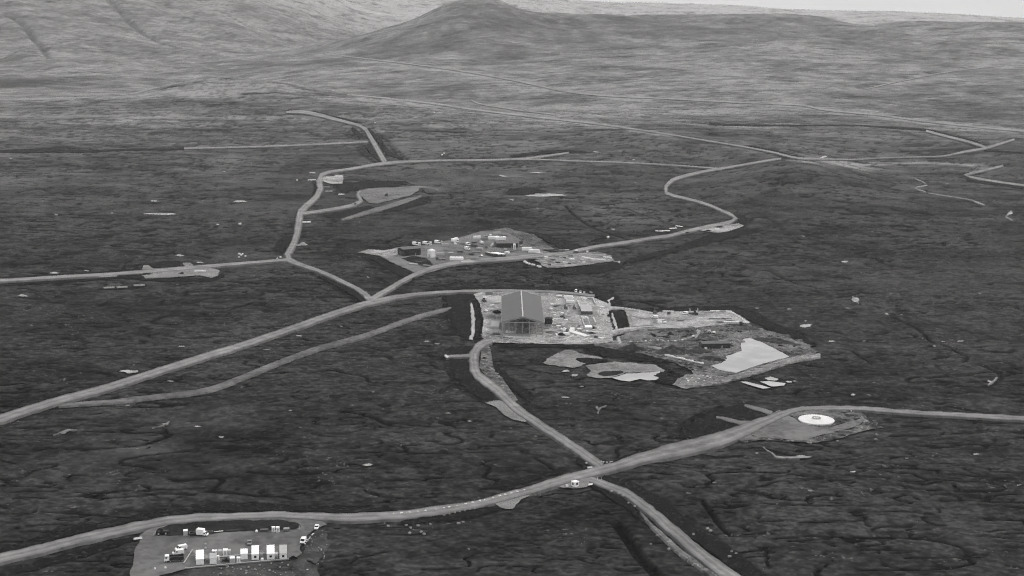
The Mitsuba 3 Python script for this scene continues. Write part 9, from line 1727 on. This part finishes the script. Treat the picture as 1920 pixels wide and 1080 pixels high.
@lru_cache(None)
def b_skip(L=3.6, W=1.8, H=1.4, paint='dark_grey', fill='mid_grey'):
    e = .45
    t = .08
    sides = [prism([(-L / 2 + e, 0), (L / 2 - e, 0), (L / 2, H), (-L / 2, H)], t, off=s * W / 2) for s in (-1, 1)]
    out = [('tub', cat_(*sides, bx(0, 0, .06, L - 2 * e, W, .08), bx(-L / 2 + e / 2, 0, H / 2, t, W, H * 1.03, ry=-math.atan2(e, H)), bx(L / 2 - e / 2, 0, H / 2, t, W, H * 1.03, ry=math.atan2(e, H))), paint),
           ('rim', cat_(*[bx(0, s * W / 2, H, L + .1, .14, .1) for s in (-1, 1)], *[bx(s * L / 2, 0, H + .01, .14, W - .14, .1) for s in (-1, 1)]), fill)]
    return out


@lru_cache(None)
def b_container(L=6.0, W=2.44, H=2.6, paint='white_paint', roof=None):
    n = int(L / .5)
    ribs = [bx(-L / 2 + (k + .5) * L / n, s * (W / 2 + .02), H / 2 + .1, .2, .05, H - .3) for k in range(n) for s in (-1, 1)]
    posts = [bx(a * (L / 2 - .05), b * (W / 2 - .05), H / 2 + .05, .16, .16, H + .04) for a in (-1, 1) for b in (-1, 1)]
    out = [('wall', cat_(bx(0, 0, H / 2 + .1, L - .04, W - .02, H - .14), *ribs), paint), ('frame', cat_(*posts), paint),
           ('roof', cat_(bx(0, 0, H + .06, L, W, .06), *[bx(-L / 2 + (k + .5) * L / n, 0, H + .1, .2, W - .3, .04) for k in range(n)]), roof or paint)]
    for s in (-1, 1):
        out.append(('door', bx(-L / 2 - .02, s * W * .235, H / 2 + .1, .06, W * .44, H - .35), paint))
        out.append(('door__lock_rod', bx(-L / 2 - .07, s * W * .12, H / 2 + .1, .05, .05, H - .4), 'galvanised'))
    return out


@lru_cache(None)
def b_stack(L=4.0, W=2.4, n=5, t=.22, mat='light_grey', seed=0):
    r = np.random.default_rng(seed)
    out = [('bearer', bx(x * L * .35, 0, .08, .15, W, .16), 'timber') for x in (-1, 0, 1)]
    for k in range(n):
        out.append(('panel', bx(r.uniform(-.12, .12), r.uniform(-.1, .1), .16 + t * (k + .5), L * r.uniform(.9, 1), W * r.uniform(.88, 1), t * .86, rz=r.uniform(-.03, .03)), mat))
    return out


@lru_cache(None)
def b_pipes(L=8.0, n=6, r=.35, mat='light_grey', seed=0):
    g = np.random.default_rng(seed)
    out, k, row = [], 0, 0
    base_n = max(1, math.ceil(n * .6))
    while k < n:
        for j in range(base_n - row):
            if k < n:
                y = (j - (base_n - row - 1) / 2) * r * 2.05
                dx = g.uniform(-.2, .2)
                out.append(('pipe', cyl((-L / 2 + dx, y, r + row * r * 1.75 + .1), (L / 2 + dx, y, r + row * r * 1.75 + .1), r, 8), mat))
                k += 1
        row += 1
    out += [('bearer', bx(s * L * .3, 0, .05, .15, base_n * r * 2.1, .1), 'timber') for s in (-1, 1)]
    return out


@lru_cache(None)
def b_boulder(seed=0, mat='concrete'):
    m = trimesh.creation.icosphere(2, 1.0)
    v = m.vertices
    k = 1 + .55 * (meshkit.fbm(v * 1.3 + seed * 3.7, 3, seed) - .5)
    m.vertices = v * k[:, None] * np.array([1.15, .9, .7]) + [0, 0, .45]
    return [('', m, mat)]


@lru_cache(None)
def b_kerbblock(L=2.2, mat='concrete'):
    m = trimesh.creation.extrude_polygon(Polygon([(-.3, 0), (.3, 0), (.3, .2), (.13, .45), (.1, .85), (-.1, .85), (-.13, .45), (-.3, .2)]), L, engine='earcut')
    v = m.vertices
    m.vertices = np.c_[v[:, 2] - L / 2, v[:, 0], v[:, 1]]
    return [('', m, mat)]


@lru_cache(None)
def b_heap(a=8.0, b=5.0, h=3.0, mat='rubble_dark', seed=0):
    n, k = 40, 14
    t = np.arange(n) * 2 * np.pi / n
    V, F = [], []
    for j in range(k):
        q = j / (k - 1)
        rr = 1 - q
        p = np.stack([a * rr * np.cos(t), b * rr * np.sin(t), np.full(n, 0.)], -1)
        nz = meshkit.fbm(np.c_[p[:, :2] / 2.2, np.full(n, seed * 5.1)], 3, seed) - .5
        nb = meshkit.fbm(np.c_[np.cos(t) * 1.4, np.sin(t) * 1.4, np.full(n, seed * 2.)], 2, seed + 3) - .5
        p[:, :2] *= (1 + .5 * nb)[:, None]
        p[:, 2] = h * (1 - rr ** 1.25) - .5 * rr + nz * h * .45
        V.append(p)
    V = np.vstack(V)
    ix = np.arange(n * k).reshape(k, n)
    nx = np.roll(ix, -1, 1)
    q = np.stack([ix[:-1], nx[:-1], nx[1:], ix[1:]], -1).reshape(-1, 4)
    f = np.vstack([q[:, [0, 1, 2]], q[:, [0, 2, 3]]])
    return [('', trimesh.Trimesh(V, f, process=False), mat)]


@lru_cache(None)
def b_shed(L=18.0, W=12.0, H=6.5, rise=1.2, wall='dark_cladding', roof='ribbed_grey', door=1):
    n = int(L / 1.5)
    ribs = [bx(-L / 2 + (k + .5) * L / n, s * (W / 2 + .03), H / 2, .25, .06, H) for k in range(n) for s in (-1, 1)]
    body = prism([(-W / 2, 0), (W / 2, 0), (W / 2, H), (0, H + rise), (-W / 2, H)], L)
    v = body.vertices
    body.vertices = np.c_[v[:, 1], v[:, 0], v[:, 2]]
    body.invert()
    out = [('wall', cat_(body, *ribs), wall)]
    for s in (-1, 1):
        sl = math.atan2(rise, W / 2)
        w2 = (W / 2 + .3) / math.cos(sl)
        m = trimesh.creation.box((L + .6, w2, .14))
        m.apply_transform(trimesh.transformations.rotation_matrix(-s * sl, (1, 0, 0)))
        m.apply_translation((0, s * (W / 4 + .15), H + rise / 2 + .05))
        out.append(('roof', m, roof))
    out.append(('ridge_cap', bx(0, 0, H + rise + .16, L + .6, .5, .1), roof))
    if door:
        out.append(('door', bx(-L / 2 - .04, 0, 2.2, .08, 4.2, 4.4), 'dark_grey'))
        out.append(('door', bx(L * .2, -W / 2 - .09, 1.05, 1.0, .08, 2.1), 'mid_grey'))
    return out


@lru_cache(None)
def b_silo(S=5.4, H=7.2):
    out = [('wall', cat_(bx(0, 0, H / 2, S, S, H), *[bx(-S / 2 + (k + .5) * S / 6, s * (S / 2 + .03), H / 2, .12, .06, H) for k in range(6) for s in (-1, 1)],
                         *[bx(s * (S / 2 + .03), -S / 2 + (k + .5) * S / 6, H / 2, .06, .12, H) for k in range(6) for s in (-1, 1)]), 'white_paint')]
    p = trimesh.convex.convex_hull(np.array([[a * (S / 2 + .1), b * (S / 2 + .1), H] for a in (-1, 1) for b in (-1, 1)] + [[a * S * .2, b * S * .2, H + 1.1] for a in (-1, 1) for b in (-1, 1)]))
    out.append(('roof', p, 'white_paint'))
    out.append(('door', bx(-S / 2 - .05, 0, 1.6, .08, 2.4, 3.2), 'light_grey'))
    return out


@lru_cache(None)
def b_marquee(L=13.0, W=4.0, H=3.4):
    n = 12
    body = prism([(-W / 2, 0), (W / 2, 0), (W / 2, H * .65), (W * .3, H * .93), (0, H), (-W * .3, H * .93), (-W / 2, H * .65)], L)
    v = body.vertices
    body.vertices = np.c_[v[:, 1], v[:, 0], v[:, 2]]
    body.invert()
    hoops = []
    for k in range(n):
        m = prism([(-W / 2 - .06, 0), (W / 2 + .06, 0), (W / 2 + .06, H * .66), (W * .31, H * .95), (0, H + .07), (-W * .31, H * .95), (-W / 2 - .06, H * .66)], .16)
        v = m.vertices
        m.vertices = np.c_[v[:, 1] - L / 2 + .2 + k * (L - .4) / (n - 1), v[:, 0], v[:, 2]]
        m.invert()
        hoops.append(m)
    return [('cover', body, 'white_paint'), ('hoop', cat_(*hoops), 'white_paint'), ('door', bx(-L / 2 - .04, 0, 1.1, .06, 1.6, 2.2), 'light_grey')]


@lru_cache(None)
def b_turbine_base(R=10.6):
    def rev(pr, n=72):
        return trimesh.creation.revolve(np.array(pr), sections=n)
    bolts = [cyl((2.35 * math.cos(a), 2.35 * math.sin(a), 1.2), (2.35 * math.cos(a), 2.35 * math.sin(a), 1.75), .09, 6) for a in np.arange(48) * math.pi / 24]
    ring = rev([(2.05, 1.2), (2.6, 1.2), (2.6, 1.38), (2.05, 1.38), (2.05, 1.2)], 48)
    return [('slab', rev([(0, -.6), (R, -.6), (R, .42), (R - .25, .5), (3.3, 1.0), (0, 1.02)]), 'concrete'),
            ('pedestal', rev([(0, .95), (3.0, .95), (3.0, 1.2), (0, 1.2)], 48), 'concrete'), ('anchor_ring', ring, 'light_grey'), ('anchor_bolts', cat_(*bolts), 'mid_grey'),
            ('duct', bx(0, 0, 1.24, 1.2, 1.2, .12, rz=.5), 'mid_grey')]


@lru_cache(None)
def b_kiosk(S=3.0, H=2.7):
    out = [('wall', bx(0, 0, H / 2 + .2, S, S, H), 'white_paint'), ('roof', cat_(bx(0, 0, H + .27, S + .2, S + .2, .16), bx(0, 0, H + .4, S * .6, S * .6, .12)), 'white_paint'), ('skid', cat_(bx(0, S * .35, .1, S, .25, .2), bx(0, -S * .35, .1, S, .25, .2)), 'dark_grey')]
    for a, (x, y, sx, sy) in enumerate(((-S / 2 - .02, 0, .06, 1.15), (0, -S / 2 - .02, 1.15, .06))):
        out.append(('window', bx(x, y, H * .62 + .2, sx, sy, 1.1), 'window_glass'))
    out.append(('door', bx(S / 2 + .02, 0, 1.2, .06, .9, 2.0), 'light_grey'))
    return out


@lru_cache(None)
def b_gen(L=2.2, W=1.3, H=1.4, paint='light_grey'):
    return [('housing', cat_(bx(0, 0, H / 2 + .2, L, W, H), bx(0, 0, H + .25, L * .9, W * .85, .1)), paint), ('skid', cat_(*[bx(0, s * W * .4, .1, L + .3, .15, .2) for s in (-1, 1)]), 'black'),
            ('louvre', cat_(*[bx(-L / 2 - .03, 0, .5 + .18 * k, .06, W * .7, .08) for k in range(5)]), 'dark_grey'), ('exhaust', cyl((L * .3, 0, H + .2), (L * .3, 0, H + .7), .08, 8), 'dark_grey')]


@lru_cache(None)
def b_bag(mat='white_paint', s=1.0):
    m = trimesh.creation.icosphere(2, 1.0)
    v = m.vertices
    v = np.sign(v) * np.abs(v) ** .6
    m.vertices = v * np.array([.55, .55, .5]) * s + [0, 0, .45 * s]
    return [('sack', m, mat), ('strap', cat_(*[cyl((a * .35 * s, b * .35 * s, .85 * s), (0, 0, 1.25 * s), .04, 5) for a in (-1, 1) for b in (-1, 1)]), 'light_grey')]


@lru_cache(None)
def b_walk(L=10.0, W=1.1, mat='light_grey'):
    n = max(3, int(L / .5))
    return [('deck', cat_(*[bx(-L / 2 + (k + .5) * L / n, 0, .42, L / n - .05, W, .06) for k in range(n)]), mat), ('bearer', cat_(*[bx(0, s * W * .4, .3, L, .12, .18) for s in (-1, 1)]), 'timber'),
            ('leg', cat_(*[bx(-L / 2 + .3 + k * (L - .6) / 3, s * W * .4, .1, .12, .14, .22) for k in range(4) for s in (-1, 1)]), 'timber')]


@lru_cache(None)
def b_wall(L=20.0, H=.7, t=.35, mat='mid_grey'):
    n = max(2, int(L / 2.5))
    return [('panel', bx(-L / 2 + (k + .5) * L / n, 0, H / 2, L / n - .1, t, H), mat) for k in range(n)] + [('coping', bx(0, 0, H + .05, L, t + .12, .1), 'light_grey')]


@lru_cache(None)
def b_frame(L=6.0, W=3.0, H=2.4, mat='galvanised'):
    out = []
    for a in (-1, 1):
        for b in (-1, 1):
            out.append(('post', bx(a * L / 2, b * W / 2, H / 2, .2, .2, H), mat))
    out.append(('rail', cat_(*[bx(0, b * W / 2, z, L, .16, .16) for b in (-1, 1) for z in (.5, H)], *[bx(a * L / 2, 0, H + .01, .16, W, .16) for a in (-1, 0, 1)]), mat))
    out.append(('brace', cat_(*[cyl((-L / 2, b * W / 2, .1), (L / 2, b * W / 2, H), .08, 6) for b in (-1, 1)]), mat))
    return out


@lru_cache(None)
def b_drum(r=1.0, w=1.0, mat='timber'):
    fl = [cyl((0, s * w / 2, r), (0, s * w / 2 + s * .1, r), r, 20) for s in (-1, 1)]
    return [('flange', m, mat) for m in fl] + [('cable', cyl((0, -w / 2, r), (0, w / 2, r), r * .72, 16), 'black')]


@lru_cache(None)
def b_post(H=1.4, plate=1):
    out = [('post', cyl((0, 0, 0), (0, 0, H), .09, 8), 'white_paint')]
    if plate:
        out.append(('plate', bx(.1, 0, H - .25, .04, .9, .6), 'white_paint'))
    return out


@lru_cache(None)
def b_slab(L=12.0, W=4.0, H=.5, mat='concrete'):
    n = max(2, int(L / 3))
    return [('slab', bx(-L / 2 + (k + .5) * L / n, 0, H / 2 + .006 * (k % 2), L / n - .06, W, H), mat) for k in range(n)]


@lru_cache(None)
def b_found(L=30.0, W=11.0, t=.8, H=.7):
    """strip foundation of a building not yet raised: walls, cross walls, starter piers"""
    out = [('strip', bx(0, s * W / 2, H / 2, L, t, H), 'light_grey' if s > 0 else 'mid_grey') for s in (-1, 1)]
    out += [('cross_wall', bx(-L / 2 + (k + .5) * L / 5, 0, H / 2 - .01, t * .7, W - t, H - .05), 'light_grey') for k in range(5)]
    out += [('pier', bx(-L / 2 + (k + .5) * L / 9, 0, H * .5, .7, .7, H + .3), 'concrete') for k in range(9)]
    return out


@lru_cache(None)
def b_hall(W=30.6, L=100.0, H=11.3, rise=4.1):
    """x runs across the open gable (centre 0), y away from it"""
    out = []
    h = W / 2
    out.append(('floor', bx(0, L / 2, -.6, W + .4, L, 1.3), 'light_grey'))
    nb = 11
    ys = [.35 + (L - .7) * k / (nb - 1) for k in range(nb)]
    sl = math.atan2(rise, h)
    Ls = h / math.cos(sl)
    for k, y in enumerate(ys):
        for s in (-1, 1):
            out.append(('column', bx(s * (h - .35), y, H / 2, .7, .7, H), 'galvanised'))
            m = trimesh.creation.box((Ls - .2, .38, .65))
            m.apply_transform(trimesh.transformations.rotation_matrix(s * sl, (0, 1, 0)))
            m.apply_translation((s * h / 2, y, H + rise / 2 - .45))
            out.append(('rafter', m, 'galvanised'))
    for s in (-1, 1):
        n = 20
        for k in range(n):
            m = trimesh.creation.box((Ls + .55, L / n - .03, .16))
            m.apply_transform(trimesh.transformations.rotation_matrix(s * sl, (0, 1, 0)))
            m.apply_translation((s * (h / 2 + .25), L * (k + .5) / n, H + rise / 2 + .02))
            out.append(('roof_panel', m, 'roof_sheet'))
        out.append(('side_wall', cat_(bx(s * (h + .12), L * .75, H / 2 + .2, .18, L * .5, H - .4), *[bx(s * (h + .23), L * .5 + (k + .5) * L * .5 / 32, H / 2 + .2, .06, .35, H - .4) for k in range(32)]), 'roof_sheet'))
        out.append(('gutter', bx(s * (h + .55), L / 2, H - .15, .35, L, .3), 'mid_grey'))
    out.append(('ridge_light', bx(0, L / 2, H + rise + .22, .9, L, .2), 'light_grey'))
    for k in range(1, 6):
        x = -h + W * k / 6
        out.append(('gable_post', bx(x, .35, H / 2, .45, .45, H - .05), 'galvanised'))
        out.append(('gable_strut', bx(x, .35, H + (rise * (1 - abs(x) / h)) / 2 - .2, .35, .35, rise * (1 - abs(x) / h) - .4), 'galvanised'))
    out.append(('eaves_beam', bx(0, .35, H - .3, W - 1.4, .5, .6), 'galvanised'))
    out.append(('brace', cat_(cyl((-h * .67, .75, .3), (-h * .33, .75, H - .5), .16, 6), cyl((h * .33, .75, .3), (h * .67, .75, H - .5), .16, 6)), 'galvanised'))
    out.append(('gable_brace', cat_(*[cyl((s * h * .33, .75, H), (0, .75, H + rise - .7), .16, 6) for s in (-1, 1)]), 'galvanised'))
    for k in range(3):
        out.append(('floor_slab', bx(-W * .3 + k * W * .3, L * .18 + 2 * k, .09, 7, 12, .06), 'concrete' if k == 0 else 'mid_grey'))
    return out


BUILD = {k[2:]: v for k, v in list(globals().items()) if k.startswith('b_')}
_ply = {}


def ply_of(mesh, mat):
    k = (id(mesh), mat)
    if k not in _ply:
        _ply[k] = mikit.ply(mesh, mat, smooth=30 if len(mesh.faces) > 40 else False)
    return _ply[k]


NAME = {'cube': 'site_cabin', 'kerbblock': 'kerb_block', 'gen': 'generator', 'bag': 'bulk_bag', 'walk': 'walkway', 'wall': 'retaining_wall', 'frame': 'scaffold', 'drum': 'cable_drum', 'post': 'sign_post', 'slab': 'concrete_slab',
        'found': 'strip_foundation', 'hall': 'steel_hall', 'artic': 'lorry', 'tipper': 'tipper_lorry', 'boxtruck': 'box_truck', 'stack': 'panel_stack', 'pipes': 'pipe_stack', 'heap': 'spoil_heap', 'silo': 'silo_house', 'loader': 'wheel_loader',
        'kiosk': 'gate_cabin', 'cabin': 'site_cabin'}


def place(kind, x, y, rot, args, label, cat, group=None, sc=1.0, name=None, dz=0.0):
    key = key_for(name or NAME.get(kind, kind))
    z = ground(x, y) + lift(y, 2.6) - .05 + dz
    M = T().translate([x, y, float(z)]).rotate([0, 0, 1], rot)
    if sc != 1.0:
        M = M.scale(sc)
    seen = {}
    last = {}
    for path, mesh, mat in BUILD[kind](*args):
        if path == '':
            k = key
        else:
            segs = path.split('__')
            if len(segs) == 1:
                n = seen.get(path, 0)
                seen[path] = n + 1
                last[path] = path if n == 0 else f'{path}_{n:03d}'
                k = f'{key}__{last[path]}'
            else:
                par = last[segs[0]]
                q = f'{par}__{segs[1]}'
                n = seen.get(q, 0)
                seen[q] = n + 1
                k = f'{key}__{q}' + ('' if n == 0 else f'_{n:03d}')
        scene[k] = {**ply_of(mesh, mat), 'to_world': M}
    labels[key] = {'label': label, 'category': cat}
    if group:
        labels[key]['group'] = group
    return key


def ordinal(n):
    one = 'first second third fourth fifth sixth seventh eighth ninth tenth eleventh twelfth thirteenth fourteenth fifteenth sixteenth seventeenth eighteenth nineteenth'.split()
    if n < 20:
        return one[n - 1]
    t, u = divmod(n, 10)
    return ('twentieth', 'thirtieth', 'fortieth')[t - 2] if u == 0 else ('twenty-', 'thirty-', 'forty-')[t - 2] + one[u - 1]


for o in OBJ:
    if o[0] == 'row':
        _, kind, argl, label, cat, group, name, pts = o
        for n, (x, y, rot, sc) in enumerate(sorted(pts, key=lambda p: p[0] / p[1])):
            place(kind, x, y, rot, argl[n % len(argl)], f'{label}, {ordinal(n + 1)} from the left', cat, group, sc, name)
    else:
        place(*o)

# loose stone too small to count: one mesh for each spread
_rock = [trimesh.creation.icosphere(0, 1.0) for _ in range(5)]
for n, m in enumerate(_rock):
    m.vertices *= rng.uniform(.6, 1.2, (len(m.vertices), 1)) * np.array([1.1, .9, .65])
for n, (label, mat, dens_, size, poly) in enumerate(RUBBLE):
    g = Polygon(poly).buffer(0)
    x0, y0, x1, y1 = g.bounds
    N = int(g.area * dens_)
    P = rng.uniform([x0, y0], [x1, y1], (int(N * (x1 - x0) * (y1 - y0) / g.area) + 1, 2))
    shapely.prepare(g)
    P = P[shapely.contains_xy(g, P[:, 0], P[:, 1])]
    P = P[noise2(P[:, 0], P[:, 1], 9, 50 + n, 2) > .42]
    Z = base(P[:, 0], P[:, 1]) + lift(P[:, 1], 1.5)
    V, F = [], []
    c = 0
    for (x, y), z in zip(P, Z):
        m = _rock[rng.integers(5)]
        s_ = size * rng.uniform(.35, 1.0) ** 1.5
        a = rng.uniform(0, 6.28)
        v = m.vertices * s_
        V.append(np.c_[v[:, 0] * math.cos(a) - v[:, 1] * math.sin(a) + x, v[:, 0] * math.sin(a) + v[:, 1] * math.cos(a) + y, v[:, 2] + z + .2 * s_])
        F.append(m.faces + c)
        c += len(v)
    k = key_for('rubble')
    scene[k] = mikit.ply((np.vstack(V), np.vstack(F)), mat)
    labels[k] = {'label': label, 'kind': 'stuff'}

# ------------------------------------------------------------------ haze
scene['haze'] = {'type': 'cube', 'to_world': T().translate([0, 9800, 35]).scale([16000, 12000, 445]), 'bsdf': {'type': 'null'}, 'interior': {'type': 'ref', 'id': 'haze_air'}}
labels['haze'] = {'label': 'thin grey haze over the moor', 'kind': 'stuff'}
